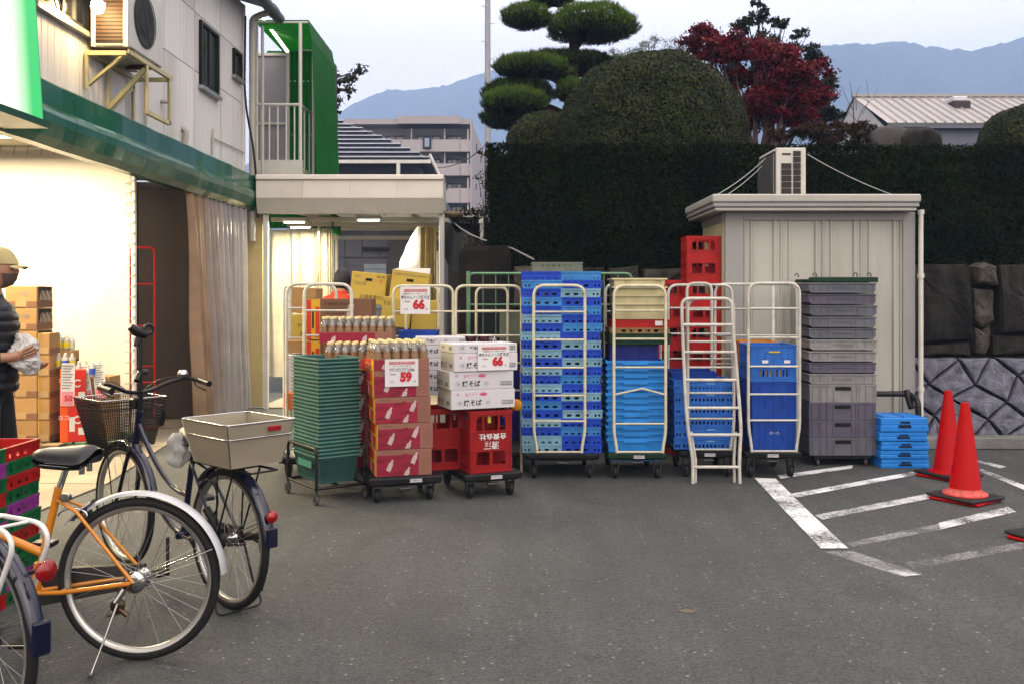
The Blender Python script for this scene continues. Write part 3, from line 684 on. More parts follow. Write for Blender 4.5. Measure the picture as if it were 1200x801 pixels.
# curved glossy green fascia over the shop front: bands of sheet, joined every 1.4 m
prof = [(-3.50, 3.05), (-3.36, 3.045), (-3.345, 3.03), (-3.34, 2.86), (-3.325, 2.835), (-3.315, 2.80), (-3.32, 2.74), (-3.35, 2.64), (-3.40, 2.585), (-3.46, 2.575)]
y = 3.0
while y < 12.15:
    y1 = min(y + 1.39, 12.25); mb = MB(); n = len(prof)
    for a in range(n - 1):
        (xa, za), (xb, zb) = prof[a], prof[a + 1]
        sag = lambda yy: .006 * math.sin(yy * 4.1) + .004 * math.sin(yy * 9.7)
        ys = [y + .003 + (y1 - y - .006) * i / 8 for i in range(9)]
        for i in range(8):
            mb.add([(xa + sag(ys[i]), ys[i], za), (xb + sag(ys[i]), ys[i], zb), (xb + sag(ys[i + 1]), ys[i + 1], zb), (xa + sag(ys[i + 1]), ys[i + 1], za)], [(0, 1, 2, 3)], True)
    S('fascia_sheet', mb, GREENP); y += 1.39
mb = MB(); mb.box(-3.53, -3.38, 1.5, 12.2, 2.62, 3.0); S('fascia_core', mb, JOINT)
mb = MB(); mb.prism([(-3.50, 3.06), (-3.345, 3.055), (-3.31, 2.84), (-3.31, 2.78), (-3.36, 2.60), (-3.50, 2.57)], 12.252, 12.275, 'y'); S('fascia_end', mb, GREENP)
# windows
def window(y0, y1, z0, z1, divs=1, lit=False):
    fr = MB(); t = .035
    for a, b_, c, d in ((y0, y0 + t, z0, z1), (y1 - t, y1, z0, z1), (y0 + t, y1 - t, z0, z0 + t), (y0 + t, y1 - t, z1 - t, z1)): fr.box(WX - .02, WX + .035, a, b_, c, d)
    for k in range(1, divs + 1): ym = y0 + (y1 - y0) * k / (divs + 1); fr.box(WX - .01, WX + .022, ym - .016, ym + .016, z0 + t, z1 - t)
    f = S('window', fr, DKM)
    g = MB(); g.box(WX - .012, WX + .008, y0 + t, y1 - t, z0 + t, z1 - t); g.build('pane', GLS, f)
    s_ = MB(); s_.box(WX, WX + .06, y0 - .03, y1 + .03, z0 - .045, z0 - .004); s_.build('sill', ALU, f)
    return f
window(10.49, 11.13, 3.84, 4.57); window(11.74, 12.08, 4.25, 4.58, 0); window(6.85, 7.72, 3.64, 4.7)
# thin surface pipes and vents on the siding
PIP = mat('cream_pipe', (.5, .48, .42), .5, var=.1)
mb = MB(); mb.tube([(WX + .02, 10.9, 3.12), (WX + .03, 10.9, 3.42)], .011, 6); mb.tube([(WX + .02, 10.9, 3.32), (WX + .02, 12.2, 3.34)], .008, 6)
mb.tube(fillet([(WX - .01, 9.35, 3.42), (WX + .09, 9.35, 3.42), (WX + .09, 9.35, 3.3)], .04), .022, 8); S('wall_pipe', mb, PIP)
mb = MB(); mb.tube([(WX + .03, 8.9, 3.1), (WX + .03, 8.85, 3.75)], .012, 6); S('wall_pipe', mb, PIP); mb = MB(); mb.tube(fillet([(WX + .03, 9.95, 3.06), (WX + .05, 9.95, 3.24), (WX - .02, 9.95, 3.26)], .05), .03, 8); S('drain_pipe', mb, PIP)
mb = MB(); mb.box(WX, WX + .11, 8.05, 8.55, 3.52, 3.74); S('vent_hood', mb, WHP)
BLKC = mat('black_cable', (.01, .01, .01), .6)
mb = MB(); mb.tube([(WX + .025, 6.4, 4.75), (WX + .025, 7.3, 3.62), (WX + .025, 8.2, 3.66)], .008, 5); S('cable', mb, BLKC)
# down pipes at the corner
mb = MB(); mb.tube([(WX + .09, 12.32, 2.2), (WX + .09, 12.32, 5.0)], .042, 12); mb.tube([(WX + .22, 12.34, 2.5), (WX + .22, 12.34, 5.02)], .022, 8)
mb.tube(fillet([(WX + .09, 12.32, 5.0), (WX + .09, 12.32, 5.12), (WX + .3, 12.32, 5.2)], .08), .042, 12); S('down_pipe', mb, PIP)
mb = MB(); mb.tube(fillet([(WX + .05, 12.15, 5.1), (WX + .05, 12.1, 4.0), (WX + .16, 12.2, 3.3), (WX + .18, 12.25, 2.5)], .3), .014, 6); S('cable', mb, BLKC)
# inside: ceiling, back wall, floor lamps
INW = mat('interior_wall', (.60, .56, .46), .8, var=.12, scale=2, dirt=.3, dcol=(.25, .2, .15))
DARKP = mat('dark_panel', (.085, .06, .052), .6, var=.35, scale=2.5, dirt=.5, dcol=(.03, .02, .02), vstreak=True)
mb = MB(); mb.box(-9.4, -3.56, 1.5, 12.15, 2.97, 2.995); S('ceiling', mb, INW)
mb = MB(); mb.box(-9.5, -9.4, 1.5, 12.2, .0, 2.96); S('wall', mb, INW)
mb = MB(); mb.box(-9.4, -3.66, 12.2, 12.3, .0, 2.96); S('wall', mb, INW)
for k in range(3):
    mb = MB(); x0 = -3.66 - 2.4 + k * .80; mb.cbox(x0, x0 + .79, 11.2, 11.25, .03, Z(221, 11.2) - .004 * k, .006); S('dark_wall_panel', mb, DARKP)
mb = MB(); mb.cbox(-3.6, -3.5, 12.0, 12.2, .012, 2.58, .01); S('corner_post', mb, WHP, label='white post with a small handle at the end of the shop front')
mb = MB(); mb.cbox(-3.49, -3.46, 12.05, 12.09, 1.0, 1.22, .01); S('door_handle', mb, ALU)
YWALL = mat('yellow_lit_wall', (.62, .50, .27), .7, var=.1, scale=3)  # wall strip in lamp light; the yellow glow is put into its colour
mb = MB(); mb.box(-3.56, -3.30, 12.42, 12.5, .02, 2.75); S('lit_wall_strip', mb, YWALL)
# laced vinyl sheet: thin curtain on a pipe frame
TARP = mat('white_vinyl_sheet', (.78, .75, .68), .5, var=.04, scale=2, bump=.15, bscale=5, sub=.35)
RUSTP = mat('red_brown_pipe', (.25, .035, .02), .6, var=.3, scale=12)
YT = 9.3; xl, xr = -8.6, X(153, YT)
ts = thing('vinyl_sheet', 'bright white vinyl sheet laced to a pipe frame across the shop bay', 'sheet', (xr, YT, 0))
mb = MB(); mb.grid(lambda u, v: (xl + (xr - xl) * u - xr, .025 * math.sin(u * 40) * (1 - v) + .02 * math.sin(u * 13 + v * 3), .06 + (2.86) * v), 90, 12); o = mb.build('sheet', TARP, ts)
mb = MB(); mb.tube([(.035, 0, .03), (.035, 0, 2.96)], .024, 12); mb.build('post', WHP, ts)
mb = MB(); mb.tube([(-.012, .03, .05), (-.012, .03, 2.0)], .012, 8); mb.build('brace', RUSTP, ts)
mb = MB(); mb.tube([(xl - xr, 0, 2.955), (.03, 0, 2.955)], .022, 10); mb.build('top_rail', WHP, ts)
mb = MB()
for k in range(26):
    z = .2 + k * .104; mb.tube([(-.05, -.006, z), (.0, -.035, z + .012), (.04, -.03, z + .03), (.062, 0, z + .05)], .004, 5)
for k in range(36):
    x = -4.8 + k * .135; mb.tube([(x, -.01, 2.88), (x + .015, -.03, 2.92), (x + .03, -.02, 2.985)], .004, 5)
mb.build('lacing', mat('dirty_cord', (.3, .27, .2), .8), ts, kind='stuff')
# curtain drawn to the end of the shop front
def curtain(name, label, path, z0, z1, m, amp=.05, folds=14, seed=0, top_in=0.0, swag=None, parts=1):
    """hanging sheet whose top follows the line path (x0,y0)-(x1,y1)"""
    (x0, y0), (x1, y1) = path; L_ = math.hypot(x1 - x0, y1 - y0); nx, ny = -(y1 - y0) / L_, (x1 - x0) / L_
    t = thing(name, label, 'curtain', (x0, y0, z0)); N_ = 150
    for p_ in range(parts):
        def fn(u, v, p_=p_):
            uu = (p_ + u) / parts; ph = uu * folds * 2 * PI + 1.7 * math.sin(uu * 9 + seed) + .5 * math.sin(v * 3 + uu * 5)
            a = amp * (.45 + .75 * v) * (math.sin(ph) + .35 * math.sin(ph * 2.3 + seed) + .5 * mn.noise(Vector((uu * 9, v * 2.5, seed))))
            s_ = uu + (swag(uu, v) if swag else 0)
            return (x0 + (x1 - x0) * s_ + nx * a - x0, y0 + (y1 - y0) * s_ + ny * a - y0, (z1 - z0) * (1 - v) + (.012 * math.sin(ph) if v < .01 else 0))
        mb = MB(); mb.grid(fn, N_ // parts, 22); mb.build('curtain_panel', m if not isinstance(m, (list, tuple)) else m[p_], t)
    return t
TANC = mat('tan_vinyl', (.40, .30, .22), .42, var=.22, scale=3, bump=.2, bscale=9, dirt=.3, dcol=(.18, .11, .07), sub=.25)
CLRC = mat('cloudy_vinyl', (.55, .52, .52), .22, var=.15, scale=3, sub=.4, bump=.2, bscale=8)
PNKC = mat('pinkish_vinyl', (.44, .38, .36), .35, var=.18, scale=3, sub=.3, bump=.2, bscale=8, dirt=.2, dcol=(.25, .17, .12))
curtain('strip_curtain', 'tan and cloudy vinyl curtain gathered at the end of the green fascia', ((-3.44, 9.95), (-3.42, 12.0)), .06, 2.60, [TANC, PNKC, CLRC, CLRC], .06, 11, 2,
        swag=lambda u, v: (1 - u) * .18 * v ** .8, parts=4)
# lamps inside the shop (its light spills over the sheet and the yard)
TUBEM = mat('lit_tube', (1, .95, .8), .5, emit=9, ecol=(1, .88, .66))
def tube_lamp(loc, ln, power, along='y', label='', grp='tube lamps under the shop ceiling', col=WARM):
    t = thing('ceiling_lamp', label, 'lamp', loc, 0 if along == 'y' else PI / 2, grp)
    mb = MB(); mb.cbox(-.06, .06, -ln / 2, ln / 2, 0, .05, .008); mb.build('lamp_housing', WHP, t)
    mb = MB(); mb.tube([(0, -ln / 2 + .03, -.012), (0, ln / 2 - .03, -.012)], .011, 8); mb.build('lamp_tube', TUBEM, t)
    lamp_area('tube_light', (loc[0], loc[1], loc[2] - .045), .1 if along == 'y' else ln, ln if along == 'y' else .1, power, col)
for k, (x, y, p) in enumerate([(-4.7, 8.3, 260), (-6.4, 8.3, 260), (-4.6, 6.0, 95), (-6.6, 5.4, 60), (-5.4, 10.6, 35)]):
    tube_lamp((x, y, 2.9), 1.2, p, 'x' if k < 2 else 'y', ('tube lamp over the middle of the vinyl sheet', 'tube lamp over the left part of the vinyl sheet', 'tube lamp above the man', 'tube lamp deep inside the shop', 'tube lamp behind the vinyl sheet')[k])
# tilted lit sign at the top left
SGN = bpy.data.materials.new('lit_sign_face'); SGN.use_nodes = True; n_ = SGN.node_tree.nodes; L_ = SGN.node_tree.links
tc = n_.new('ShaderNodeTexCoord'); sx_ = n_.new('ShaderNodeSeparateXYZ'); L_.new(tc.outputs['Object'], sx_.inputs[0])
rp = n_.new('ShaderNodeValToRGB'); rp.color_ramp.elements[0].position = 0; rp.color_ramp.elements[0].color = (1, .97, .88, 1); rp.color_ramp.elements[1].position = 1; rp.color_ramp.elements[1].color = (.02, .34, .09, 1)
# translucent face fades from white to green towards its end
mr_ = n_.new('ShaderNodeMapRange'); mr_.inputs[1].default_value = -.55; mr_.inputs[2].default_value = -.12; L_.new(sx_.outputs[1], mr_.inputs[0])
L_.new(mr_.outputs[0], rp.inputs[0]); b_ = n_['Principled BSDF']; L_.new(rp.outputs[0], b_.inputs['Base Color']); L_.new(rp.outputs[0], b_.inputs['Emission Color']); b_.inputs['Emission Strength'].default_value = .9
sg = thing('lit_sign', 'backlit white and green sign box jutting from the top left wall', 'sign', (-3.2, 6.2, 2.65))
def sgx(z): return .10 - .10 * z
mb = MB(); mb.grid(lambda u, v: (sgx(v * 1.6) + .04 * math.sin(PI * v * .5) - .0, -2.6 + 2.6 * u, 1.6 * v), 12, 8); mb.build('sign_face', SGN, sg)
mb = MB(); mb.prism([(-.16, 0), (sgx(0) - .004, 0), (sgx(.8) + .024, .8), (sgx(1.6) + .036, 1.6), (-.30, 1.6)], 0.0, .02, 'y'); mb.build('sign_end', mat('sign_green', (.02, .28, .09), .4, emit=.15, ecol=(.03, .4, .1)), sg)
mb = MB(); mb.box(-.17, sgx(0) + .025, -2.6, .03, -.05, -.003); mb.build('sign_edge', mat('sign_rim', (.02, .10, .06), .35), sg)
lamp_area('sign_light', (-3.12, 5.3, 2.58), .08, 1.6, 9, (1, .95, .75), (0, math.radians(-20), 0))

# outdoor unit on its steel rack, with the lamp beside it
rk = thing('steel_rack', 'cream angle-steel rack on the green fascia carrying the air conditioner', 'bracket', (-3.3, 8.0, 3.05))
def ang(a, b_, w_=.032):
    a, b_ = Vector(a), Vector(b_); m_ = MB(); d = (b_ - a); q = d.to_track_quat('Z', 'Y').to_matrix().to_4x4(); m_.T = Matrix.Translation(a) @ q
    m_.box(-w_ / 2, w_ / 2, -.004, .004, 0, d.length); m_.box(-w_ / 2, -w_ / 2 + .008, .004, w_, 0, d.length); return m_
xo, xi, zt = -3.14 + 3.3, -3.47 + 3.3, 3.47 - 3.05
for a, b_ in [((xo, .07, 0), (xo, .07, zt)), ((xo, .60, 0), (xo, .60, zt)), ((xi, .07, 0), (xi, .07, zt)), ((xi, .60, 0), (xi, .60, zt)), ((xi, -.35, .12), (xi, -.35, zt)),
              ((xo, -.35, zt), (xo, .65, zt)), ((xi, -.35, zt), (xi, .65, zt)), ((xi, -.35, zt - .02), (xo, -.35, zt - .02)), ((xi, .6, zt - .02), (xo, .6, zt - .02)), ((xo, .07, .0), (xo, .6, .0)),
              ((xi, .07, .02), (xo, .07, zt - .04)), ((xo, -.33, zt), (xi, -.3, .16)), ((xi, .1, .02), (xi, .6, .34))]:
    ang(a, b_).build('bar', YEL, rk)
ACW = mat('white_unit_casing', (.62, .61, .57), .45, var=.08, scale=4, dirt=.3, dcol=(.3, .25, .18)); ACD = mat('dark_grille', (.03, .028, .027), .6)
ac = thing('air_conditioner', 'white outdoor air conditioner with a dark round fan high on the wall', 'air conditioner', (-3.3, 7.68, 3.50))
mb = MB(); mb.cbox(-.12, .16, 0, .76, .03, .60, .012); mb.build('casing', ACW, ac)
mb = MB(); mb.box(-.105, .13, -.012, -.002, .06, .57); mb.build('coil', mat('brown_coil', (.10, .055, .03), .6, var=.3, scale=20), ac)
mb = MB()
for k in range(16): mb.box(-.10, .125, -.020, -.013, .07 + k * .031, .078 + k * .031)
mb.build('fin', ACD, ac, kind='stuff')
mb = MB(); mb.box(-.13, -.1, -.03, 0, .02, .6); mb.box(.13, .168, -.03, 0, .02, .6); mb.build('edge_trim', ACW, ac)
mb = MB(); mb.lathe([(.001, .162), (.23, .162)], 32, 'x', (0, .34, .33)); mb.build('fan_opening', ACD, ac)
mb = MB()
for r_ in (.12, .225): mb.tube([(.172, .34 + r_ * math.cos(a), .33 + r_ * math.sin(a)) for a in [k * PI / 12 for k in range(24)]], .004, 4, closed=True)
for k in range(4): a = k * PI / 2 + .4; mb.tube([(.172, .34, .33), (.172, .34 + .235 * math.cos(a), .33 + .235 * math.sin(a))], .003, 4)
mb.build('fan_guard', ACD, ac)
for q in (.08, .62): mb = MB(); mb.box(-.12, .16, q, q + .05, -.005, .028); mb.build('foot', RUST, ac)
BULB = mat('lit_bulb', (1, .9, .6), .5, emit=70, ecol=(1, .74, .36))
lp = thing('wall_lamp', 'glowing yellow bulb on the wall just left of the air conditioner', 'lamp', (-3.42, 7.55, 3.80))
mb = MB(); mb.tube(fillet([(-.06, 0, .10), (.06, 0, .12), (.09, 0, .06)], .04), .012, 8); mb.build('arm', DKM, lp)
mb = MB(); mb.lathe([(.03, .06), (.05, .045), (.055, .01), (.04, -.03), (.001, -.05)], 16, loc=(.09, 0, 0)); mb.build('bulb', BULB, lp)
l = bpy.data.lights.new('bulb_light', 'POINT'); l.energy = 26; l.color = (1, .66, .28); l.shadow_soft_size = .05; o = bpy.data.objects.new('bulb_light', l); COL.objects.link(o); o.location = (-3.30, 7.45, 3.72)

# ------------------------------------------------------------------ green plastic stair enclosure at the far corner
GCP = mat('green_corrugated_plastic', (.012, .20, .022), .35, var=.15, scale=2, sub=.45, dirt=.2, dcol=(.01, .07, .01))
st = thing('stair_enclosure', 'green corrugated plastic enclosure with white railing beyond the shop corner', 'balcony', (-3.1, 13, 0))
def ST(name, mb, m, label=None):
    o = mb.build(name, m, st, label); o.location = (3.1, -13, 0); return o
Y0, Y1 = 12.75, 14.9
def corr(pa, pb, yA, yB, nm, dx=0):
    """corrugated sheet spanning pa->pb (x,z) with waves along y"""
    mb = MB(); (xa, za), (xb, zb) = pa, pb; nn = 60; Ln = math.hypot(xb - xa, zb - za); ax, az = -(zb - za) / Ln, (xb - xa) / Ln
    mb.grid(lambda u, v: (xa + (xb - xa) * v + ax * .012 * math.sin(u * nn * 1.6), yA + (yB - yA) * u, za + (zb - za) * v + az * .012 * math.sin(u * nn * 1.6)), 200, 3)
    return ST(nm, mb, GCP)
Y1 = 14.4
xT0, xT1, zT = X(297, Y0), X(361, Y0), Z(24, Y0)
corr((xT0, zT), (xT1, zT), Y0, Y1, 'roof_sheet'); corr((xT1, zT), (X(365, Y0), Z(46, Y0)), Y0, Y1, 'roof_sheet')
corr((X(365, Y0), Z(46, Y0)), (X(371, Y0), Z(208, Y0)), Y0, Y1, 'side_sheet'); corr((X(371, Y0), Z(208, Y0)), (X(373, Y0), Z(268, Y0)), Y0 + 1.0, Y1, 'side_sheet')
# back sheet, in three rows and framed
for k, (za, zb) in enumerate([(Z(24, Y0) , Z(64, Y0)), (Z(64, Y0), Z(135, Y0)), (Z(135, Y0), Z(258, Y0))]):
    mb = MB(); xr0 = X((361, 366, 370)[k], Y0); mb.grid(lambda u, v: (-3.75 + (xr0 + 3.75) * u, Y1 - .05 + .012 * math.sin(u * 95), za + (zb - za) * v), 150, 2); ST('back_sheet', mb, GCP)
def bar(a, b_, r=.02, m=WHP, nm='rail'): mb = MB(); mb.tube([a, b_], r, 8); return ST(nm, mb, m)
fx0, fx1 = X(301, Y0), X(352, Y0); fz = Z(188, Y0)
bar((fx1, Y0, fz), (fx1, Y0, zT - .02), .025, nm='post'); bar((fx0, Y0, fz), (fx0, Y0, zT - .02), .02, nm='post'); bar((X(362, 13), 13.3, Z(260, 13)), (X(362, 13), 13.3, Z(53, 13)), .022, nm='post')
bar((X(374, 14.1), 14.1, 2.3), (X(374, 14.1), 14.1, Z(132, 13)), .02, nm='post')
bar((fx0, Y0, zT - .03), (xT1, Y0, zT - .03), .014); bar((X(345, 13), 13.3, Z(52, 13)), (X(364, 13), 13.3, Z(53, 13)), .012); bar((X(362, 13), 13.3, Z(131, 13)), (X(374, 14.1), 14.1, Z(131, 13)), .012)
zr = Z(123, Y0); bar((fx0, Y0, zr), (fx1, Y0, zr), .022)
for k in range(5): xk = fx0 + (fx1 - fx0) * (k + .5) / 5.2; bar((xk, Y0, fz), (xk, Y0, zr), .011, nm='baluster')
for k in range(5): bar((fx1 + .015 * k, Y0 + .25 * (k + 1), fz - .3), (fx1 + .015 * k, Y0 + .25 * (k + 1), zr - .0), .010, nm='baluster')
bar((fx1, Y0, zr), (fx1 + .04, Y0 + 1.4, zr), .018)
mb = MB(); mb.box(fx0 - .04, fx1 + .03, Y0 - .03, Y0 + .03, 3.06, fz); mb.box(fx1 - .03, fx1 + .03, Y0 + .03, 14.2, 3.06, fz - .1); ST('parapet', mb, WHP)
mb = MB(); mb.box(-3.7, fx1 + .0, Y0 + .05, 14.3, 2.95, 3.05); ST('landing', mb, mat('landing_slab', (.3, .3, .3), .8))
dr_ = MB(); yd = 14.2; xa, xb, za, zb = X(302, yd), X(336, yd), 3.06, Z(66, yd); dr_.box(xa, xb, yd, yd + .05, za, zb); d_ = ST('door', dr_, mat('grey_door', (.36, .35, .39), .5, var=.06))
mb = MB()
for a, b_, c, e in ((xa - .04, xa, za, zb + .04), (xb, xb + .05, za, zb + .04), (xa, xb, zb, zb + .04), (xa, xb, za + 1.0, za + 1.04)): mb.box(a, b_, yd - .03, yd, c, e)
mb.build('door_frame', WHP, d_)
tb = MB(); tb.tube([(X(313, 13.2), 13.0, Z(27, 13.2)), (X(327, 13.2), 13.7, Z(50, 13.2))], .02, 8); ST('lamp_tube', tb, TUBEM)
mb = MB(); mb.box(X(382, 16), X(391, 16), 16, 16.3, 2.5, Z(73, 16)); o = mb.build('chimney_flue', mat('dark_steel', (.05, .05, .055), .6)); tag(o, 'dark square flue rising just right of the green enclosure', 'flue')
Y = 17; bt = thing('bare_tree', 'thin dark twigs of a tree behind the green enclosure', 'tree', (X(392, Y), Y, 0))
def bp_(px, py): return (X(px, Y) - bt.location.x, rnd.uniform(-.2, .2), Z(py, Y))
mb = MB()
for pts in [[(391, 200), (392, 140), (393, 100), (397, 92)], [(392, 118), (398, 108), (394, 96)], [(393, 99), (405, 95), (418, 87), (427, 78)], [(410, 92), (420, 84)], [(392, 130), (398, 132), (402, 133)], [(398, 108), (408, 107), (412, 105)]]:
    mb.tube([bp_(*p) for p in pts], [.035, .026, .018, .008][:len(pts)], 5)
mb.build('trunk', BARK, bt)
g = np.random.default_rng(3); pt = np.array([bp_(*p) for p in [(403, 94), (408, 92), (414, 89), (420, 83), (424, 80), (395, 92), (396, 115), (394, 120), (407, 107), (411, 106)] for _ in range(22)]) + g.normal(0, .05, (220, 3))
leaves('crown', pt, np.tile([0, -1., .5], (220, 1)), .05, [EV2], bt, seed=3)

# ------------------------------------------------------------------ canopy between shop and yard
CNP = mat('cream_canopy_panel', (.90, .85, .78), .5, var=.07, scale=2, dirt=.2, dcol=(.4, .36, .3)); CNL = mat('grey_canopy_trim', (.58, .55, .48), .5, var=.08)
ROOFT = mat('translucent_roofing', (.62, .60, .50), .5, var=.1, scale=3, sub=.3)
cn = thing('canopy', 'cream flat-fronted canopy with a lit tube joining the shop corner', 'canopy', (-2.1, 12.2, 0))
def CN(name, mb, m, label=None): o = mb.build(name, m, cn, label); o.location = (2.1, -12.2, 0); return o
YC = 12.15; x0, x1 = X(300, YC) , X(519, YC)
for k in range(4):
    xa, xb = x0 + (x1 - x0) * k / 4, x0 + (x1 - x0) * (k + 1) / 4
    mb = MB(); mb.box(xa + .001, xb - .001, YC, YC + .05, Z(232, YC), Z(211, YC)); CN('fascia_panel', mb, CNP)
mb = MB(); mb.cbox(x0, x1 + .01, YC - .03, YC + .09, Z(211, YC) + .002, Z(205, YC), .008); CN('coping', mb, CNP)
mb = MB(); mb.prism([(YC - .0, Z(232, YC) - .002), (YC + .05, Z(232, YC) - .002), (YC + .16, Z(250, YC)), (YC + .06, Z(250, YC))], x0, x1, 'x'); CN('lower_trim', mb, CNL)
mb = MB(); mb.box(x1 - .05, x1 + .01, YC + .05, 12.6, Z(246, YC), Z(211, YC)); CN('side_panel', mb, CNL)
def post(px, Yp, z1, wd=.075, m=WHP, z0=.0):
    mb = MB(); xc = X(px, Yp); mb.cbox(xc - wd / 2, xc + wd / 2, Yp, Yp + wd, z0, z1, .008); return CN('post', mb, m)
post(517.5, YC + .1, 2.55, .07); post(311, YC + .1, 2.55, .065); post(394, 15.0, 2.62, .05); post(512, 15.3, 2.2, .05)
# sloping corrugated roof with battens and beams
for k in range(10):
    xa = x0 + .05 + (x1 - x0 - .1) * k / 10; xb = x0 + .05 + (x1 - x0 - .1) * (k + 1) / 10
    mb = MB(); mb.grid(lambda u, v: (xa + (xb - xa) * u, YC + .12 + (15.5 - YC - .12) * v, 2.74 - .24 * v * (.2 + .8 * ((xa + (xb - xa) * u - x0) / (x1 - x0))) + .012 * math.sin(u * 2 * PI * 3)), 18, 1); CN('roof_sheet', mb, ROOFT)
for yb in (12.9, 13.8, 14.7, 15.45):
    mb = MB(); mb.cbox(x0, x1 - .06, yb, yb + .05, 2.50 if yb < 15 else 2.40, 2.56 if yb < 15 else 2.46, .004); CN('beam', mb, CNL)
for fx in (.2, .5, .8):
    mb = MB(); xx_ = x0 + (x1 - x0) * fx; mb.box(xx_, xx_ + .04, YC + .2, 15.4, 2.57, 2.63); CN('rafter', mb, CNL)
for (px, yy, pw) in ((432, 12.55, 30), (345, 12.9, 22), (352, 13.9, 20)):
    tube_lamp((X(px, yy), yy, 2.50), .34, pw * 3.4, 'x', {432: 'bright tube lamp under the middle of the canopy', 345: 'tube lamp under the left part of the canopy', 352: 'small tube lamp before the cream curtains under the canopy'}[px], 'tube lamps under the canopy', (1, .86, .58))
mb = MB(); mb.tube([(X(313, 14.4), 14.4, Z(264, 14.4)), (X(392, 14.4), 14.4, Z(264, 14.4))], .022, 8); CN('curtain_rail', mb, WHP)
YLC = mat('yellow_canvas', (.78, .72, .55), .7, var=.15, scale=3, sub=.35, bump=.2, bscale=10, dirt=.2, dcol=(.35, .25, .12))
curtain('canvas_curtain', 'wide cream canvas curtain hung on a rail under the left of the canopy', ((X(314, 14.4), 14.4), (X(368, 14.4), 14.4)), .25, Z(269, 14.4), YLC, .055, 3.2, 1)
curtain('canvas_curtain', 'narrow bunched cream curtain beside the first, at the middle of the canopy', ((X(369, 14.35), 14.35), (X(391, 14.35), 14.35)), .25, Z(268, 14.35), YLC, .04, 5, 5)
curtain('canvas_curtain', 'olive-tan curtain bunched against the right canopy post', ((X(493, 12.6), 12.6), (X(512, 12.5), 12.5)), .4, Z(266, 12.6), mat('olive_canvas', (.36, .29, .13), .7, var=.25, scale=5, bump=.3, bscale=12, sub=.2), .05, 5, 7)
# white bag hanging beside it
mb = MB()
def bagf(u, v):
    r_ = (.05 + .30 * math.sin(PI * min(1, v * .62 + .02)) ** .9) * (1 + .12 * mn.noise(Vector((math.cos(u * 6.28) * 2, math.sin(u * 6.28) * 2, v * 4)))); return (r_ * .62 * math.cos(u * 2 * PI) - .10 * v, r_ * .4 * math.sin(u * 2 * PI), .78 * (1 - v))
mb.grid(bagf, 28, 16); o = mb.build('hanging_bag', mat('white_plastic_film', (.82, .82, .84), .35, sub=.3, bump=.3, bscale=20), loc=(X(493, 12.75), 12.75, Z(333, 12.75))); tag(o, 'bulging white plastic bag hung left of the olive curtain', 'bag')

# ------------------------------------------------------------------ grey warehouse seen under the canopy
GW = mat('grey_cladding', (.15, .15, .18), .6, var=.12, scale=2, dirt=.3, dcol=(.08, .08, .09)); GW2 = mat('brown_grey_door', (.085, .075, .075), .7, var=.2, scale=2)
SHT = mat('blue_grey_shutter', (.30, .34, .38), .5, var=.1, scale=4)
Yw = 18.5; wh = thing('warehouse', 'grey clad warehouse with a pale roller shutter seen beneath the canopy', 'building', (X(470, Yw), Yw, 0))
def WH(name, mb, m, parent=None, label=None):
    o = mb.build(name, m, parent or wh, label)
    if parent is None: o.location = (-wh.location.x, -Yw, 0)
    return o
xw0, xw1 = X(385, Yw), X(524, Yw)
mb = MB(); mb.box(xw0, xw1, Yw, 24, 0, Z(262, Yw)); WH('wall', mb, GW)
for k in range(7):
    xa = xw0 + (xw1 - xw0) * k / 7; mb = MB(); mb.box(xa + .01, xa + (xw1 - xw0) / 7 - .01, Yw - .03, Yw - .002, Z(302, Yw) + .01, Z(264, Yw)); WH('cladding_panel', mb, GW)
    mb = MB(); mb.box(xa + .01, xa + (xw1 - xw0) / 7 - .01, Yw - .03, Yw - .002, .05, Z(302, Yw) - .01)
    if not (X(420, Yw) < xa + .3 < X(520, Yw)): WH('cladding_panel', mb, GW)
mb = MB(); mb.prism([(xw0 - .2, Z(262, Yw)), (xw1, Z(262, Yw)), (xw1, Z(268, Yw) + .5), (xw0 - .2, Z(268, Yw) + 1.0)], Yw - .4, 24.5, 'y'); WH('roof', mb, RFM)
sh = MB()
for k in range(20): z = .1 + k * .1; sh.box(X(427, Yw), X(453, Yw), Yw - .05 - .012 * (k % 2), Yw - .031, z, z + .095)
WH('roller_shutter', sh, SHT)
mb = MB(); mb.box(X(455, Yw), X(505, Yw), Yw - .08, Yw - .031, .02, Z(277, Yw)); WH('sliding_door', mb, GW2)
mb = MB(); mb.box(X(425, Yw), X(457, Yw), Yw - .12, Yw - .06, Z(293, Yw), Z(290, Yw)); WH('lintel', mb, DKM)
# dark awning and lean-to roof right of the canopy
Ya = 13.2; lt_ = thing('lean_to', 'dark lean-to with a wavy roof edge squeezed between canopy and hedge', 'shed', (X(545, Ya), Ya, 0))
def LT(name, mb, m): o = mb.build(name, m, lt_); o.location = (-lt_.location.x, -Ya, 0); return o
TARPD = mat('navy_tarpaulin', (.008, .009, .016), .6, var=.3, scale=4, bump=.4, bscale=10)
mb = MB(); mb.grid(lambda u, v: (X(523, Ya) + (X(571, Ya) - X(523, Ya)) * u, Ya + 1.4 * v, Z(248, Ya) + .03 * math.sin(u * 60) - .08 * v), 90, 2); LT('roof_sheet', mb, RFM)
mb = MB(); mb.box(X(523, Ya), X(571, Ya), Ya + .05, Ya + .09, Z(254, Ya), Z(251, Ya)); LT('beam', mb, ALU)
mb = MB(); mb.grid(lambda u, v: (X(520, Ya) + (X(568, Ya) - X(520, Ya)) * u, Ya - .25 * v, (Z(262, Ya) + (Z(252, Ya) - Z(262, Ya)) * 0) * (1 - u) + Z(282, Ya) * u - (.45 + .2 * math.sin(u * 3)) * v + .05 * math.sin(u * 14 + v * 2)), 24, 6); LT('awning_cloth', mb, TARPD)
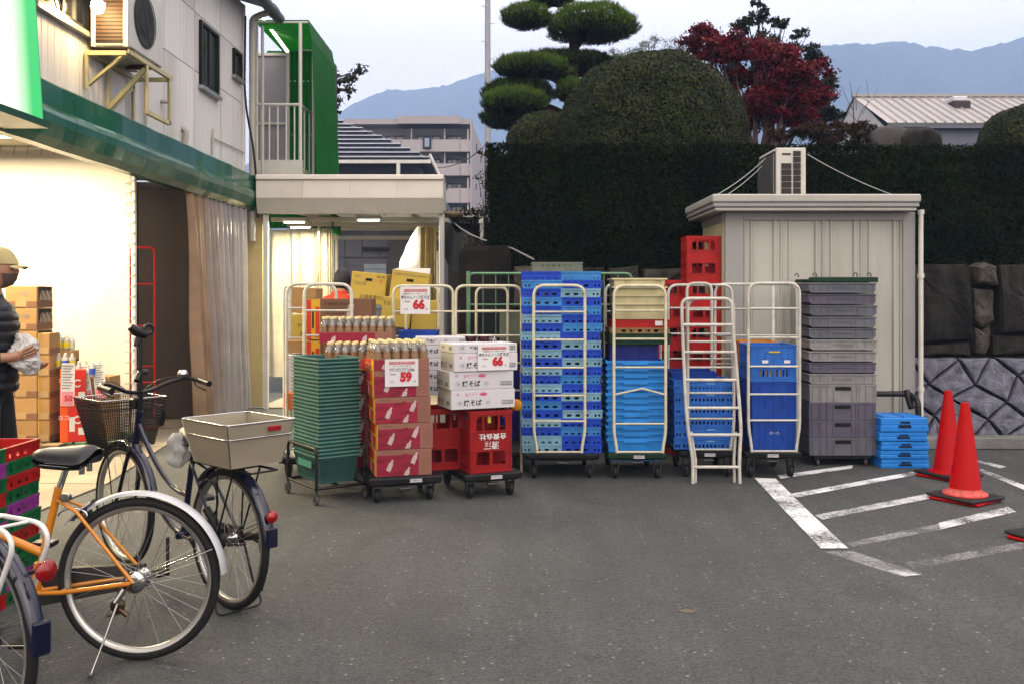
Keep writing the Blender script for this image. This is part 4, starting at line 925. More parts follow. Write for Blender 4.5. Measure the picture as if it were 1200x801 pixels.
mb = MB(); mb.box(X(520, Ya), X(575, Ya), Ya + .9, Ya + 1.0, 0, Z(256, Ya)); LT('wall', mb, mat('dark_wall', (.012, .012, .02), .8, var=.3))
mb = MB(); mb.cbox(X(562, Ya), X(567, Ya), Ya + .1, Ya + .16, 0, Z(254, Ya), .005); LT('post', mb, ALU)
mb = MB(); mb.lathe([(.001, .0), (.12, .01), (.14, .05), (.1, .09), (.001, .1)], 16, loc=(X(532, Ya), Ya - .3, Z(258, Ya))); LT('lamp_shade', mb, mat('brown_shade', (.16, .12, .06), .5))
mb = MB(); mb.box(X(561, Ya), X(566, Ya), Ya - .05, Ya, Z(262, Ya), Z(254, Ya)); LT('meter_box', mb, WHP)
mb = MB(); mb.tube(rcurve((X(533, 13), 12.9, Z(262, 13)), (X(552, 13), 12.0, Z(283, 13)), (X(600, 9.6), 9.7, Z(291, 9.7)), 12) + [Vector((X(626, 9.0), 9.2, Z(304, 9.2)))], .009, 6); o = mb.build('cable', mat('grey_cable', (.3, .3, .3), .6)); tag(o, 'grey cable sagging from the dark awning over the block to the hedge', 'cable')

# ------------------------------------------------------------------ houses and apartment block behind
LAV = mat('mauve_render', (.37, .34, .355), .85, var=.08, scale=.6, dirt=.2, dcol=(.2, .17, .18)); LAV2 = mat('mauve_band', (.42, .385, .40), .85, var=.06, scale=.6)
FGL = mat('far_glass', (.05, .055, .075), .1, spec=.8); CURT = mat('net_curtain', (.5, .5, .5), .9); LITW = mat('lit_window', (.9, .8, .5), .5, emit=1.6, ecol=(1, .86, .52))
Yb = 62; bd = thing('apartment_building', 'mauve four-storey apartment block with balconies far behind the canopy', 'building', (X(480, Yb), Yb, 0))
def BD(name, mb, m, parent=None, label=None):
    o = mb.build(name, m, parent or bd, label)
    if parent is None: o.location = (-bd.location.x, -Yb, 0)
    return o
bx = lambda px, d=0: X(px, Yb + d); bz = lambda py: Z(py, Yb)
mb = MB(); mb.box(bx(380), bx(551), Yb + 1.6, Yb + 12, 0, bz(141)); BD('wall', mb, LAV)
mb = MB(); mb.box(bx(551), bx(553), Yb - .2, Yb + 12, 0, bz(143)); BD('side_wall', mb, LAV2)
mb = MB(); mb.add([(bx(553), Yb, 0), (bx(553), Yb, bz(143)), (bx(568, 14), Yb + 14, bz(143) * 1.0), (bx(568, 14), Yb + 14, 0)], [(3, 2, 1, 0)]); BD('end_wall', mb, LAV2)
mb = MB(); mb.box(bx(404), bx(553), Yb - .1, Yb + 12.2, bz(146), bz(140)); mb.box(bx(466), bx(540), Yb - .3, Yb + 12.2, bz(146) - .0, bz(137)); BD('roof_parapet', mb, LAV2)
floors = [(164, 178), (192, 206), (221, 238), (248, 262)]      # balcony fronts: top and bottom rows
for k, (pt_, pb) in enumerate(floors):
    for xa, xb in ((404, 470), (470.6, 539), (539.6, 552)):
        mb = MB(); mb.box(bx(xa), bx(xb), Yb - .1, Yb + .08, bz(pb), bz(pt_)); BD('balcony_front', mb, LAV2)
    mb = MB(); mb.box(bx(404), bx(552), Yb + .09, Yb + 1.6, bz(pb) , bz(pb) + .25); BD('balcony_floor', mb, LAV)
    mb = MB(); mb.box(bx(547.5), bx(549), Yb + .1, Yb + .25, bz(pt_), bz(pt_ - 13)); BD('down_pipe', mb, WHP)
    for j, (xa, xb) in enumerate([(414, 441), (443, 474), (489, 516), (524, 541)]):
        f = MB(); xa_, xb_, za_, zb_ = X(xa, Yb + 1.55), X(xb, Yb + 1.55), bz(pt_ + 4), bz(pt_ - 9.5)
        f.box(xa_, xb_, Yb + 1.5, Yb + 1.59, za_, zb_); fr = BD('window', f, mat('far_window_frame', (.12, .11, .12), .6))
        for q in range(3):
            g_ = MB(); a = xa_ + (xb_ - xa_) * (q + .08) / 3; b_ = xa_ + (xb_ - xa_) * (q + .92) / 3; g_.box(a, b_, Yb + 1.47, Yb + 1.495, za_ + .15, zb_ - .12)
            g_.build('pane', LITW if (k == 1 and j == 2 and q == 0) else (CURT if (q + j + k) % 3 == 0 else FGL), fr)
    for px in (481, 520):
        mb = MB(); mb.box(bx(px), bx(px + 1.5), Yb + .2, Yb + 1.5, bz(pb), bz(pt_ - 14)); BD('balcony_divider', mb, LAV2)
mb = MB(); mb.box(bx(496), bx(505.5), Yb - .25, Yb - .12, bz(175), bz(161)); o = BD('hanging_bedding', mb, mat('blue_bedding', (.03, .04, .09), .9)); mb = MB(); mb.box(bx(498), bx(503.5), Yb - .29, Yb - .26, bz(173), bz(163)); mb.build('bedding_centre', mat('pale_bedding', (.35, .4, .5), .9), o)
for py in (153, 157): pass
for px, pya, pyb in ((557.5, 157, 166), (562.5, 160, 169), (557, 208, 216), (562, 208, 216)):
    mb = MB(); Yq = Yb + 14 * (px - 553) / 15.; mb.box(X(px, Yq) - .02, X(px + 1.8, Yq), Yq - .2, Yq + .2, bz(pyb), bz(pya)); BD('window', mb, FGL)
# house with a snow-guard blue roof
BRF = mat('blue_grey_roof', (.055, .065, .11), .35, var=.15, scale=2); BRL = mat('roof_lap_white', (.55, .58, .66), .5); HWL = mat('blue_grey_wall', (.14, .15, .20), .8, var=.1)
Yh = 27; hs = thing('house', 'low house with a striped blue metal hip roof behind the canopy', 'house', (X(430, Yh), Yh, 0))
def HS(name, mb, m, parent=None):
    o = mb.build(name, m, parent or hs)
    if parent is None: o.location = (-hs.location.x, -Yh, 0)
    return o
hx = lambda px: X(px, Yh); hz_ = lambda py: Z(py, Yh)
mb = MB(); mb.box(hx(360), hx(488), Yh + .9, Yh + 8, 0, hz_(187)); HS('wall', mb, HWL)
mb = MB(); mb.add([(hx(350), Yh, hz_(187)), (hx(503), Yh, hz_(187)), (X(392, Yh + 4), Yh + 4, Z(140, Yh + 4)), (hx(300), Yh + 4, Z(140, Yh + 4)), (hx(503), Yh + 8, hz_(187)), (hx(350), Yh + 8, hz_(187))], [(0, 1, 2, 3), (1, 4, 2), (3, 2, 4, 5), (0, 5, 4, 1)]); HS('roof_base', mb, BRF)
for k in range(10):
    v0, v1 = k / 10, (k + 1) / 10
    def rp_(px, v): return (X(px, Yh + 4 * v), Yh + 4 * v, hz_(187) + (Z(140, Yh + 4) - hz_(187)) * v)
    e0, e1 = 503 + (392 - 503) * v0, 503 + (392 - 503) * v1
    a, b_, c, d = rp_(350, v0), rp_(e0, v0), rp_(e1, v1), rp_(350, v1)
    up = lambda p, q: (p[0], p[1] - q * .6, p[2] + q)
    mb = MB(); mb.add([up(a, .055), up(b_, .055), up(c, .015), up(d, .015), a, b_], [(0, 1, 2, 3), (4, 5, 1, 0)]); t_ = HS('roof_course', mb, BRF)
    mb = MB(); p0 = up(a, .06); p1 = up(b_, .06); mb.box(p0[0], p1[0], p0[1] - .03, p0[1] + .10, p0[2] - .005, p0[2] + .025); mb.build('lap_edge', BRL, t_)
mb = MB(); mb.box(hx(350), hx(505), Yh - .1, Yh + .02, hz_(192), hz_(188)); HS('gutter', mb, WHP)
mb = MB(); mb.tube([(hx(503), Yh, hz_(188)), (X(392, Yh + 4), Yh + 4, Z(140, Yh + 4))], .035, 6); HS('ridge_cap', mb, BRL)
mb = MB(); mb.tube([(hx(467), Yh - .05, 0), (hx(467), Yh - .05, hz_(190))], .06, 8); HS('down_pipe', mb, WHP)
mb = MB(); mb.tube([(hx(507), Yh - 1, hz_(187)), (hx(520), Yh - 1, hz_(215))], .04, 8); HS('verge_pipe', mb, WHP)
# barn with a ribbed pale roof on the right
BRN = mat('pale_metal_roof', (.38, .36, .36), .5, var=.08, scale=2, dirt=.2, dcol=(.25, .22, .22), vstreak=True)
Yr = 32; bn = thing('metal_roof_building', 'long building with a pale ribbed metal roof and a small roof vent', 'building', (X(1120, Yr), Yr, 0))
def BN(name, mb, m, parent=None):
    o = mb.build(name, m, parent or bn)
    if parent is None: o.location = (-bn.location.x, -Yr, 0)
    return o
rx = lambda px: X(px, Yr); rz_ = lambda py: Z(py, Yr)
mb = MB(); mb.box(rx(1044), rx(1330), Yr + .5, Yr + 6, 0, rz_(146)); BN('wall', mb, mat('white_wall', (.5, .5, .52), .7, var=.06))
mb = MB(); mb.prism([(Yr + .5, rz_(146)), (Yr + 6, rz_(146)), (Yr + 3.2, X(600, 1) + Z(114, Yr + 3.2))], rx(1044) - .05, rx(1044), 'x'); BN('gable', mb, mat('white_wall', (.5, .5, .52)))
zt_ = Z(114, Yr + 3.2); zb_ = Z(144, Yr)
for k in range(26):
    xa, xb = rx(1040) + k * (rx(1340) - rx(1040)) / 26, rx(1040) + (k + 1) * (rx(1340) - rx(1040)) / 26
    mb = MB(); mb.add([(xa, Yr, zb_), (xb - .06, Yr, zb_), (xb - .06, Yr + 3.2, zt_), (xa, Yr + 3.2, zt_)], [(0, 1, 2, 3)])
    mb.add([(xb - .06, Yr, zb_), (xb - .03, Yr, zb_ + .07), (xb - .03, Yr + 3.2, zt_ + .07), (xb - .06, Yr + 3.2, zt_)], [(0, 1, 2, 3)]); mb.add([(xb - .03, Yr, zb_ + .07), (xb, Yr, zb_), (xb, Yr + 3.2, zt_), (xb - .03, Yr + 3.2, zt_ + .07)], [(0, 1, 2, 3)])
    BN('roof_sheet', mb, BRN)
mb = MB(); mb.add([(rx(1040), Yr + 3.2, zt_), (rx(1340), Yr + 3.2, zt_), (rx(1340), Yr + 6.4, zb_), (rx(1040), Yr + 6.4, zb_)], [(0, 1, 2, 3)]); BN('roof_back', mb, BRN)
mb = MB(); mb.box(rx(1038), rx(1340), Yr + 3.1, Yr + 3.3, zt_ + .0, zt_ + .1); BN('ridge_cap', mb, BRN)
mb = MB(); mb.box(rx(1040), rx(1340), Yr - .1, Yr - .0, zb_ - .16, zb_ - .02); BN('gutter', mb, mat('grey_gutter', (.12, .13, .14), .5))
mb = MB(); yv = Yr + 1.7; mb.cbox(X(1117, yv), X(1138, yv), yv, yv + 1.0, Z(129, yv), Z(118, yv), .03); vt = BN('roof_vent', mb, mat('brown_vent', (.05, .025, .025), .6)); mb = MB(); mb.cbox(X(1119, yv), X(1136, yv), yv + .1, yv + 1.1, Z(118, yv) + .002, Z(112, yv), .03); mb.build('vent_cap', mat('vent_white', (.6, .62, .68), .5), vt)
mb = MB(); mb.box(X(1090, 24), X(1175, 24), 24, 26, 0, Z(152, 24)); mb.box(X(1086, 24), X(1180, 24), 23.8, 26.2, Z(152, 24) + .002, Z(150, 24)); o = mb.build('low_outbuilding', mat('blue_grey_metal', (.17, .18, .24), .6, var=.1)); tag(o, 'low blue-grey roof in front of the ribbed metal roof', 'building')
# utility pole
mb = MB(); xp = X(571.5, 24); mb.tube([(0, 0, 0), (0, 0, 11)], [.085, .07], 12); pol = thing('utility_pole', 'thin grey utility pole at the left end of the hedge', 'pole', (xp, 24, 0)); mb.build('pole_shaft', mat('galvanised_pole', (.36, .37, .40), .6, var=.1), pol)
mb = MB()
for k in range(16): z = 3 + k * .45; mb.tube([(0, -.06, z), (.16 * (-1) ** k, -.06, z)], .012, 5)
mb.build('climbing_peg', ALU, pol, kind='stuff')
mb = MB(); mb.tube(rcurve((X(498, 40), 40, Z(196, 40)), (X(540, 34), 33, Z(206, 34)), (X(571, 24), 24, Z(168, 24)), 14), .016, 5); o = mb.build('overhead_wire', BLKC); tag(o, 'dark overhead wire drooping from the pole across the apartment block', 'wire')

# ------------------------------------------------------------------ storage shed on the right
SHP = mat('shed_panel', (.455, .455, .415), .45, var=.10, scale=2, dirt=.65, dcol=(.27, .25, .22), vstreak=True); SHF = mat('shed_frame', (.34, .34, .34), .5, var=.06, scale=3, dirt=.15, dcol=(.22, .21, .2)); SHR = mat('shed_roof_trim', (.46, .45, .42), .45, var=.06, scale=3, dirt=.2, dcol=(.3, .28, .25))
YS = 8.62; sx0, sx1 = X(850, YS), X(1073, YS); zs = Z(249, YS); yb2 = 9.30
sd = thing('storage_shed', 'cream-grey steel storage shed with ribbed panels beneath the dark hedge', 'shed', ((sx0 + sx1) / 2, YS, 0))
def SD(name, mb, m, label=None): o = mb.build(name, m, sd, label); o.location = (-sd.location.x, -YS, 0); return o
mb = MB(); mb.box(sx0 + .02, sx1 - .02, YS + .04, 9.60, .92, zs - .02); mb.box(sx0 + .02, sx1 - .02, YS + .04, 9.20, .03, .92); SD('wall_core', mb, SHF)
u = lambda px: X(px, YS)
for a, b_ in ((850, 872), (1058, 1073)):
    mb = MB(); mb.cbox(u(a), u(b_) - .002, YS + .0, YS + .045, .05, zs, .004); SD('corner_panel', mb, SHF)
mb = MB(); mb.box(u(872), u(1058), YS + .004, YS + .04, zs - .07, zs - .002); SD('top_rail', mb, SHF); mb = MB(); mb.box(u(872), u(1058), YS + .004, YS + .04, .05, .14); SD('bottom_rail', mb, SHF)
mb = MB(); mb.box(u(850), u(1073), YS - .01, YS + .3, .002, .048); SD('base_frame', mb, mat('shed_base', (.12, .12, .12), .6))
for k, (a, b_) in enumerate(((872.6, 917), (917.4, 966), (966.4, 1011), (1011.4, 1057.6))):
    # one pressed panel: recessed field between standing ribs
    mb = MB(); xa, xb = u(a), u(b_); w_ = xb - xa; z0, z1 = .143, zs - .073
    prof = [(0, 0), (.012, 0), (.022, .016), (.05, .016), (.06, 0.0), (.075, 0.0), (.085, .02)]; P_ = [(xa + d, YS + .012 + e) for d, e in prof] + [(xb - d, YS + .012 + e) for d, e in prof[::-1]]
    n = len(P_); mb.add([(x, y, z0) for x, y in P_] + [(x, y, z1) for x, y in P_], [(i, i + 1, i + 1 + n, i + n) for i in range(n - 1)])
    SD('wall_panel', mb, SHP)
# side wall toward the crates (cream door leaves)
for k in range(3):
    mb = MB(); ya = YS + .05 + k * .31; zlo = .95 if ya > 9.0 else .05; mb.cbox(sx0 - .012, sx0 + .018, ya, ya + .30, zlo, zs - .08, .006); SD('side_panel', mb, mat('cream_side_panel', (.50, .45, .30), .5, var=.08))
mb = MB(); mb.box(sx0 - .02, sx0 + .02, YS + .05, 9.58, zs - .078, zs - .002); SD('side_rail', mb, SHF)
# stepped roof edge
rx0, rx1, ry0, ry1 = X(835, 8.44), X(1080, 8.44), 8.44, 9.78
mb = MB(); mb.cbox(rx0, rx1, ry0, ry1, zs + .075, zs + .15, .012); SD('roof_edge', mb, SHR)
mb = MB(); mb.cbox(rx0 + .012, rx1 - .012, ry0 + .012, ry1 - .012, zs + .035, zs + .073, .006); SD('roof_trim', mb, SHF)
mb = MB(); mb.cbox(rx0 + .03, rx1 - .03, ry0 + .03, ry1 - .03, zs + .002, zs + .033, .006); SD('roof_trim', mb, SHR)
mb = MB(); mb.tube(fillet([(sx1 + .035, YS - .03, zs), (sx1 + .035, YS - .03, 1.0), (sx1 + .035, YS - .03, .08), (sx1 + .035, YS - .14, .04)], .05), .022, 10)
for z in (zs - .02, 1.65, .62): mb.lathe([(.03, z), (.03, z + .04)], 10, loc=(sx1 + .035, YS - .03, 0))
SD('down_pipe', mb, WHP)
# black bumper rail low on the wall
mb = MB(); zb = Z(461, 8.5); mb.tube(fillet([(X(1018, 8.5), 8.5, zb), (X(1066, 8.5), 8.5, zb), (X(1073, 8.4), 8.35, zb - .05), (X(1073, 8.4), 8.33, .25)], .05), .026, 10)
mb.tube([(X(1062, 8.5), 8.5, zb + .03), (X(1064, 8.5), 8.42, zb - .12)], .03, 8); mb.tube([(X(1020, 8.5), 8.5, zb), (X(1020, 8.5), 8.5, .05)], .02, 8); mb.box(X(1018, 8.5), X(1074, 8.5), 8.3, 8.5, .14, .2)
mb.lathe([(.05, -.02), (.05, .02)], 14, 'x', (X(1024, 8.5), 8.45, .05)); mb.lathe([(.05, -.02), (.05, .02)], 14, 'x', (X(1070, 8.5), 8.38, .05))
for k in (0,): pass
mb.box(X(1020, 8.5), X(1020, 8.5) + .03, 8.42, 8.48, .05, .15); mb.box(X(1070, 8.5) - .02, X(1070, 8.5) + .01, 8.34, 8.40, .05, .15)
o = mb.build('push_trolley', mat('black_rubber', (.012, .012, .013), .55)); tag(o, 'black tube-handled trolley against the shed beside the drainpipe', 'trolley')
# condenser on the roof
c2 = thing('air_conditioner', 'white outdoor unit standing end-on on top of the shed roof', 'air conditioner', (X(910, 8.75), 8.75, zs + .152))
def uu(px): return X(px, 8.75) - c2.location.x
hh = Z(173, 8.75) - (zs + .152); wv = uu(945)
mb = MB(); mb.cbox(0, wv, .012, .62, .02, hh, .008); mb.build('casing', ACW, c2)
gz = [Z(y, 8.75) - c2.location.z for y in (184, 191.5, 198.8, 206.2, 213.6, 221, 228)]
for col_ in ((916, 927.5), (930, 938.5)):
    for k, z in enumerate(gz):
        zt2 = z - .0; z0_ = z - .050
        if col_[0] == 916 and k == 0: continue
        mb = MB(); mb.box(uu(col_[0]), uu(col_[1]), .0, .0115, max(.01, z0_), zt2 + .0); mb.build('vent_slot', ACD, c2)
mb = MB(); mb.box(uu(930), uu(938.5), .0, .0115, gz[0] + .01, gz[0] + .055); mb.build('vent_slot', ACD, c2)
mb = MB(); mb.box(uu(917), uu(927), .006, .0118, gz[0] + .02, gz[0] + .035); mb.build('nameplate', ACD, c2)
mb = MB(); mb.box(-.014, -.002, .03, .60, .04, hh - .03); mb.build('coil', ACD, c2)
mb = MB()
for k in range(22): mb.box(-.022, -.015, .03, .60, .05 + k * .0165, .056 + k * .0165)
mb.build('fin', ALU, c2, kind='stuff')
for q in (.1, .45): mb = MB(); mb.box(-.03, wv + .02, q, q + .06, -.0, .018); mb.build('foot', ALU, c2)
for (a, b_, lab) in (((897, 186, 9.0), (838, 232, 8.6), 'guy wire from the roof unit down to the left roof corner'), ((898, 190, 9.2), (846, 233, 8.8), 'second guy wire on the left of the roof unit'), ((946, 181, 8.8), (1049, 233, 8.6), 'guy wire from the roof unit down to the right')):
    p, q = Vector((X(a[0], a[2]), a[2], Z(a[1], a[2]))), Vector((X(b_[0], b_[2]), b_[2], zs + .15)); mid = (p + q) / 2 - Vector((0, 0, .05))
    mb = MB(); mb.tube(rcurve(p, mid, q, 8), .004, 5); o = mb.build('guy_wire', mat('steel_wire', (.4, .4, .42), .4, metal=.6)); tag(o, lab, 'wire')
# ================================================================== CRATES, CARTS, CARTONS
def plastic(name, col, **k):
    a = dict(rough=.48, spec=.18, var=.16, scale=9, dirt=.42, dcol=tuple(c * .45 + .01 for c in col)); a.update(k); return mat(name, col, **a)
ROY = plastic('royal_blue_plastic', (.022, .095, .55)); SKY = plastic('sky_blue_plastic', (.07, .27, .64)); PAL = plastic('pale_blue_plastic', (.24, .41, .56))
LBL = plastic('light_blue_plastic', (.045, .27, .70)); NAV = plastic('navy_plastic', (.012, .025, .20)); MBL = plastic('mid_blue_plastic', (.015, .085, .36)); BBL = plastic('box_blue_plastic', (.045, .18, .56))
CRM = plastic('cream_plastic', (.66, .60, .36)); REDP = plastic('red_crate_plastic', (.42, .018, .015)); GRNP = plastic('green_crate_plastic', (.008, .15, .055)); PURP = plastic('purple_crate_plastic', (.30, .055, .30))
DRED = plastic('deep_red_plastic', (.30, .012, .012)); GRY = plastic('grey_plastic', (.15, .16, .19), dirt=.5, dcol=(.22, .21, .2)); LGRY = plastic('pale_grey_plastic', (.27, .275, .28), dirt=.5, dcol=(.16, .15, .14)); PGRY = plastic('violet_grey_plastic', (.135, .13, .175), dirt=.4, dcol=(.2, .19, .19))
GGRY = plastic('green_grey_plastic', (.20, .22, .17)); ORG = plastic('orange_plastic', (.65, .28, .012)); TAN = plastic('tan_plastic', (.30, .20, .10)); DGN = plastic('dark_green_plastic', (.008, .055, .025)); BLK = plastic('black_plastic', (.012, .012, .014), dirt=.3, dcol=(.05, .045, .04))
TEAL = plastic('sea_green_plastic', (.050, .125, .120)); TEAL2 = plastic('sea_green_tag', (.08, .25, .20)); VOID = mat('inside_dark', (.01, .01, .012), .9)
RUB = mat('rubber', (.014, .014, .014), .7, var=.2); STL = mat('dull_steel', (.12, .12, .125), .45, metal=.8, var=.15, dirt=.3, dcol=(.1, .07, .05)); CASTG = mat('grey_castor', (.09, .085, .08), .6)
CRMT = mat('cream_painted_tube', (.62, .58, .43), .4, var=.12, scale=14, dirt=.55, dcol=(.28, .24, .15)); WHTT = mat('white_painted_tube', (.58, .57, .52), .4, var=.15, scale=12, dirt=.6, dcol=(.22, .19, .14)); GRNT = mat('green_painted_tube', (.16, .30, .19), .45, var=.15, scale=12, dirt=.3, dcol=(.1, .09, .05))
PAPER = mat('white_paper', (.72, .71, .74), .6, var=.03); INK = mat('black_ink', (.015, .015, .018), .7); REDI = mat('red_ink', (.55, .02, .045), .6); PNKI = mat('pink_ink', (.62, .06, .20), .6); GRYI = mat('grey_ink', (.25, .27, .28), .7); WHI = mat('white_print', (.68, .68, .68), .6)

def crate(L, W, Hh, bands, t=.009, rim=.013, prd=.006, corner=.055, ribs=3, two=False, floor=.006, ribd=.004, cornerslots=0, grip=False):
    """open crate; bands = [(z0, z1, slots)], slots 0 = closed band; x along the front"""
    mb = MB()
    def onw(side, u0, u1, z0, z1, d0, d1):
        if two: mb.m = (0 if (u0 + u1) / 2 < 0 else 1) if side in (0, 1) else (0 if side == 2 else 1)
        if side == 0: mb.box(u0, u1, -W / 2 + d0, -W / 2 + d1, z0, z1)
        elif side == 1: mb.box(u0, u1, W / 2 - d1, W / 2 - d0, z0, z1)
        elif side == 2: mb.box(-L / 2 + d0, -L / 2 + d1, u0, u1, z0, z1)
        else: mb.box(L / 2 - d1, L / 2 - d0, u0, u1, z0, z1)
    for side in range(4):
        n_ = L if side < 2 else W; e = 0 if side < 2 else t + .0005
        segs = [(-n_ / 2 + e, -.0), (0, n_ / 2 - e)] if (two and side < 2) else [(-n_ / 2 + e, n_ / 2 - e)]
        for (ua, ub) in segs:
            for (z0, z1, ns) in bands:
                ca = ua + (corner if ua < -.01 else 0); cb = ub - (corner if ub > .01 else 0)
                if not ns: onw(side, ua, ub, z0, z1, 0, t); continue
                if cornerslots:
                    for (p, q) in ((ua, ca), (cb, ub)):
                        if q - p > .01:
                            w3 = (q - p) / 5
                            for i in (0, 2, 4): onw(side, p + i * w3, p + (i + 1) * w3, z0, z1, 0, t)
                else:
                    if ca > ua: onw(side, ua, ca, z0, z1, 0, t)
                    if ub > cb: onw(side, cb, ub, z0, z1, 0, t)
                m_ = max(2, int(ns * (cb - ca) / (L - 2 * corner) * (1 if not two else 1))); pw = (cb - ca) / (m_ * 2 + 1)
                for i in range(m_ + 1): onw(side, ca + 2 * i * pw, ca + (2 * i + 1) * pw, z0, z1, .001, t - .001)
            er = 0 if side < 2 else -.0
            onw(side, ua - (prd if (side < 2 and ua < 0) else (-.0)), ub + (prd if (side < 2 and ub > 0) else 0), Hh - rim, Hh, -prd, t + .001) if side < 2 else onw(side, ua - e + prd * 0 + t + .002, ub + e - t - .002, Hh - rim, Hh, -prd, t + .001)
            onw(side, ua, ub, 0, .008, -prd * .4, t + .0015) if side < 2 else None
            for i in range(ribs):
                ur = ua + (ub - ua) * (i + .5) / ribs; onw(side, ur - .004, ur + .004, .009, Hh - rim - .001, -ribd, -.0005)
            for q, sg in ((ua, 1), (ub, -1)):
                if abs(q) > .01: onw(side, min(q, q + sg * .010), max(q, q + sg * .010), .009, Hh - rim - .001, -ribd, -.0005)
        if grip:
            onw(side, -.07, .07, Hh * .62, Hh * .70, -prd, -.0005); onw(side, -.075, -.068, Hh * .3, Hh * .70, -prd, -.0005); onw(side, .068, .075, Hh * .3, Hh * .70, -prd, -.0005)
    mb.m = 0; mb.box(-L / 2 + t, 0, -W / 2 + t, W / 2 - t, .002, .002 + floor); mb.m = 1 if two else 0; mb.box(0.0001, L / 2 - t, -W / 2 + t, W / 2 - t, .002, .002 + floor)
    return mb
def slot_print(parent, L, W, z0, z1, x0, x1, m=VOID, name='handle_slot'):
    mb = MB(); mb.box(x0, x1, -W / 2 - .0075, -W / 2 - .0005, z0, z1); return mb.build(name, m, parent)

# ---- tall tower of two-tone crates
tower_rows = 'RS SR RP SR RS PR RS PR RP PR RP PR RS PR RP SR RP PR RS PR PR'.split()
cm = {'R': ROY, 'S': SKY, 'P': PAL}; cn_ = {'R': 'royal blue', 'S': 'sky blue', 'P': 'pale blue'}
Yt = 7.88; pxw = F / Yt; Lc = 90 / pxw; zb0 = Z(530, Yt - .2) ; ztop = Z(318, Yt - .2); pitch = (ztop - zb0) / 21
TM = {}
for a in 'RSP':
    for b_ in 'RSP':
        for v in (0, 1):
            bands = [(.008, .022, 9), (.022, pitch - .012, 0)] if v == 0 else [(.008, .014, 0), (.014, .034, 7), (.034, pitch - .012, 0)]
            TM[a, b_, v] = crate(Lc, .40, pitch - .001, bands, two=True, corner=.075, ribs=2, cornerslots=1).mesh('crate_body', [cm[a], cm[b_]])
xt = X(656.5, Yt)
for i, r in enumerate(tower_rows):
    r = r.strip(); a, b_ = r[0], r[1]; jx = (i * 37 % 7 - 3) * .0012
    o = put('bread_crate', TM[a, b_, (i * 5 + (a == 'P' or b_ == 'P')) % 2 if i else 0], loc=(xt + jx, Yt, ztop - (i + 1) * pitch))
    tag(o, f'{cn_[a]} and {cn_[b_]} crate, {nth(i, 21)} in the tall blue tower', 'crate', 'two-tone crates in the tall blue tower'); o.rotation_euler.z = (i * 13 % 5 - 2) * .006; o.location.x += (.004, -.006, .002, .007, -.003)[i * 3 % 5]
# grey crate on top of the tower, set further back
mb = crate(.43, .34, .14, [(.008, .03, 0), (.03, .10, 0), (.10, .125, 6)], ribs=4)
o = mb.build('grey_crate', GGRY, loc=(X(652, 8.3), 8.28, ztop - .05)); tag(o, 'small grey-green crate behind and above the tall blue tower', 'crate')

def castor(parent, x, y, z_top=.12, r=.05, m=RUB, name='castor', rz=.3):
    fk = MB(); fk.box(x - .035, x + .035, y - .035, y + .035, z_top - .012, z_top); fk.box(x - .028, x - .023, y - .02, y + .03, r, z_top - .012); fk.box(x + .023, x + .028, y - .02, y + .03, r, z_top - .012)
    f = fk.build(name, STL, parent); wm = MB(); wm.lathe([(.012, -.017), (r - .006, -.017), (r, -.010), (r, .010), (r - .006, .017), (.012, .017)], 18, 'x', (x, y + .012, r), smooth=False); wm.build('wheel', m, f); return f
def base_deck(t, x0, x1, y0, y1, z, m=BLK, th=.055, tagx=None, r=.05):
    mb = MB(); mb.cbox(x0, x1, y0, y1, z - th, z - .002, .012); mb.box(x0 + .05, x1 - .05, y0 + .05, y1 - .05, z - th - .015, z - th); d = mb.build('deck', m, t)
    for cx_ in (x0 + .07, x1 - .07):
        for cy_ in (y0 + .08, y1 - .08): castor(t, cx_, cy_, z - th - .001, r)
    mb = MB(); mb.tube([((x0 + x1) / 2 - .04, y0 + .03, z - th - .03), ((x0 + x1) / 2 + .04, y0 + .03, z - th - .03)], .014, 8); mb.build('coupling', STL, t)
    if tagx is not None:
        mb = MB(); mb.box(tagx - .045, tagx + .045, y0 - .003, y0 - .0005, z - .042, z - .018); l_ = mb.build('label_plate', PAPER, t)
        text('貸出厳禁台車', .017, INK, l_, (tagx, y0 - .0038, z - .030))
    return d
def gate(t, pl_, pr, pt, pb, Y, bars, m, r=.0125, rad=.09, narrow=None, bent=None, rb=.0085, name='gate_frame'):
    lx, ly, lz = t.location
    x = lambda p: X(p, Y) - lx
    zt, zb = Z(pt, Y) - lz, Z(pb, Y) - lz; yy = Y - ly
    L_ = [(x(pl_), yy, zt)]
    if narrow:
        zn = Z(narrow[0], Y) - lz; d = narrow[1] / F * Y
        pts = [(x(pl_) + d, yy, zb), (x(pl_) + d * .75, yy, zb + (zn - zb) * .4), (x(pl_), yy, zn), (x(pl_), yy, zt), (x(pr), yy, zt), (x(pr), yy, zn), (x(pr) - d * .75, yy, zb + (zn - zb) * .4), (x(pr) - d, yy, zb)]
    else: pts = [(x(pl_), yy, zb), (x(pl_), yy, zt), (x(pr), yy, zt), (x(pr), yy, zb)]
    mb = MB(); mb.tube(fillet(pts, rad), r, 10); g_ = mb.build(name, m, t)
    for k, pb_ in enumerate(bars):
        z = Z(pb_, Y) - lz; e = 0
        if narrow and z < zn: e = d * min(1, (zn - z) / (zn - zb) * 1.2)
        a, b_ = (x(pl_) + r * .3 + e, yy, z), (x(pr) - r * .3 - e, yy, z)
        q = [a, b_]
        if bent == k: q = [a, (a[0] + (b_[0] - a[0]) * .55, yy, z + .05), b_]
        mb = MB(); mb.tube(q, rb, 8); mb.build('rail', m, g_)
    return g_
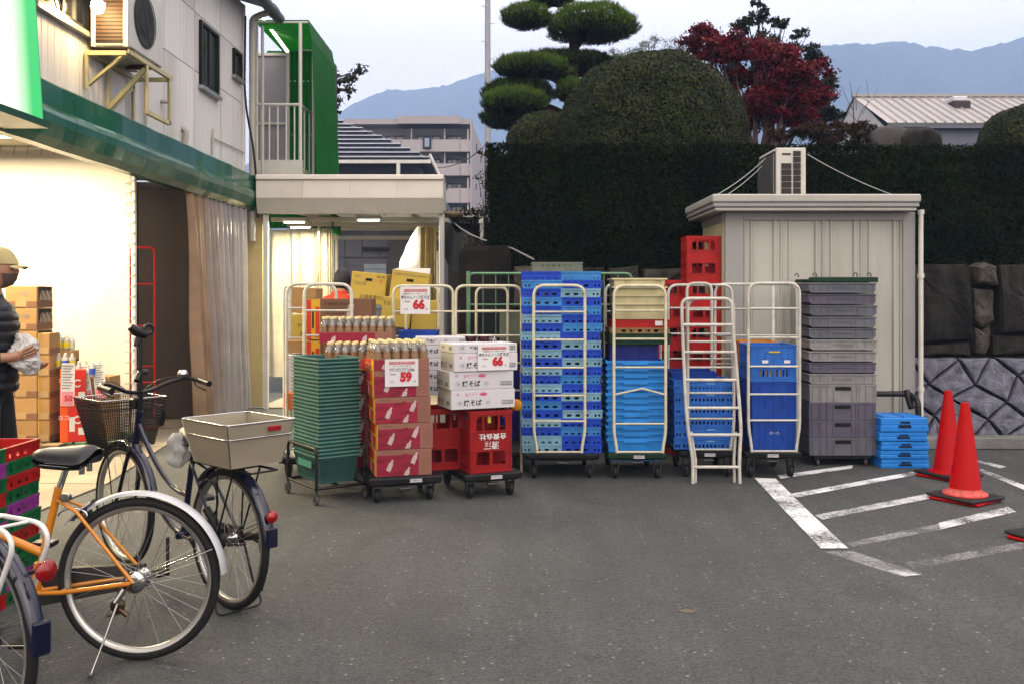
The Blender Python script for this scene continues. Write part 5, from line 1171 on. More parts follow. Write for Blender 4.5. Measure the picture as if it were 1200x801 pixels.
# ---- cart under the tower
def cart(name, label, px0, px1, Yf, Yb_, pz, m=BLK, tagpx=None, th=.05):
    t = thing(name, label, 'cart', ((X(px0, Yf) + X(px1, Yf)) / 2, (Yf + Yb_) / 2, 0), 0, 'wheeled cage carts')
    lx, ly = t.location.x, t.location.y
    base_deck(t, X(px0, Yf) - lx, X(px1, Yf) - lx, Yf - ly, Yb_ - ly, Z(pz, Yf), m, th, None if tagpx is None else X(tagpx, Yf) - lx)
    return t
cA = cart('cage_cart', 'cream-gated cart carrying the tall tower of two-tone blue crates', 616, 702, 7.62, 8.35, 531)
gate(cA, 625.5, 685.5, 334.5, 530, 7.60, [365.5, 398, 430.5, 463, 493, 529], CRMT, narrow=(505, 4))
cB = cart('cage_cart', 'cart with a dark green deck carrying the cream trays and light blue crates', 712, 782, 7.60, 8.35, 530.5, DGN, 749)
gate(cB, 719.5, 780, 335, 530, 7.58, [364, 397, 430, 462, 496, 529], CRMT, narrow=(507, 3.5), bent=3)
gate(cB, 709.5, 774, 332.5, 520, 8.3, [365, 397, 430, 462, 496], WHTT)
cC = cart('cage_cart', 'white-framed cart behind the leaning ladder frame, loaded with slotted blue crates', 796, 866, 7.66, 8.3, 528, BLK, 832)
gate(cC, 806, 860, 350, 527, 7.64, [380, 400, 430, 460, 490, 526], WHTT, narrow=(500, 4))
gate(cC, 783, 858, 334, 520, 8.3, [361, 391, 420, 450], WHTT)
gate(cC, 805, 834, 332, 470, 8.05, [363], WHTT, rad=.07)
cD = cart('cage_cart', 'white-gated cart with four blue boxes beside the grey crates', 872, 940, 7.64, 8.3, 529, BLK, 906)
gate(cD, 877, 937, 332, 529, 7.62, [361.5, 395.5, 429, 461.5, 492, 528], WHTT, narrow=(500, 4))
gate(cD, 838, 934, 333, 520, 8.34, [362, 393, 426], WHTT); gate(cD, 905, 907, 336, 420, 8.34, [], WHTT, r=.009, rad=.001)
# ---- load of cart B
def tray(L, W, Hh, tap=.03, t=.006, flange=.014, fh=.014, ribs=5, plate=True, mid=True, lattice=False):
    mb = MB(); b0 = (L / 2 - tap, W / 2 - tap); b1 = (L / 2, W / 2)
    def ring(ax, ay, z): return [(-ax, -ay, z), (ax, -ay, z), (ax, ay, z), (-ax, ay, z)]
    o_ = ring(*b0, 0) + ring(*b1, Hh - fh); i_ = ring(b0[0] - t, b0[1] - t, .006) + ring(b1[0] - t, b1[1] - t, Hh - .001)
    mb.add(o_, [(0, 1, 5, 4), (1, 2, 6, 5), (2, 3, 7, 6), (3, 0, 4, 7), (3, 2, 1, 0)])
    mb.add(i_, [(4, 5, 1, 0), (5, 6, 2, 1), (6, 7, 3, 2), (7, 4, 0, 3), (0, 1, 2, 3)])
    f = flange
    for (x0, x1, y0, y1) in ((-L / 2 - f, L / 2 + f, -W / 2 - f, -W / 2 + t), (-L / 2 - f, L / 2 + f, W / 2 - t, W / 2 + f), (-L / 2 - f, -L / 2 + t, -W / 2 + t, W / 2 - t), (L / 2 - t, L / 2 + f, -W / 2 + t, W / 2 - t)):
        mb.box(x0, x1, y0, y1, Hh - fh, Hh)
    if mid:
        zz = Hh - fh - .022; e = tap * (1 - zz / Hh)
        mb.box(-L / 2 + e - .004, L / 2 - e + .004, -W / 2 + e - .005, -W / 2 + e + .002, zz, zz + .006); mb.box(-L / 2 + e - .005, -L / 2 + e + .002, -W / 2 + e, W / 2 - e, zz, zz + .006)
    for i in range(ribs):
        xx_ = -L / 2 + tap + (L - 2 * tap) * (i + .5) / ribs
        mb.add([(xx_ - .004, -W / 2 + tap - .005, .01), (xx_ + .004, -W / 2 + tap - .005, .01), (xx_ + .004, -W / 2 - .005, Hh - fh), (xx_ - .004, -W / 2 - .005, Hh - fh)], [(0, 1, 2, 3)])
    if plate: mb.box(-.10, .10, -W / 2 - f - .003, -W / 2 - .001, Hh - fh - .012, Hh - fh + .004)
    return mb
def put_stack(name, me, x, y, ztop_, pitch_, n, labelf, group, cat='crate', rz=0, jit=.0012, slots=None):
    out = []
    for i in range(n):
        o = put(name, me, loc=(x + (i * 31 % 5 - 2) * jit, y, ztop_ - i * pitch_)); o.rotation_euler.z = rz + (i * 17 % 5 - 2) * .0025
        tag(o, labelf(i, n), cat, group); out.append(o)
        if slots:
            for s_ in slots: so_ = put(s_[0], s_[1], o)
    return out
Yk = 7.86; s_ = F / (Yk - .2); lx_ = 66 / s_
Hf = .19; pit = (Z(422, 7.66) - Z(513, 7.66)) / 12
me = tray(lx_, .40, Hf, .022, ribs=4, flange=.012, fh=.022).mesh('crate_body', LBL)
hm = MB()
for xx_ in (-.19, .15, .205): hm.box(xx_ - .006, xx_ + .006, -.222, -.2135, Hf - .045, Hf - .026)
hm = hm.mesh('handle_slot', VOID)
put_stack('light_blue_crate', me, X(745, 7.66), Yk, Z(422, 7.66) - Hf, pit, 13, lambda i, n: f'light blue crate, {nth(i, n)} of the nested stack under the navy boxes', 'nested light blue crates', slots=None)
hb = MB()
me = crate(56 / s_, .38, .13, [(.008, .117, 0)], ribs=4, grip=True).mesh('crate_body', NAV)
for i, (pt, wd) in enumerate(((404, 54), (413, 56))):
    o = put('navy_box', me, loc=(X(743, 7.66), Yk, Z(pt, 7.66) - .13 - .0 if i == 0 else Z(404, 7.66) - .131 - .0)); tag(o, ('upper' if i == 0 else 'lower') + ' of two navy blue boxes below the green crate', 'crate', 'navy boxes') if i == 0 else None
    if i: bpy.data.objects.remove(o)
for (p0, p1, pt, pb, m, nm, lb) in ((718, 786, 375, 384, REDP, 'red_crate', 'flat red crate with a white label under the cream trays'), (716, 784, 384.2, 390.5, TAN, 'tan_crate', 'flat tan tray between the red and the green crate'), (715, 786, 390.7, 403.6, DGN, 'green_crate', 'flat dark green crate above the navy box')):
    hh_ = Z(pt, 7.62) - Z(pb, 7.62); mb = crate((p1 - p0) / F * 7.62, .42, hh_, [(.008, hh_ - .012, 0 if m is not TAN else 5)], ribs=4, rim=.012); o = mb.build(nm, m, loc=(X((p0 + p1) / 2, 7.62), 7.84, Z(pb, 7.62))); tag(o, lb, 'crate')
    if m is REDP: mb = MB(); mb.box(.11, .17, -.222, -.2165, .018, .055); mb.build('label_plate', PAPER, o)
me = tray(60 / s_, .40, .13, .016, ribs=0, flange=.016, fh=.012, plate=False, mid=False).mesh('tray_body', CRM)
ps = put_stack('cream_tray', me, X(750, 7.66), Yk, Z(326, 7.66) - .13, .0683, 4, lambda i, n: f'cream plastic tray, {nth(i, n)} of the cream pile above the red crate', 'cream trays')
for q, xx_ in enumerate((-.10, .15)):
    text('ウリ' if q else 'ワリ', .03, INK, ps[0], (xx_, -.219, .10))
# ---- load of cart C: slotted blue crates
Yk = 7.90; Hc = (Z(445, 7.7) - Z(526, 7.7)) / 6
mbs = crate(69 / F * 7.7, .40, Hc - .001, [(.008, .016, 0), (.016, .040, 11), (.040, Hc - .014, 0)], ribs=2, corner=.06, cornerslots=1).mesh('crate_body', BBL)
for i, o in enumerate(put_stack('slotted_crate', mbs, X(825, 7.7), Yk, Z(445, 7.7) - Hc, Hc, 6, lambda i, n: f'blue slotted crate, {nth(i, n)} in the pile behind the ladder frame', 'slotted blue crates on the white cart')):
    mb = MB(); mb.box(.02, .09, -.2035, -.2005, .062, .072); mb.build('print', mat('faint_print', (.2, .4, .75), .6), o)
mb = crate(52 / F * 7.9, .36, .075, [(.008, .063, 0)], ribs=3); o = mb.build('blue_tray', MBL, loc=(X(813, 7.9), 8.06, Z(445.5, 7.9) + .0)); tag(o, 'dark blue tray lying on top of the slotted blue crates', 'crate')
# ---- load of cart D
Yk = 7.90
def dbox(p0, p1, pt, pb, m, lb, bands=None, extra=None, yb=7.70, W=.40, nm='blue_box', grip=True):
    hh_ = Z(pt, yb) - Z(pb, yb) - .001; mb = crate((p1 - p0) / F * yb, W, hh_, bands or [(.008, hh_ - .013, 0)], ribs=3, grip=grip); o = mb.build(nm, m, loc=(X((p0 + p1) / 2, yb), yb + W / 2, Z(pb, yb))); return tag(o, lb, 'crate')
o = dbox(880, 933, 404, 428, BBL, 'topmost blue box with a yellow handle label in the right cage cart', extra=1)
mb = MB(); mb.box(-.04, .05, -.2095, -.2065, .105, .118); mb.build('handle_label', mat('yellow_label', (.6, .5, .05), .5), o)
for x_ in (-.095, .085): mb = MB(); mb.box(x_, x_ + .05, -.2065, -.2045, .02, .045); mb.build('sticker', PAPER, o)
hh_ = Z(428, 7.7) - Z(447, 7.7); o = dbox(880, 933, 428.3, 447, BBL, 'slotted blue box showing yellow goods, second in the right cage cart', [(.008, .045, 0), (.045, .10, 9), (.10, hh_ - .013, 0)], grip=False)
for k in range(6): mb = MB(); mb.box(-.11 + k * .04, -.093 + k * .04, -.185, -.17, .04, .105); mb.build('yellow_content', mat('yellow_goods', (.7, .38, .02), .6), o)
dbox(881, 933, 447.5, 491, MBL, 'deep blue box, third from the top in the right cage cart'); o = dbox(882, 932, 491.5, 527.5, MBL, 'lowest deep blue box with small white print in the right cage cart')
text('ロ一カ', .028, WHI, o, (0, -.2105, .145))
hh_ = Z(400, 8.1) - Z(440, 8.1); mb = crate(42 / F * 8.1, .3, hh_, [(.008, .05, 0), (.05, .2, 4), (.2, hh_ - .013, 0)], ribs=2); o = mb.build('orange_crate', ORG, loc=(X(892, 8.1), 8.32, Z(440, 8.1))); tag(o, 'orange-yellow crate behind the topmost blue box', 'crate')
mb = crate(46 / F * 8.1, .3, Z(440.5, 8.1) - Z(527, 8.1), [(.008, .6, 0)], ribs=3); o = mb.build('blue_box', NAV, loc=(X(894, 8.1), 8.32, Z(527, 8.1))); tag(o, 'dark navy tall box beneath the orange crate', 'crate')
# ---- leaning white ladder frame in front
lf = thing('ladder_frame', 'white ladder-like cart gate standing on the asphalt in front of the blue crates', 'frame', (X(838, 7.46), 7.46, 0))
def lpt(px, z, dy=0): return (X(px, 7.46) - lf.location.x, dy, z)
ztp = Z(350, 7.55)
def yl(z): return .16 * z / ztp
def prof_x(z, side):   # outline with a kink low down, wider at the foot
    a = [(0, 812, 867), (.18, 812.5, 867), (.42, 807.5, 870), (.60, 805.5, 869), (ztp - .15, 803, 863), (ztp, 803, 863)]
    return np.interp(z, [q[0] for q in a], [q[side] for q in a])
for off in (0, 1):
    dx, dy = off * 4.5, off * .05
    zt_ = ztp if off == 0 else ztp + .10
    zz = [0, .18, .42, .60, zt_ - .16] if off == 0 else [0.0, .18, .40]
    L_ = [lpt(prof_x(z, 1) + dx, z + .0, yl(z) + dy) for z in zz]; R_ = [lpt(prof_x(z, 2) - dx, z, yl(z) + dy) for z in zz]
    if off == 0:
        pts = L_ + [lpt(803, ztp, yl(ztp)), lpt(863, ztp, yl(ztp))] + R_[::-1]
        mb = MB(); mb.tube(fillet(pts, .07), .014, 10); mb.build('outer_tube', WHTT, lf)
    else:
        for q in (L_, R_): mb = MB(); mb.tube(q, .012, 8); mb.build('foot_tube', WHTT, lf)
for py in (381, 413, 445.5, 478, 509, 546):
    z = Z(py, 7.5); mb = MB(); mb.tube([lpt(prof_x(z, 1), z, yl(z)), lpt(prof_x(z, 2), z, yl(z))], .013, 8); mb.build('rung', WHTT, lf)
# ---- tall red bottle crates by the shed
def bottle_crate(L, W, Hh):
    mb = MB(); t = .012
    def wall(side, n_):
        def on(u0, u1, z0, z1, d0=0, d1=t):
            if side == 0: mb.box(u0, u1, -W / 2 + d0, -W / 2 + d1, z0, z1)
            elif side == 1: mb.box(u0, u1, W / 2 - d1, W / 2 - d0, z0, z1)
            elif side == 2: mb.box(-L / 2 + d0, -L / 2 + d1, u0, u1, z0, z1)
            else: mb.box(L / 2 - d1, L / 2 - d0, u0, u1, z0, z1)
        h = n_ / 2 - (0 if side < 2 else t + .001)
        on(-h, h, .0, .055); on(-h, -h + .05, .055, Hh); on(h - .05, h, .055, Hh)        # posts
        on(-h + .05, h - .05, .16, Hh * .68); on(-h + .05, h - .05, Hh - .04, Hh)         # middle panel, top bar
        on(-.012, .012, .055, .16)                                                         # lower divider
        # rounded window corners
        for sg in (-1, 1):
            on(sg * (h - .05) - (.018 if sg > 0 else 0), sg * (h - .05) + (0 if sg > 0 else .018), Hh - .055, Hh - .04)
            on(sg * (h - .05) - (.014 if sg > 0 else 0), sg * (h - .05) + (0 if sg > 0 else .014), .145, .16)
        for z0, z1 in ((0, .012), (.05, .06), (.155, .165), (Hh * .68 - .008, Hh * .68 + .002), (Hh - .03, Hh)): on(-h - (.004 if side < 2 else 0), h + (.004 if side < 2 else 0), z0, z1, -.005, -.0003)
        for u_ in (-h + .01, h - .02): on(u_, u_ + .01, .013, Hh - .031, -.004, -.0003)
        if side < 2:
            on(-h * .42, -h * .40 + .012, Hh * .68, Hh - .04); on(h * .40 - .012, h * .42, Hh * .68, Hh - .04)
    for s_, n_ in ((0, L), (1, L), (2, W), (3, W)): wall(s_, n_)
    mb.box(-L / 2 + t, L / 2 - t, -W / 2 + t, W / 2 - t, .01, .02)
    mb.box(-.005, .005, -W / 2 + t, W / 2 - t, .02, .13); mb.box(-L / 2 + t, L / 2 - t, -.005, .005, .02, .13)
    return mb
hcr = .409; me = bottle_crate(.315, .30, hcr - .002).mesh('crate_body', REDP)
xa = X(825, 8.72)
for i in range(5):
    o = put('bottle_crate', me, loc=(xa + (i % 2) * .004, 8.88, (4 - i) * hcr)); tag(o, f'tall red bottle crate, {nth(i, 5)} of the column against the shed', 'crate', 'red bottle crates against the shed')
for i in range(4):
    o = put('bottle_crate', me, loc=(X(788, 8.8) + .0, 8.98, (3 - i) * hcr)); tag(o, f'red bottle crate, {nth(i, 4)} of the shorter column further from the shed', 'crate', 'red bottle crates against the shed')
# ---- grey crates
Yg = 8.22; wg = 78 / F * Yg; pitg = 13.3 / F * Yg
def grey_shallow(m, nm):
    mb = MB(); L, W, Hh = wg, .38, pitg - .012; t = .01
    mb.box(-L / 2, L / 2, -W / 2, -W / 2 + t, .016, Hh - .012); mb.box(-L / 2, L / 2, W / 2 - t, W / 2, .016, Hh - .012); mb.box(-L / 2, -L / 2 + t, -W / 2 + t, W / 2 - t, .016, Hh - .012); mb.box(L / 2 - t, L / 2, -W / 2 + t, W / 2 - t, .016, Hh - .012)
    mb.cbox(-L / 2 - .007, L / 2 + .007, -W / 2 - .007, -W / 2 + .012, Hh - .014, Hh, .003); mb.cbox(-L / 2 - .007, -L / 2 + .012, -W / 2 + .013, W / 2, Hh - .014, Hh, .003); mb.cbox(L / 2 - .012, L / 2 + .007, -W / 2 + .013, W / 2, Hh - .014, Hh, .003)
    # rounded lip below and ribs
    mb.prism([(-L / 2 + .0, .018), (-L / 2 + .025, .0), (L / 2 - .025, .0), (L / 2, .018)], -W / 2 - .006, W / 2 + .003, 'y')
    for u_ in (-.44, -.34, -.22, .2, .33, .45): mb.box(u_ * L, u_ * L + .007, -W / 2 - .0045, -W / 2 - .0003, .019, Hh - .015)
    mb.box(-.09, .09, -W / 2 - .006, -W / 2 - .0004, Hh - .045, Hh - .038); mb.box(-.09, .09, -W / 2 - .004, -W / 2 - .0004, Hh - .036, Hh - .030)
    mb.box(-L / 2 + t, L / 2 - t, -W / 2 + t, W / 2 - t, Hh - .05, Hh - .045)
    return mb.mesh(nm, m)
gs = {m.name: grey_shallow(m, 'crate_body') for m in (GRY, LGRY, PGRY, GGRY)}
xg = X(987.5, Yg); yg = Yg + .19
for i in range(8):
    m = (GRY, PGRY, GRY, GRY, GRY, LGRY, LGRY, PGRY)[i]
    o = put('grey_crate', gs[m.name], loc=(xg + (i * 7 % 3 - 1) * .006, yg + (i * 5 % 3 - 1) * .006, Z(331.5, Yg) - (i + 1) * pitg + .012)); tag(o, f'{"pale " if m is LGRY else ""}grey shallow crate, {nth(i, 8) if i < 7 else "lowest above the gap"} of the front grey stack', 'crate', 'shallow grey crates of the front stack')
z0 = Z(449.5, Yg); o = put('grey_crate', gs[LGRY.name], loc=(xg, yg, z0)); tag(o, 'pale grey shallow crate lying on the four tall grey boxes', 'crate')
def grey_tall(m, hh_):
    L, W = wg, .38; mb = crate(L, W, hh_ - .001, [(.008, hh_ - .014, 0)], ribs=0, rim=.014, prd=.005)
    for u_ in (-.46, -.36, -.33, -.24, .2, .24, .34, .45): mb.box(u_ * L, u_ * L + .006, -W / 2 - .006, -W / 2 - .0003, .01, hh_ - .016)
    mb.box(-.085, -.078, -W / 2 - .006, -W / 2 - .0003, .01, hh_ - .03); mb.box(.078, .085, -W / 2 - .006, -W / 2 - .0003, .01, hh_ - .03)
    return mb.mesh('box_body', m)
hts = [(449.8, 471), (471.3, 492), (492.3, 512), (512.3, 533)]
for i, (pt, pb) in enumerate(hts):
    hh_ = Z(pt, Yg) - Z(pb, Yg); m = (LGRY, PGRY, PGRY, GRY)[i]
    o = put('grey_box', grey_tall(m, hh_), loc=(xg + (.003, -.002, .0, .002)[i], yg, Z(pb, Yg))); tag(o, f'{("pale grey", "violet grey", "violet grey", "mid grey")[i]} deep box, {nth(i, 4)} of four below the gap', 'crate', 'deep grey boxes')
    mb = MB(); mb.box(-.068, .068, -.1965, -.1895, hh_ - .052, hh_ - .022); mb.build('hand_hole', VOID, o)
mb = MB(); mb.cbox(X(953, Yg) - xg, X(1022, Yg) - xg, -.18, .18, -.035, -.002, .005); dl = thing('dolly', 'low dark dolly under the grey boxes', 'dolly', (xg, yg, Z(533, Yg))); mb.build('deck', BLK, dl)
for sx_, sy_ in ((-.2, -.13), (.2, -.13), (-.2, .13), (.2, .13)): castor(dl, sx_, sy_, -.037 + 0, .033) if False else None
rw = Z(533, Yg) - .037
for sx_, sy_ in ((-.21, -.15), (.21, -.15), (-.21, .13), (.21, .13)):
    mb = MB(); r_ = rw / 2; mb.lathe([(.008, -.012), (r_, -.012), (r_, .012), (.008, .012)], 14, 'x', (sx_, sy_, -Z(533, Yg) + r_)); mb.box(sx_ - .018, sx_ + .018, sy_ - .012, sy_ + .012, -Z(533, Yg) + r_ * 1.7, -.0355); mb.build('castor', CASTG, dl)
# spacer inside the gap: the shallow crates above rest on upright corner pieces of a hidden box
mb = crate(wg * .96, .34, Z(437.5, Yg) - Z(440.0, Yg) + .02, [(.005, .03, 0)], ribs=0); o = mb.build('dark_tray', BLK, loc=(xg, yg, Z(440, Yg) - .004)); tag(o, 'thin black tray in the dark gap of the grey stack', 'crate')
# green lid board with hooks on top
gl = thing('rail_board', 'dark green bar with steel hooks laid over the grey crates', 'board', (xg, yg, Z(331.3, Yg) + .004))
mb = MB(); mb.cbox(X(950, Yg) - xg, X(1029, Yg) - xg, -.2, -.13, 0, .045, .006); mb.cbox(X(935, 8.5) - xg, X(1020, 8.5) - xg, .1, .18, 0, .03, .006); mb.box(-.25, .25, -.13, .1, .0, .02); mb.build('bar', DGN, gl)
for k, px in enumerate((945, 956, 1004, 1020)):
    mb = MB(); xx_ = X(px, Yg) - xg; mb.tube([(xx_ + .016 * math.cos(a), -.16 + (.25 if k == 0 else 0), .06 + .022 * math.sin(a)) for a in [PI * q / 8 - .6 for q in range(11)]], .005, 6); mb.build('hook', STL, gl)
Yg2 = 8.64
for i in range(13):
    m = (GGRY if i < 6 else GRY); o = put('grey_crate', gs[m.name], loc=(X(983, Yg2) - .01, Yg2 + .19 - .19 + .02 + .0, Z(336, Yg2) - (i + 1) * pitg + .012)); o.location.y = 8.62; o.scale.y = .5  # upper crates get a greener grey in place of warm light on them
    tag(o, f'grey crate showing only its left end, {nth(i, 13)} of the rear grey stack', 'crate', 'grey crates of the rear stack')
# ---- folded light blue containers
Yf = 8.12
for i, (pt, pb) in enumerate(((489, 505.5), (505.8, 516.5), (516.8, 527), (527.3, 537.2), (537.5, 548.5))):
    hh_ = Z(pt, Yf) - Z(pb, Yf) - .001; L = 57 / F * Yf; W = .38; mb = MB()
    mb.cbox(-L / 2, L / 2, -W / 2, W / 2, 0, hh_ * .46, .006); mb.cbox(-L / 2 + .004, L / 2 - .004, -W / 2 + .004, W / 2 - .004, hh_ * .47, hh_ * .98, .006)
    mb.box(-L / 2 + .012, L / 2 - .012, -W / 2 + .008, W / 2 - .008, hh_ * .44, hh_ * .5)
    if i == 0:
        for (a, b_) in ((-.17, -.01), (.01, .17)): mb.cbox(a, b_, -W / 2 + .03, W / 2 - .03, hh_ * .98, hh_ + .006, .003)
    for u_ in (-.17, -.155, .15, .165): mb.box(u_, u_ + .006, -W / 2 - .003, -W / 2 + .003, .006, hh_ * .4)
    o = mb.build('folding_container', mat('azure_plastic', (.03, .25, .72), .4, var=.1, scale=6, dirt=.3, dcol=(.02, .12, .35)), loc=(X(1060 + (0, -1, 1, 0, 1)[i], Yf), Yf + .19, Z(pb, Yf))); o.rotation_euler.z = (0.012, -.01, .008, 0, .004)[i]
    tag(o, f'folded light blue container, {nth(i, 5)} of the low pile by the cones', 'crate', 'folded light blue containers')
    mb = MB(); mb.box(-.055, .055, -W / 2 - .004, -W / 2 + .001, hh_ * .30, hh_ * .48); mb.box(-.035, .045, -W / 2 - .0025, -W / 2 + .0045, hh_ * .62, hh_ * .74); mb.build('hand_hole', VOID, o)
# ---- green cage cart and cream cage carts behind the cartons
gc = thing('cage_cart', 'green-framed cage cart standing behind the cream ones', 'cart', (X(640, 9.0), 9.0, 0), 0, 'wheeled cage carts')
gate(gc, 549, 740, 320.5, 560, 9.0, [357], GRNT, r=.013, rad=.06)
for px in (566, 581, 596, 708, 724): mb = MB(); mb.tube([(X(px, 9) - gc.location.x, 0, .2), (X(px, 9) - gc.location.x, 0, Z(321, 9))], .005, 6); mb.build('wire', GRNT, gc)
mb = MB(); mb.tube([(X(549, 9) - gc.location.x, -.02, .1), (X(549, 9) - gc.location.x, -.02, Z(318, 9))], .02, 8); mb.build('corner_post', GRNT, gc)
base_deck(gc, X(552, 9) - gc.location.x, X(736, 9) - gc.location.x, -.1, .4, .2)
cE = thing('cage_cart', 'cream cage cart with the upper price card tied to its gate', 'cart', (X(497, 8.0), 8.2, 0), 0, 'wheeled cage carts')
gate(cE, 461, 531, 335, 575, 7.95, [365, 394], CRMT, rad=.08); gate(cE, 476, 514, 336, 560, 8.5, [366, 393], CRMT, rad=.07)
base_deck(cE, -.4, .3, -.25, .35, .18)
cF = thing('cage_cart', 'empty cream cage cart between the price card cart and the blue tower', 'cart', (X(572, 8.0), 8.2, 0), 0, 'wheeled cage carts')
gate(cF, 534, 611, 335, 575, 7.95, [365, 393, 425, 457], CRMT, rad=.08); gate(cF, 558, 595, 337, 560, 8.5, [364, 394], CRMT, rad=.07)
base_deck(cF, -.3, .3, -.25, .35, .18)
cG = thing('cage_cart', 'white cage cart with rounded frames behind the green baskets', 'cart', (X(370, 7.7), 7.9, 0), 0, 'wheeled cage carts')
gate(cG, 336, 394, 333, 580, 8.0, [361, 396], WHTT, rad=.1, r=.014); gate(cG, 356.5, 412, 333, 575, 7.7, [364, 393], WHTT, rad=.1, r=.014)
gate(cG, 333, 340, 336, 590, 8.4, [360, 390, 420, 450], WHTT, rad=.03); base_deck(cG, -.3, .35, -.25, .4, .18)
# a grey box glimpsed inside the empty cart
mb = crate(.3, .3, .3, [(.008, .28, 0)]); o = mb.build('grey_box', GGRY, loc=(X(605, 8.6), 8.75, Z(402, 8.6))); tag(o, 'dull green-grey box glimpsed between the cream cart and the blue tower', 'crate')
mb = crate(.3, .3, .9, [(.008, .88, 0)]); o = mb.build('dark_box', NAV, loc=(X(609, 8.6) - .03, 8.72, .1)); tag(o, 'dark blue tall box low between the red crates and the blue tower', 'crate')
mb = MB(); mb.lathe([(.001, -.01), (.04, -.01), (.048, 0), (.04, .01), (.001, .01)], 18, 'y', (0, 0, 0)); o = mb.build('orange_disc', ORG, loc=(X(605, 7.5), 7.5, Z(474, 7.5))); tag(o, 'small orange lid poking out right of the white cartons', 'lid')

# ================================================================== baskets
def basket():
    mb = MB(); L, W, Hh = .315, .46, .20; tp = .03
    def P(side, u, z, d=0):   # u -1..1 along the wall
        k = 1 - tp * 2 * (1 - z / Hh) / L; a, b_ = L / 2 - tp * (1 - z / Hh), W / 2 - tp * (1 - z / Hh)
        if side == 0: return (u * a, -b_ - d, z)
        if side == 1: return (u * a, b_ + d, z)
        if side == 2: return (-a - d, u * b_, z)
        return (a + d, u * b_, z)
    for side in range(4):
        nu = 13 if side < 2 else 17
        for i in range(nu + 1):
            u_ = -1 + 2 * i / nu; w_ = .028 if i not in (0, nu) else .06
            a, b_ = max(-1, u_ - w_), min(1, u_ + w_)
            mb.add([P(side, a, .0), P(side, b_, .0), P(side, b_, Hh - .03), P(side, a, Hh - .03), P(side, a, 0, -.003), P(side, b_, 0, -.003), P(side, b_, Hh - .03, -.003), P(side, a, Hh - .03, -.003)], [(0, 1, 2, 3), (7, 6, 5, 4), (0, 3, 7, 4), (1, 5, 6, 2)])
        for j in range(9):
            z0 = .004 + j * .0185; z1 = z0 + (.006 if j not in (0,) else .02)
            mb.add([P(side, -1, z0, .0012), P(side, 1, z0, .0012), P(side, 1, z1, .0012), P(side, -1, z1, .0012), P(side, -1, z0, -.002), P(side, 1, z0, -.002), P(side, 1, z1, -.002), P(side, -1, z1, -.002)], [(0, 1, 2, 3), (3, 2, 6, 7), (1, 0, 4, 5), (5, 4, 7, 6)])
        # upper closed collar, rim flange
        mb.add([P(side, -1, Hh - .03, .003), P(side, 1, Hh - .03, .003), P(side, 1, Hh, .003), P(side, -1, Hh, .003), P(side, -1, Hh - .03, -.002), P(side, 1, Hh - .03, -.002), P(side, 1, Hh, -.002), P(side, -1, Hh, -.002)], [(0, 1, 2, 3), (5, 4, 7, 6), (1, 0, 4, 5)])
    mb.m = 1; mb.box(-L / 2 - .012, L / 2 + .012, -W / 2 - .012, -W / 2 + .004, Hh - .009, Hh); mb.box(-L / 2 - .012, L / 2 + .012, W / 2 - .004, W / 2 + .012, Hh - .009, Hh)
    mb.box(-L / 2 - .012, -L / 2 + .004, -W / 2 + .0045, W / 2 - .0045, Hh - .009, Hh); mb.box(L / 2 - .004, L / 2 + .012, -W / 2 + .0045, W / 2 - .0045, Hh - .009, Hh)
    mb.m = 0; mb.box(-L / 2 + tp, L / 2 - tp, -W / 2 + tp, W / 2 - tp, .0, .003)
    return mb
BYAW = math.radians(36); bcor = Vector((X(374, 6.72), 6.72)); rot = Matrix.Rotation(BYAW, 2)
bctr = bcor + rot @ Vector((.16, .235))
bm = basket().mesh('basket_body', [TEAL, plastic('lit_rim_green', (.12, .25, .215))])  # paler rims: the warm light falling on them is painted into the plastic
hdm = MB(); hdm.tube(fillet([(-.166, .0, .188), (-.166, -.205, .192), (.166, -.205, .192), (.166, .0, .188)], .05), .0035, 6); hdm = hdm.mesh('handle', TEAL)
tgm = MB(); tgm.box(-.169, -.164, -.12, .12, .105, .155); tgm = tgm.mesh('side_plate', TEAL2)
zbot = .135
for i in range(27):
    # i = 0 topmost; all nest in one another
    z = zbot + (26 - i) * .0272
    o = thing('shopping_basket', f'sea-green shopping basket, {nth(i, 27)} in the nested stack' + (', whole body in view' if i == 26 else ''), 'basket', (bctr.x + (i * 5 % 3 - 1) * .002, bctr.y, z), BYAW + (i * 7 % 5 - 2) * .006, 'nested sea-green shopping baskets')
    put('body', bm, o); put('handle', hdm, o)
    if i == 26: put('side_plate', tgm, o)
bk = thing('basket_cart', 'black wheeled frame holding the green baskets', 'cart', (bctr.x, bctr.y, 0), BYAW)
mb = MB()
for sx_ in (-.19, .19): mb.tube(fillet([(sx_, -.255, .10), (sx_, -.255, .40), (sx_, .255, .40), (sx_, .255, .10)], .04), .012, 8)
mb.tube([(-.19, -.255, .115), (.19, -.255, .115)], .012, 8); mb.tube([(-.19, .255, .115), (.19, .255, .115)], .012, 8); mb.tube([(-.19, -.255, .115), (-.19, .255, .115)], .010, 8); mb.tube([(.19, -.255, .115), (.19, .255, .115)], .010, 8); mb.tube([(0, -.255, .115), (0, .255, .115)], .01, 8)
mb.build('frame', mat('black_tube', (.012, .012, .012), .35), bk)
for sx_ in (-.19, .19):
    for sy_ in (-.255, .255):
        fk = MB(); fk.tube([(sx_, sy_, .10), (sx_, sy_, .075)], .009, 8); fk.box(sx_ - .018, sx_ - .014, sy_ - .012, sy_ + .02, .035, .078); fk.box(sx_ + .014, sx_ + .018, sy_ - .012, sy_ + .02, .035, .078); f_ = fk.build('castor', STL, bk)
        wm = MB(); wm.lathe([(.008, -.011), (.03, -.011), (.034, -.007), (.034, .007), (.03, .011), (.008, .011)], 16, 'x', (sx_, sy_ + .01, .034), smooth=False); wm.build('wheel', CASTG, f_)

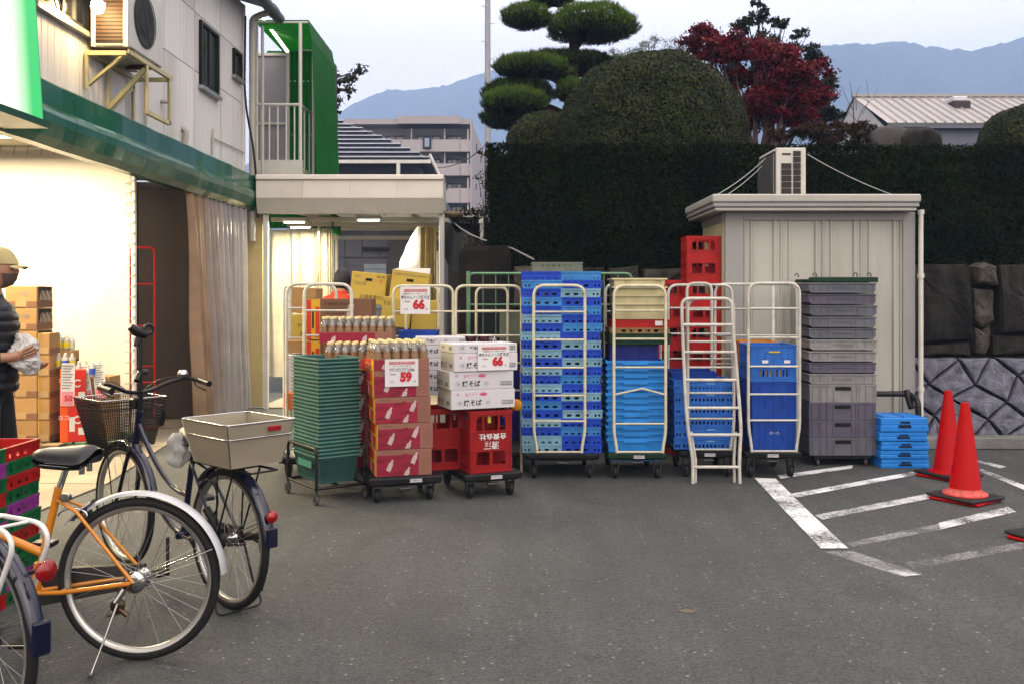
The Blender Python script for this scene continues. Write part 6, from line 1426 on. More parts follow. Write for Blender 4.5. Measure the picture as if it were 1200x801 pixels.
# ================================================================== cartons
CB = mat('brown_cardboard', (.38, .25, .12), .85, var=.08, scale=5, bump=.1, bscale=40, dirt=.15, dcol=(.25, .16, .08)); CBD = mat('dark_cardboard', (.23, .13, .085), .85, var=.08, scale=5); CBP = mat('pinkish_cardboard', (.30, .16, .125), .85, var=.08, scale=5)
CBY = mat('yellow_cardboard', (.52, .38, .10), .85, var=.06, scale=5); PNK = mat('crimson_print', (.30, .012, .055), .65, var=.06); PNKD = mat('dark_crimson_print', (.24, .008, .04), .65); YPR = mat('yellow_print', (.72, .42, .03), .65, var=.05); RPR = mat('scarlet_print', (.60, .065, .03), .65, var=.05)
BTP = mat('pale_bottle_print', (.50, .40, .42), .65); TAPE = mat('packing_tape', (.42, .30, .17), .35)
def carton_base(L, W, Hh, m, t=.0):
    mb = MB(); mb.cbox(-L / 2, L / 2, -W / 2, W / 2, 0, Hh - .001, .003); mb.box(-L / 2 + .004, L / 2 - .004, -.003, .003, Hh - .0009, Hh + .0004); return mb
def drink_carton_parts(t, L, W, Hh, tray_=False):
    e = .0012; w2 = -W / 2
    f = MB(); f.box(-L / 2 + .004, L * .5 * .52, w2 - e, w2 - .0001, .004, Hh * (.80 if not tray_ else .93)); f.build('print_field', PNK, t)
    mb = MB()
    for k, (x_, z_) in enumerate(((-.10, .42), (.075, .66), (.02, .12)) if not tray_ else ((-.12, .4), (.05, .45))):
        # little slanted bottle outline
        h_ = .085 if not tray_ else .05; cx_, cz_ = L * x_ / .4, Hh * z_; a = .42; pts = [(-.016, -.5), (.016, -.5), (.016, .12), (.007, .3), (.007, .5), (-.007, .5), (-.007, .3), (-.016, .12)]
        poly = []
        for (u_, v_) in pts: v_ *= h_; poly.append((cx_ + u_ * math.cos(a) + v_ * math.sin(a), cz_ - u_ * math.sin(a) + v_ * math.cos(a)))
        for f_ in (lambda p: p[1] - .006, lambda p: Hh - .006 - p[1]): poly = clip(poly, f_)
        if len(poly) > 2: mb = MB(); mb.prism(poly, w2 - 2.2 * e, w2 - e - .0001, 'y'); mb.build('bottle_print', BTP, t)
    if not tray_:
        for (x_, z_) in ((-.16, .60), (-.02, .74), (-.15, .22), (.02, .42), (-.05, .12)): text('CRAFT', .026, PNKD, t, (L * x_ / .4, w2 - e - .0006, Hh * z_), bold=.003, rot=(PI / 2, -.2, 0))
        text('品名 規格', .016, CBD, t, (-L * .32, w2 - .0006, Hh * .90)); text('12345', .014, CBD, t, (L * .40, w2 - .0006, Hh * .8)); 
        mb = MB()
        for k in range(6): mb.box(L * .31, L * .46, w2 - .0009, w2 - .0001, Hh * (.15 + k * .09), Hh * (.15 + k * .09) + .002)
        mb.build('small_print', CBD, t)
    # end faces: yellow with scarlet band and pale slash
    l2 = -L / 2
    mb = MB(); mb.box(l2 - e, l2 - .0001, -W / 2 + .002, W / 2 - .002, .003, Hh - .005); mb.build('end_print', YPR, t)
    mb = MB(); mb.box(l2 - 2 * e, l2 - e - .0001, -W / 2 + .07, W / 2 - .01, .01, Hh * .46); mb.box(l2 - 2 * e, l2 - e - .0001, -W / 2 + .09, W / 2 - .01, Hh * .56, Hh * .94); mb.build('end_band', RPR, t)
    mb = MB(); mb.prism([(.0, .012), (.02, .012), (.07, Hh * .44), (.05, Hh * .44)], l2 - 3 * e, l2 - 2 * e - .0001, 'x'); mb.build('end_slash', WHI, t)
def drink_carton(loc, rz, label, L=.40, W=.27, Hh=.185, grp='crimson drink cartons', m=None):
    t = thing('drink_carton', label, 'carton', loc, rz, grp); carton_base(L, W, Hh, m or CBP).build('carton', m or CBP, t); drink_carton_parts(t, L, W, Hh); return t
def drink_tray(loc, rz, label, L=.40, W=.27, Hh=.085, endf=False):
    t = thing('carton_tray', label, 'carton', loc, rz, 'cut-open drink cartons full of bottles'); mb = MB(); k = .004
    mb.box(-L / 2, L / 2, -W / 2, -W / 2 + k, 0, Hh); mb.box(-L / 2, L / 2, W / 2 - k, W / 2, 0, Hh); mb.box(-L / 2, -L / 2 + k, -W / 2 + k, W / 2 - k, 0, Hh); mb.box(L / 2 - k, L / 2, -W / 2 + k, W / 2 - k, 0, Hh); mb.box(-L / 2 + k, L / 2 - k, -W / 2 + k, W / 2 - k, .001, .005)
    mb.build('carton', CBP, t)
    if endf:
        mb = MB(); mb.box(-L / 2 + .003, L / 2 - .003, -W / 2 - .0013, -W / 2 - .0001, .003, Hh - .003); mb.build('end_print', YPR, t)
        mb = MB(); mb.box(-L / 2 + .09, L * .28, -W / 2 - .0026, -W / 2 - .0014, .008, Hh - .004); mb.build('end_band', RPR, t)
        mb = MB(); mb.prism([(-.02, .008), (.01, .008), (.05, Hh - .006), (.02, Hh - .006)], -W / 2 - .0039, -W / 2 - .0027, 'y'); mb.build('end_slash', WHI, t)
    else: drink_carton_parts(t, L, W, Hh, True)
    return t
TEA = mat('milky_brown_drink', (.24, .13, .06), .15, var=.2, scale=8, coat=.6); CLP = mat('clear_plastic', (.62, .58, .55), .08, trans=.75, coat=.3); CAPY = mat('pale_yellow_cap', (.74, .63, .33), .4); BLBL = mat('cream_bottle_label', (.30, .20, .12), .4, var=.2, scale=30)
bb = MB(); bb.lathe([(.001, 0), (.030, .002), (.032, .01), (.032, .12), (.030, .135)], 14); bm1 = bb.mesh('drink', TEA)
bb = MB(); bb.lathe([(.0305, .134), (.026, .155), (.016, .178), (.0125, .186), (.0125, .192)], 14); bm2 = bb.mesh('shoulder', CLP)
bb = MB(); bb.lathe([(.0155, .188), (.0155, .205), (.014, .207), (.001, .207)], 14); bm3 = bb.mesh('cap', CAPY)
bb = MB(); bb.lathe([(.0328, .05), (.0328, .115)], 14); bm4 = bb.mesh('label', BLBL)
def bottles(tr_, L, W, nx, ny, label, grp='brown drink bottles in the cut-open cartons', z=.006):
    M_ = Matrix.Translation(tr_.location) @ Matrix.Rotation(tr_.rotation_euler.z, 4, 'Z')
    for i in range(nx):
        for j in range(ny):
            rl = ('front', 'second', 'third', 'fourth', 'rearmost')[j]; p = M_ @ Vector((-L / 2 + L * (i + .5) / nx, -W / 2 + W * (j + .5) / ny, z))
            b_ = thing('drink_bottle', f'{rl} row, {"leftmost" if i == 0 else ORD[i] + " from the left"}: {label}', 'bottle', p, (i * 3 + j) * .7, grp)
            for nm, me_ in (('drink', bm1), ('shoulder', bm2), ('cap', bm3), ('label', bm4)): put(nm, me_, b_)
# front stack on its dolly
PY = math.radians(17); Yp = 6.72; corner = Vector((X(441, Yp), Yp)); R2 = Matrix.Rotation(PY, 2)
def at_corner(c, yaw, L, W): return c + Matrix.Rotation(yaw, 2) @ Vector((L / 2, W / 2))
Lp, Wp = .405, .40
pc = at_corner(corner, PY, Lp, Wp); zf = [Z(p, Yp) for p in (559, 527.3, 496.7, 465.7, 434.5)]
for k in range(4):
    i = 3 - k; jx = (.0, .012, -.012, -.03)[k]
    drink_carton((pc.x + jx * .6, pc.y, zf[k]), PY + (0, .01, -.008, .0)[k], f'crimson bottle-print carton, {nth(i, 4)} full one on the front dolly', Lp, Wp, zf[k + 1] - zf[k] - .001)
tr1 = drink_tray((pc.x - .02, pc.y, zf[4]), PY, 'cut-open crimson carton full of bottles behind the 59 price card', Lp, .27 if False else Wp, Z(420.5, Yp) - zf[4])
bottles(tr1, Lp, Wp, 6, 5, 'bottle behind the 59 price card')
dp = thing('platform_dolly', 'black dolly under the crimson drink cartons', 'dolly', (pc.x, pc.y, 0), PY, 'black platform dollies')
base_deck(dp, -.26, .27, -.23, .30, zf[0] - .001, BLK, .06, .08)
# trays and cartons to the left of and behind it
Y2 = 7.18; zA = Z(434, Y2)
for k in range(4): drink_carton((X(409, Y2), Y2 + .2, zA - (k + 1) * .187), .06, f'crimson carton behind the baskets, {nth(k, 4)} of four', .40, .27, .186)
tr2 = drink_tray((X(409, Y2) + .02, Y2 + .16, zA + .001), .06, 'cut-open carton with scarlet and yellow end, left of the 59 card', .44, .27, .09, True)
bottles(tr2, .44, .27, 7, 4, 'bottle in the tray above the baskets')
Y3 = 7.5; z3 = Z(402.5, Y3)
tr3 = drink_tray((X(416, Y3), Y3 + .15, z3), .03, 'upper cut-open crimson carton full of bottles in front of the big brown carton', .585, .27, .093)
bottles(tr3, .585, .27, 9, 4, 'bottle in the upper tray', 'brown drink bottles in the upper tray')
for k in range(4): drink_carton((X(416, Y3) + .03, Y3 + .16, z3 - (k + 1) * .187), .03, f'crimson carton under the upper bottle tray, {nth(k, 4)} of its column', .56, .27, .186)
Y4 = 7.86
for k, (pt, pb) in enumerate(((350, 398), (398.5, 446))):
    t = thing('drink_carton', ('big brown carton with scarlet left end, standing behind the upper bottles' if k == 0 else 'brown carton with scarlet end below the big brown one'), 'carton', (X(397, Y4), Y4 + .14, Z(pb, Y4)), 0.0)
    hh_ = Z(pt, Y4) - Z(pb, Y4); L = 76 / F * Y4; carton_base(L, .27, hh_, CBD).build('carton', CBD, t)
    mb = MB(); mb.box(-L / 2 + .001, -L / 2 + .115, -.1365, -.1351, .003, hh_ - .005); mb.build('end_print', YPR, t)
    mb = MB(); mb.box(-L / 2 + .003, -L / 2 + .04, -.138, -.1366, .006, hh_ - .01); mb.box(-L / 2 + .075, -L / 2 + .11, -.138, -.1366, .02, hh_ * .8); mb.build('end_band', RPR, t)
    mb = MB(); mb.box(-L / 2 + .048, -L / 2 + .062, -.1395, -.1367, hh_ * .28, hh_ * .72); mb.build('hand_hole', VOID, t)
    mb = MB(); mb.prism([(.05, hh_ * .4), (.10, hh_ * .4), (.13, hh_ * .85), (.08, hh_ * .85)], -.1364, -.1351, 'y'); mb.build('bottle_print', BTP, t); mb = MB(); mb.prism([(.16, hh_ * .05), (.2, hh_ * .05), (.22, hh_ * .4), (.18, hh_ * .4)], -.1364, -.1351, 'y'); mb.build('bottle_print', BTP, t)
    text('天地無用 取扱注意', .03, INK, t, (-.0, -.1358, hh_ * .86)); text('CRAFT', .05, PNKD, t, (-.03, -.1358, hh_ * .55), rot=(PI / 2, -.2, 0)); text('BREW', .05, PNKD, t, (.12, -.1358, hh_ * .3), rot=(PI / 2, -.2, 0))
    mb = MB()
    for q in range(3): a = -.11 + q * .055; mb.box(a, a + .04, -.1362, -.1352, hh_ * .62, hh_ * .63); mb.box(a, a + .04, -.1362, -.1352, hh_ * .76, hh_ * .77); mb.box(a, a + .002, -.1362, -.1352, hh_ * .63, hh_ * .76); mb.box(a + .038, a + .04, -.1362, -.1352, hh_ * .63, hh_ * .76)
    mb.build('care_marks', INK, t)
# ---- white noodle cartons on red crates
WC = mat('white_carton', (.62, .61, .66), .7, var=.03, scale=4, dirt=.1, dcol=(.45, .44, .44)); WCE = mat('warm_lit_carton_end', (.66, .63, .50), .75, var=.05)  # cream end paints in the warm lamp light on the white carton
Yn = 6.86; NY = math.radians(22); nc = Vector((X(529, Yn), Yn)); Ln, Wn = .50, .32
def noodle(c2, z, hh_, yaw, label, rows=2, Ln=Ln, grp='white noodle cartons'):
    p = at_corner(c2, yaw, Ln, Wn); t = thing('noodle_carton', label, 'carton', (p.x, p.y, z), yaw, grp)
    carton_base(Ln, Wn, hh_, WC).build('carton', WC, t); w2 = -Wn / 2 - .0008
    mb = MB(); mb.box(-Ln / 2 - .0012, -Ln / 2 - .0001, -Wn / 2 + .002, Wn / 2 - .002, .002, hh_ - .004); mb.build('end_panel', WCE, t)
    h1 = hh_ * .30 if rows == 2 else hh_ * .5; text('焼そば', min(.047, hh_ * .4), INK, t, (-.085, w2, h1), bold=.0012); mb = MB()
    mb.box(.145, .235, w2 - .0004, w2 + .0002, h1 - .016, h1 + .016); mb.build('stamp_box', GRYI, t); text('製造年月', .02, WHI, t, (.19, w2 - .0012, h1))
    mb = MB(); mb.tube([(-.185 + .026 * math.cos(a), w2, h1 + .026 * math.sin(a)) for a in [q * PI / 10 for q in range(20)]], .0009, 4, closed=True); mb.build('emblem', mat('pale_green_ink', (.35, .5, .47), .7), t)
    o_ = text('焼', .03, GRYI, t, (-.185, w2, h1)); o_ = text('め', .04, GRYI, t, (.035, w2, h1))
    if rows == 2:
        h2 = hh_ * .76; text('金ちゃん', .026, PNKI, t, (-.095, w2, h2), rot=(PI / 2, -.12, 0)); mb = MB(); mb.lathe([(.001, 0), (.03, 0)], 20, 'y', (0, w2, 0)); mb.v = [(v[0] * 1.0 + .0, v[1], v[2] * .42 + h2) for v in mb.v]; mb.build('oval_print', PNKI, t)
        text('ソース', .014, WHI, t, (0, w2 - .0012, h2)); text('徳', .022, PNKI, t, (-.2, w2, h2))
    # text on the end face
    e_ = text('焼そば', min(.05, hh_ * .4), INK, t, (-Ln / 2 - .0022, .08, h1), rot=(PI / 2, 0, -PI / 2)); mb = MB(); mb.box(-Ln / 2 - .0024, -Ln / 2 - .0013, -.12, -.05, h1 - .014, h1 + .014); mb.build('end_stamp', GRYI, t)
    return t
zz = [Z(480, Yn), Z(457, Yn), Z(435.5, Yn), Z(414, Yn), Z(403, Yn)]
for k in range(4):
    off = Vector(((0, -.012, .02, .018)[k], 0)); noodle(nc + off, zz[k], zz[k + 1] - zz[k] - .0005, NY + (0, -.012, .0, .005)[k], ('white noodle carton resting on the red bottle crate, lowest of four', 'white noodle carton, second from below, under the price card', 'white noodle carton, third from below, half covered by the 66 price card', 'half-height white noodle carton on top, under the jars')[k], 2 if k < 3 else 1)
Yn2 = 7.55; c2 = Vector((X(487, Yn2), Yn2))
for k in range(5): noodle(c2 + Vector((.0, 0)), Z(404.5, Yn2) - k * .1 , .065 if k == 0 else .099, .10, f'white noodle carton of the rear pile, {nth(k, 5)}, left of the jars', 1, .42, 'white noodle cartons of the rear pile')
# crates and dolly beneath
me2 = bottle_crate(.33, .31, .455); me2a = me2.mesh('crate_body', DRED)
cc = Vector((X(551, 6.9), 6.88)); pcc = at_corner(cc, NY, .33, .31); zc = Z(554, 6.9)
t = put('bottle_crate', me2a, loc=(pcc.x, pcc.y, zc)); t.rotation_euler.z = NY; tag(t, 'upside-down red bottle crate with white lettering under the noodle cartons', 'crate')
text('清酒', .062, WHI, t, (0, -.161 - .001, .205), rot=(PI / 2, PI, 0), bold=.001); text('合資会社', .047, WHI, t, (.012, -.162, .268), rot=(PI / 2, PI, 0), sx=1.15, bold=.001)
mb = MB(); mb.box(-.012, .012, -.12, -.10, .36, .44); mb.build('yellow_tag', mat('yellow_label', (.6, .5, .05)), t)
p2 = pcc + Matrix.Rotation(NY, 2) @ Vector((-.30, .22)); t = put('bottle_crate', me2a, loc=(p2.x, p2.y, zc)); t.rotation_euler.z = NY; tag(t, 'dark red bottle crate tucked behind the left of the lettered one', 'crate')
p3 = pcc + Matrix.Rotation(NY, 2) @ Vector((.02, .33)); t = put('bottle_crate', me2a, loc=(p3.x, p3.y, zc)); t.rotation_euler.z = NY; tag(t, 'red bottle crate hidden directly behind the lettered one', 'crate')
dn = thing('platform_dolly', 'black dolly with a white label under the red lettered crate', 'dolly', (pcc.x, pcc.y, 0), NY, 'black platform dollies'); base_deck(dn, -.22, .24, -.19, .5, zc - .001, BLK, .055, .03)
# jars on top, blue lid
JR = mat('dark_red_jar', (.10, .012, .01), .25, coat=.5)
for k, px in enumerate((551, 567)):
    j = thing('food_tub', ('left' if k == 0 else 'right') + ' dark red tub with a white lid on the noodle cartons', 'tub', (X(px, 7.2), 7.2 + .1, Z(403, 7.2)))
    mb = MB(); mb.lathe([(.001, 0), (.036, 0), (.046, .045), (.048, .055)], 18); mb.build('bowl', JR, j); mb = MB(); mb.lathe([(.001, .068), (.07, .066), (.072, .060), (.049, .056)], 20); mb.build('lid', WHP, j)
mb = MB(); mb.grid(lambda u, v: (.06 * (u - .5), .05 * v, .035 + .02 * math.sin(u * 7) * math.cos(v * 5) + .01 * math.sin(u * 19)), 12, 8); o = mb.build('crumpled_bag', mat('clear_film', (.6, .55, .6), .2, sub=.4), loc=(X(577, 7.2), 7.25, Z(403, 7.2))); tag(o, 'bit of crumpled clear film right of the tubs', 'bag')
mb = crate(43 / F * 7.9, .3, .062, [(.008, .05, 0)], ribs=2); o = mb.build('blue_tray', MBL, loc=(X(490, 7.9), 8.0, Z(396, 7.9))); tag(o, 'blue tray lid lying below the upper 66 price card', 'crate')
# ---- price cards
def price_card(loc, yaw, tilt, w_, h_, banner, small, main, num, label):
    t = thing('price_card', label, 'price card', loc, yaw, 'white price cards'); t.rotation_euler = (tilt, 0, yaw)
    mb = MB(); mb.grid(lambda u, v: ((u - .5) * w_, -.001 - .003 * math.sin(u * PI), (v - .5) * h_), 8, 1, smooth=True); mb.box(-w_ / 2, w_ / 2, .0, .001, -h_ / 2, h_ / 2); mb.build('card', PAPER, t)
    y = -.0052
    for k in range(8): mb = MB(); xx_ = -.37 * w_ + k * w_ * .097; mb.cbox(xx_, xx_ + w_ * .088, y - .0005, y + .001, h_ * .31, h_ * .41, .0004); bnr = mb.build('banner_block', REDI, t); text(banner[k], h_ * .09, PAPER, bnr, (xx_ + w_ * .044, y - .0012, h_ * .36))
    text(small, h_ * .062, INK, t, (0, y, h_ * .235)); text(main, h_ * .155, INK, t, (0, y, h_ * .10), sx=min(1, w_ * .95 / (len(main) * h_ * .155)), bold=.0004)
    text('税抜価格', h_ * .055, INK, t, (-w_ * .27, y, -.055 * h_)); text('本体', h_ * .07, GRYI, t, (-w_ * .3, y, -.33 * h_)); text('円', h_ * .09, INK, t, (w_ * .38, y, -.33 * h_))
    text(num, h_ * .44, REDI, t, (w_ * .12, y - .0008, -.17 * h_), bold=.006, sx=.95, res=4); return t
bn_ = '店長厳選超特価品'
price_card((X(486.5, 7.9), 7.91, Z(352, 7.9)), 0, 0, 35 / F * 7.9, 32 / F * 7.9, bn_, '徳島製粉 にんにく香るソース味', '金ちゃんソース焼そば', '66', 'price card reading 66 hung on the upper cream cage gate')
q = at_corner(nc + Vector((.02, 0)), NY, Ln, Wn) + Matrix.Rotation(NY, 2) @ Vector((.055, -.17)); price_card((q.x, q.y, Z(418.5, 6.95)), NY, 0, .25, 30 / F * 6.95, bn_, '徳島製粉 にんにく香るソース味', '金ちゃんソース焼そば', '66', 'price card reading 66 on the front of the white noodle cartons')
q = pc + R2 @ Vector((-.02 + .0, -Wp / 2 - .006)); price_card((q.x, q.y, Z(436, 6.78)), PY, -.02, .243, 32 / F * 6.75, bn_, 'コーヒー デカフェ 選べる', 'クラフトボス デカフェ500ml', '59', 'price card reading 59 on the crimson drink cartons')
# ---- brown cartons behind
def brown_box(px, py, wpx, hpx, Y, tilt, label, texts=(), d=.3, m=CBY, hole=True, yaw=0, nm='cardboard_box'):
    t = thing(nm, label, 'carton', (X(px, Y), Y, Z(py, Y))); t.rotation_euler = (0, tilt, yaw); L, Hh = wpx / F * Y, hpx / F * Y
    mb = MB(); mb.cbox(-L / 2, L / 2, 0, d, -Hh / 2, Hh / 2, .004); mb.build('box', m, t)
    if hole:
        mb = MB(); mb.tube([(-L * .09, -.001, Hh * .28), (L * .09, -.001, Hh * .28)], .012, 8); mb.build('hand_hole', VOID, t)
    for (s, size, x_, z_, mm) in texts: text(s, size, mm, t, (x_ * L, -.0012, z_ * Hh))
    return t
BLUEI = mat('faded_blue_ink', (.16, .17, .12), .8)
brown_box(431.5, 338, 41, 37, 9.0, -.0 + math.radians(5), 'tilted brown carton with small blue print and a hand hole, left of two', [('BIG', .035, -.32, .36, BLUEI), ('TISSUE', .045, -.26, .14, BLUEI), ('広島県東広島', .042, .15, -.28, INK), ('割れ物', .026, .34, .38, INK), ('注', .04, .34, .24, REDI)])
t = brown_box(479, 342, 44, 48, 8.9, math.radians(7), 'taller tilted brown carton with an open top flap, right of two', [('CARTON BOX JAPAN', .033, .0, .40, BLUEI)])
mb = MB(); mb.add([(-.18, .0, .19), (.18, .0, .195), (.15, .3, .25), (-.15, .3, .22), (-.18, .0, .186), (.18, .0, .191)], [(0, 1, 2, 3), (4, 5, 1, 0)]); mb.build('flap', mat('pale_flap', (.6, .56, .5), .8), t)
brown_box(464, 366, 34, 34, 8.75, math.radians(6), 'brown carton with a black mark below the tall one', [('TO', .05, -.35, .28, INK), ('割', .06, .1, .0, BLUEI)], hole=False)
brown_box(497, 372, 30, 40, 8.8, math.radians(3), 'brown carton behind the upper price card cart', [], hole=False)
brown_box(441, 376, 22, 30, 9.1, 0, 'white and blue printed carton behind the brown ones', [('ML', .06, .1, -.1, BLUEI)], hole=False, m=mat('blue_white_carton', (.35, .38, .5), .8))
brown_box(355, 352, 30, 30, 8.6, .05, 'brown box upper left inside the white cage cart', [], hole=False, m=CB)
brown_box(356, 385, 34, 32, 8.5, 0, 'brown printed carton lower left inside the white cage cart', [('やさい', .05, .05, .1, INK), ('産地', .05, .05, -.2, INK)], hole=False, m=CBY)
brown_box(352, 406, 30, 14, 8.3, 0, 'thin brown carton in the white cage cart', [], hole=False, m=CB)
t = brown_box(348, 438, 28, 44, 8.2, 0, 'white carton with blue edges and a barcode inside the white cage cart', [], hole=False, m=WC)
mb = MB(); mb.box(-.105, -.085, -.0015, -.0002, -.16, .16); mb.box(.06, .08, -.0015, -.0002, -.16, .16); mb.build('blue_edge', ROY, t); mb = MB()
for k in range(9): mb.box(.0 + k * .005, .0025 + k * .005, -.0015, -.0002, .05, .12)
mb.build('barcode', INK, t)
brown_box(346, 470, 26, 20, 8.1, 0, 'orange and white carton low in the white cage cart', [], hole=False, m=mat('orange_carton', (.6, .18, .03), .7))
# ================================================================== traffic cones
CON = mat('red_cone_plastic', (.40, .004, .004), .30, var=.08, scale=5, dirt=.2, dcol=(.35, .03, .02), coat=.0, spec=.06); CONB = mat('cone_base_rubber', (.018, .018, .018), .6, var=.3, dirt=.4, dcol=(.08, .07, .06)); SCUF = mat('scuffed_red', (.60, .14, .12), .7, var=.5, scale=30)
cbm = MB(); cbm.lathe([(.155, .045), (.150, .058), (.122, .066), (.112, .075), (.030, .705), (.024, .716), (.001, .718)], 32); cbm = cbm.mesh('cone_body', CON)
csk = MB(); csk.lathe([(.1535, .047), (.1515, .059), (.1245, .0675), (.114, .078), (.1105, .092)], 32); csk = csk.mesh('scuffed_foot', SCUF)
cb1 = MB(); cb1.cbox(-.19, .19, -.19, .19, .022, .045, .008); cb1 = cb1.mesh('rubber_weight', CONB)
cb2 = MB(); cb2.cbox(-.182, .182, -.182, .182, .003, .0215, .006); cb2 = cb2.mesh('base', CON)
for (px, py, yaw, lab) in ((1131, 585.5, .50, 'nearer red traffic cone with a scuffed foot, standing right of the other'), (1111, 558.5, .42, 'further red traffic cone, behind and left of the scuffed one'), (1234, 634, .35, 'red traffic cone at the right edge, only the corner of its base in view')):
    p = gr(px, py); t = thing('traffic_cone', lab, 'traffic cone', p, yaw, 'red traffic cones on the hatched lines'); put('cone_body', cbm, t); w_ = put('rubber_weight', cb1, t); b_ = put('base', cb2, t); b_.rotation_euler.z = .16
    if px == 1131: put('scuffed_foot', csk, t)

# ================================================================== two-tone crates at the left edge
xr_, yl0, yl1 = -2.43, 4.2, 4.82; Lq, Wq = .62, .42; hq = .0695
QM = {'R': REDP, 'G': GRNP, 'P': PURP}; QN = {'R': 'red', 'G': 'green', 'P': 'purple'}
qs = ['GR', 'PG', 'GR', 'RG', 'GP', 'PG', 'GR', 'PG', 'RG', 'GP', 'RG']
qc = {}
for i, r in enumerate(qs):
    if r not in qc: qc[r] = crate(Lq, Wq, hq - .001, [(.008, .014, 0), (.014, .034, 6), (.034, hq - .014, 0)], two=True, corner=.07, ribs=3, cornerslots=1, ribd=.005).mesh('crate_body', [QM[r[0]], QM[r[1]]])
    o = put('market_crate', qc[r], loc=(xr_ - Wq / 2 + (i * 7 % 3 - 1) * .003, (yl0 + yl1) / 2, (len(qs) - 1 - i) * hq)); o.rotation_euler.z = PI / 2 + (i * 11 % 5 - 2) * .006
    tag(o, f'{QN[r[0]]} and {QN[r[1]]} two-tone crate, {nth(i, len(qs))} in the pile behind the bicycles', 'crate', 'red, green and purple crates at the left edge')

# ================================================================== goods in the shop opening
PALW = mat('pallet_wood', (.20, .15, .10), .9, var=.3, scale=9, bump=.5, dirt=.4, dcol=(.06, .05, .04)); PALG = mat('green_pallet', (.09, .16, .11), .8, var=.3, scale=8, dirt=.5, dcol=(.08, .07, .05))
def pallet(x, y, L, W, rz, label, m=PALW):
    t = thing('pallet', label, 'pallet', (x, y, .03), rz, 'pallets under the shop goods')
    for k in range(6): mb = MB(); a = -L / 2 + k * L / 6; mb.cbox(a + .012, a + L / 6 - .012, -W / 2, W / 2, .095, .117, .003); mb.build('top_board', m, t)
    for yy in (-W / 2 + .04, 0, W / 2 - .04):
        mb = MB(); mb.cbox(-L / 2, L / 2, yy - .04, yy + .04, .075, .0945, .003); mb.build('runner', PALW, t)
        for xx_ in (-L / 2 + .05, 0, L / 2 - .05): mb = MB(); mb.cbox(xx_ - .05, xx_ + .05, yy - .045, yy + .045, .001, .0745, .004); mb.build('block', PALW, t)
    return t
pallet(X(18, 8.75), 8.85, 1.1, .8, 0, 'wooden pallet under the brown cartons at the left edge'); pallet(X(92, 8.75), 8.95, .72, .7, .05, 'green-topped pallet under the orange and brown cartons', PALG)
zp = .148; hcb = (Z(335, 8.6) - zp) / 7
def shop_box(px0, px1, Y, z, hh_, d, m, label, rz=0, dark=False, edge=False, txt=None, band=True):
    L = (px1 - px0) / F * Y; t = thing('cardboard_box', label, 'carton', (X((px0 + px1) / 2, Y), Y + d / 2, z), rz, 'brown cartons in the shop opening')
    carton_base(L, d, hh_ - .002, m).build('box', m, t)
    if band:
        mb = MB(); mb.box(-L / 2 + .002, L / 2 - .002, -d / 2 - .0012, -d / 2 - .0001, .01, hh_ * .30); mb.box(L / 2 + .0001, L / 2 + .0012, -d / 2 + .002, d / 2 - .002, .01, hh_ * .30); mb.build('printed_band', CBD, t)
        mb = MB(); mb.box(-.05, .05, -d / 2 - .0022, -d / 2 - .0013, .012, hh_ * .30 + .01); mb.build('tape', TAPE, t)
    if dark:
        mb = MB(); mb.box(L / 2 + .0013, L / 2 + .002, -d / 2 + .03, d / 2 - .03, hh_ * .32, hh_ * .96); mb.build('opening', VOID, t)
        mb = MB(); mb.grid(lambda u, v: (L / 2 + .004 + .02 * abs(math.sin(u * 9 + v * 4)) * v, (-d / 2 + .035) + (d - .07) * u, hh_ * (.34 + .45 * v)), 14, 6); mb.build('packets', mat('maroon_packet', (.06, .012, .012), .3, coat=.4), t)
    if edge: mb = MB(); mb.box(-L / 2 - .001, -L / 2 + .018, -d / 2 - .0014, -d / 2 - .0002, .002, hh_ - .004); mb.build('yellow_edge', YPR, t)
    if txt: text(txt, .05, GRYI, t, (0, -d / 2 - .0014, hh_ * .62))
    return t
for k in range(7):
    z = zp + (6 - k) * hcb
    shop_box(6, 43, 8.6, z, hcb, .30, CB, f'brown carton' + (' torn open' if k < 3 else '') + f', {nth(k, 7)} in the column behind the man', dark=k < 3, txt='いり糠' if k < 2 else None)
    if k > 2: shop_box(-34, 5, 8.6, z, hcb, .30, CB, f'brown carton at the very left edge, {nth(k - 3, 4)} of that column')
for k in range(5): shop_box(43.5, 58, 8.62, zp + (4 - k) * .2, .2, .2, CB, f'yellow-edged carton, {nth(k, 5)} of the narrow column beside the orange one', edge=True, band=True)
for k in range(2):
    shop_box(60, 84, 9.0, Z(410, 9.0) - .115 - k * .24, .115 if k == 0 else .235, .16, CB, ('low carton holding small bottles, above and behind the orange carton', 'brown carton below the low bottle carton')[k], band=False)
for k in range(3): shop_box(60, 84, 9.0, zp + k * .245, .243, .16, CB, f'brown carton hidden behind the orange one, {nth(2 - k, 3)} of three', band=False)
ocm = mat('orange_print_carton', (.72, .13, .012), .6, var=.05); orr = mat('vermilion_print', (.60, .035, .015), .6)
oc = []
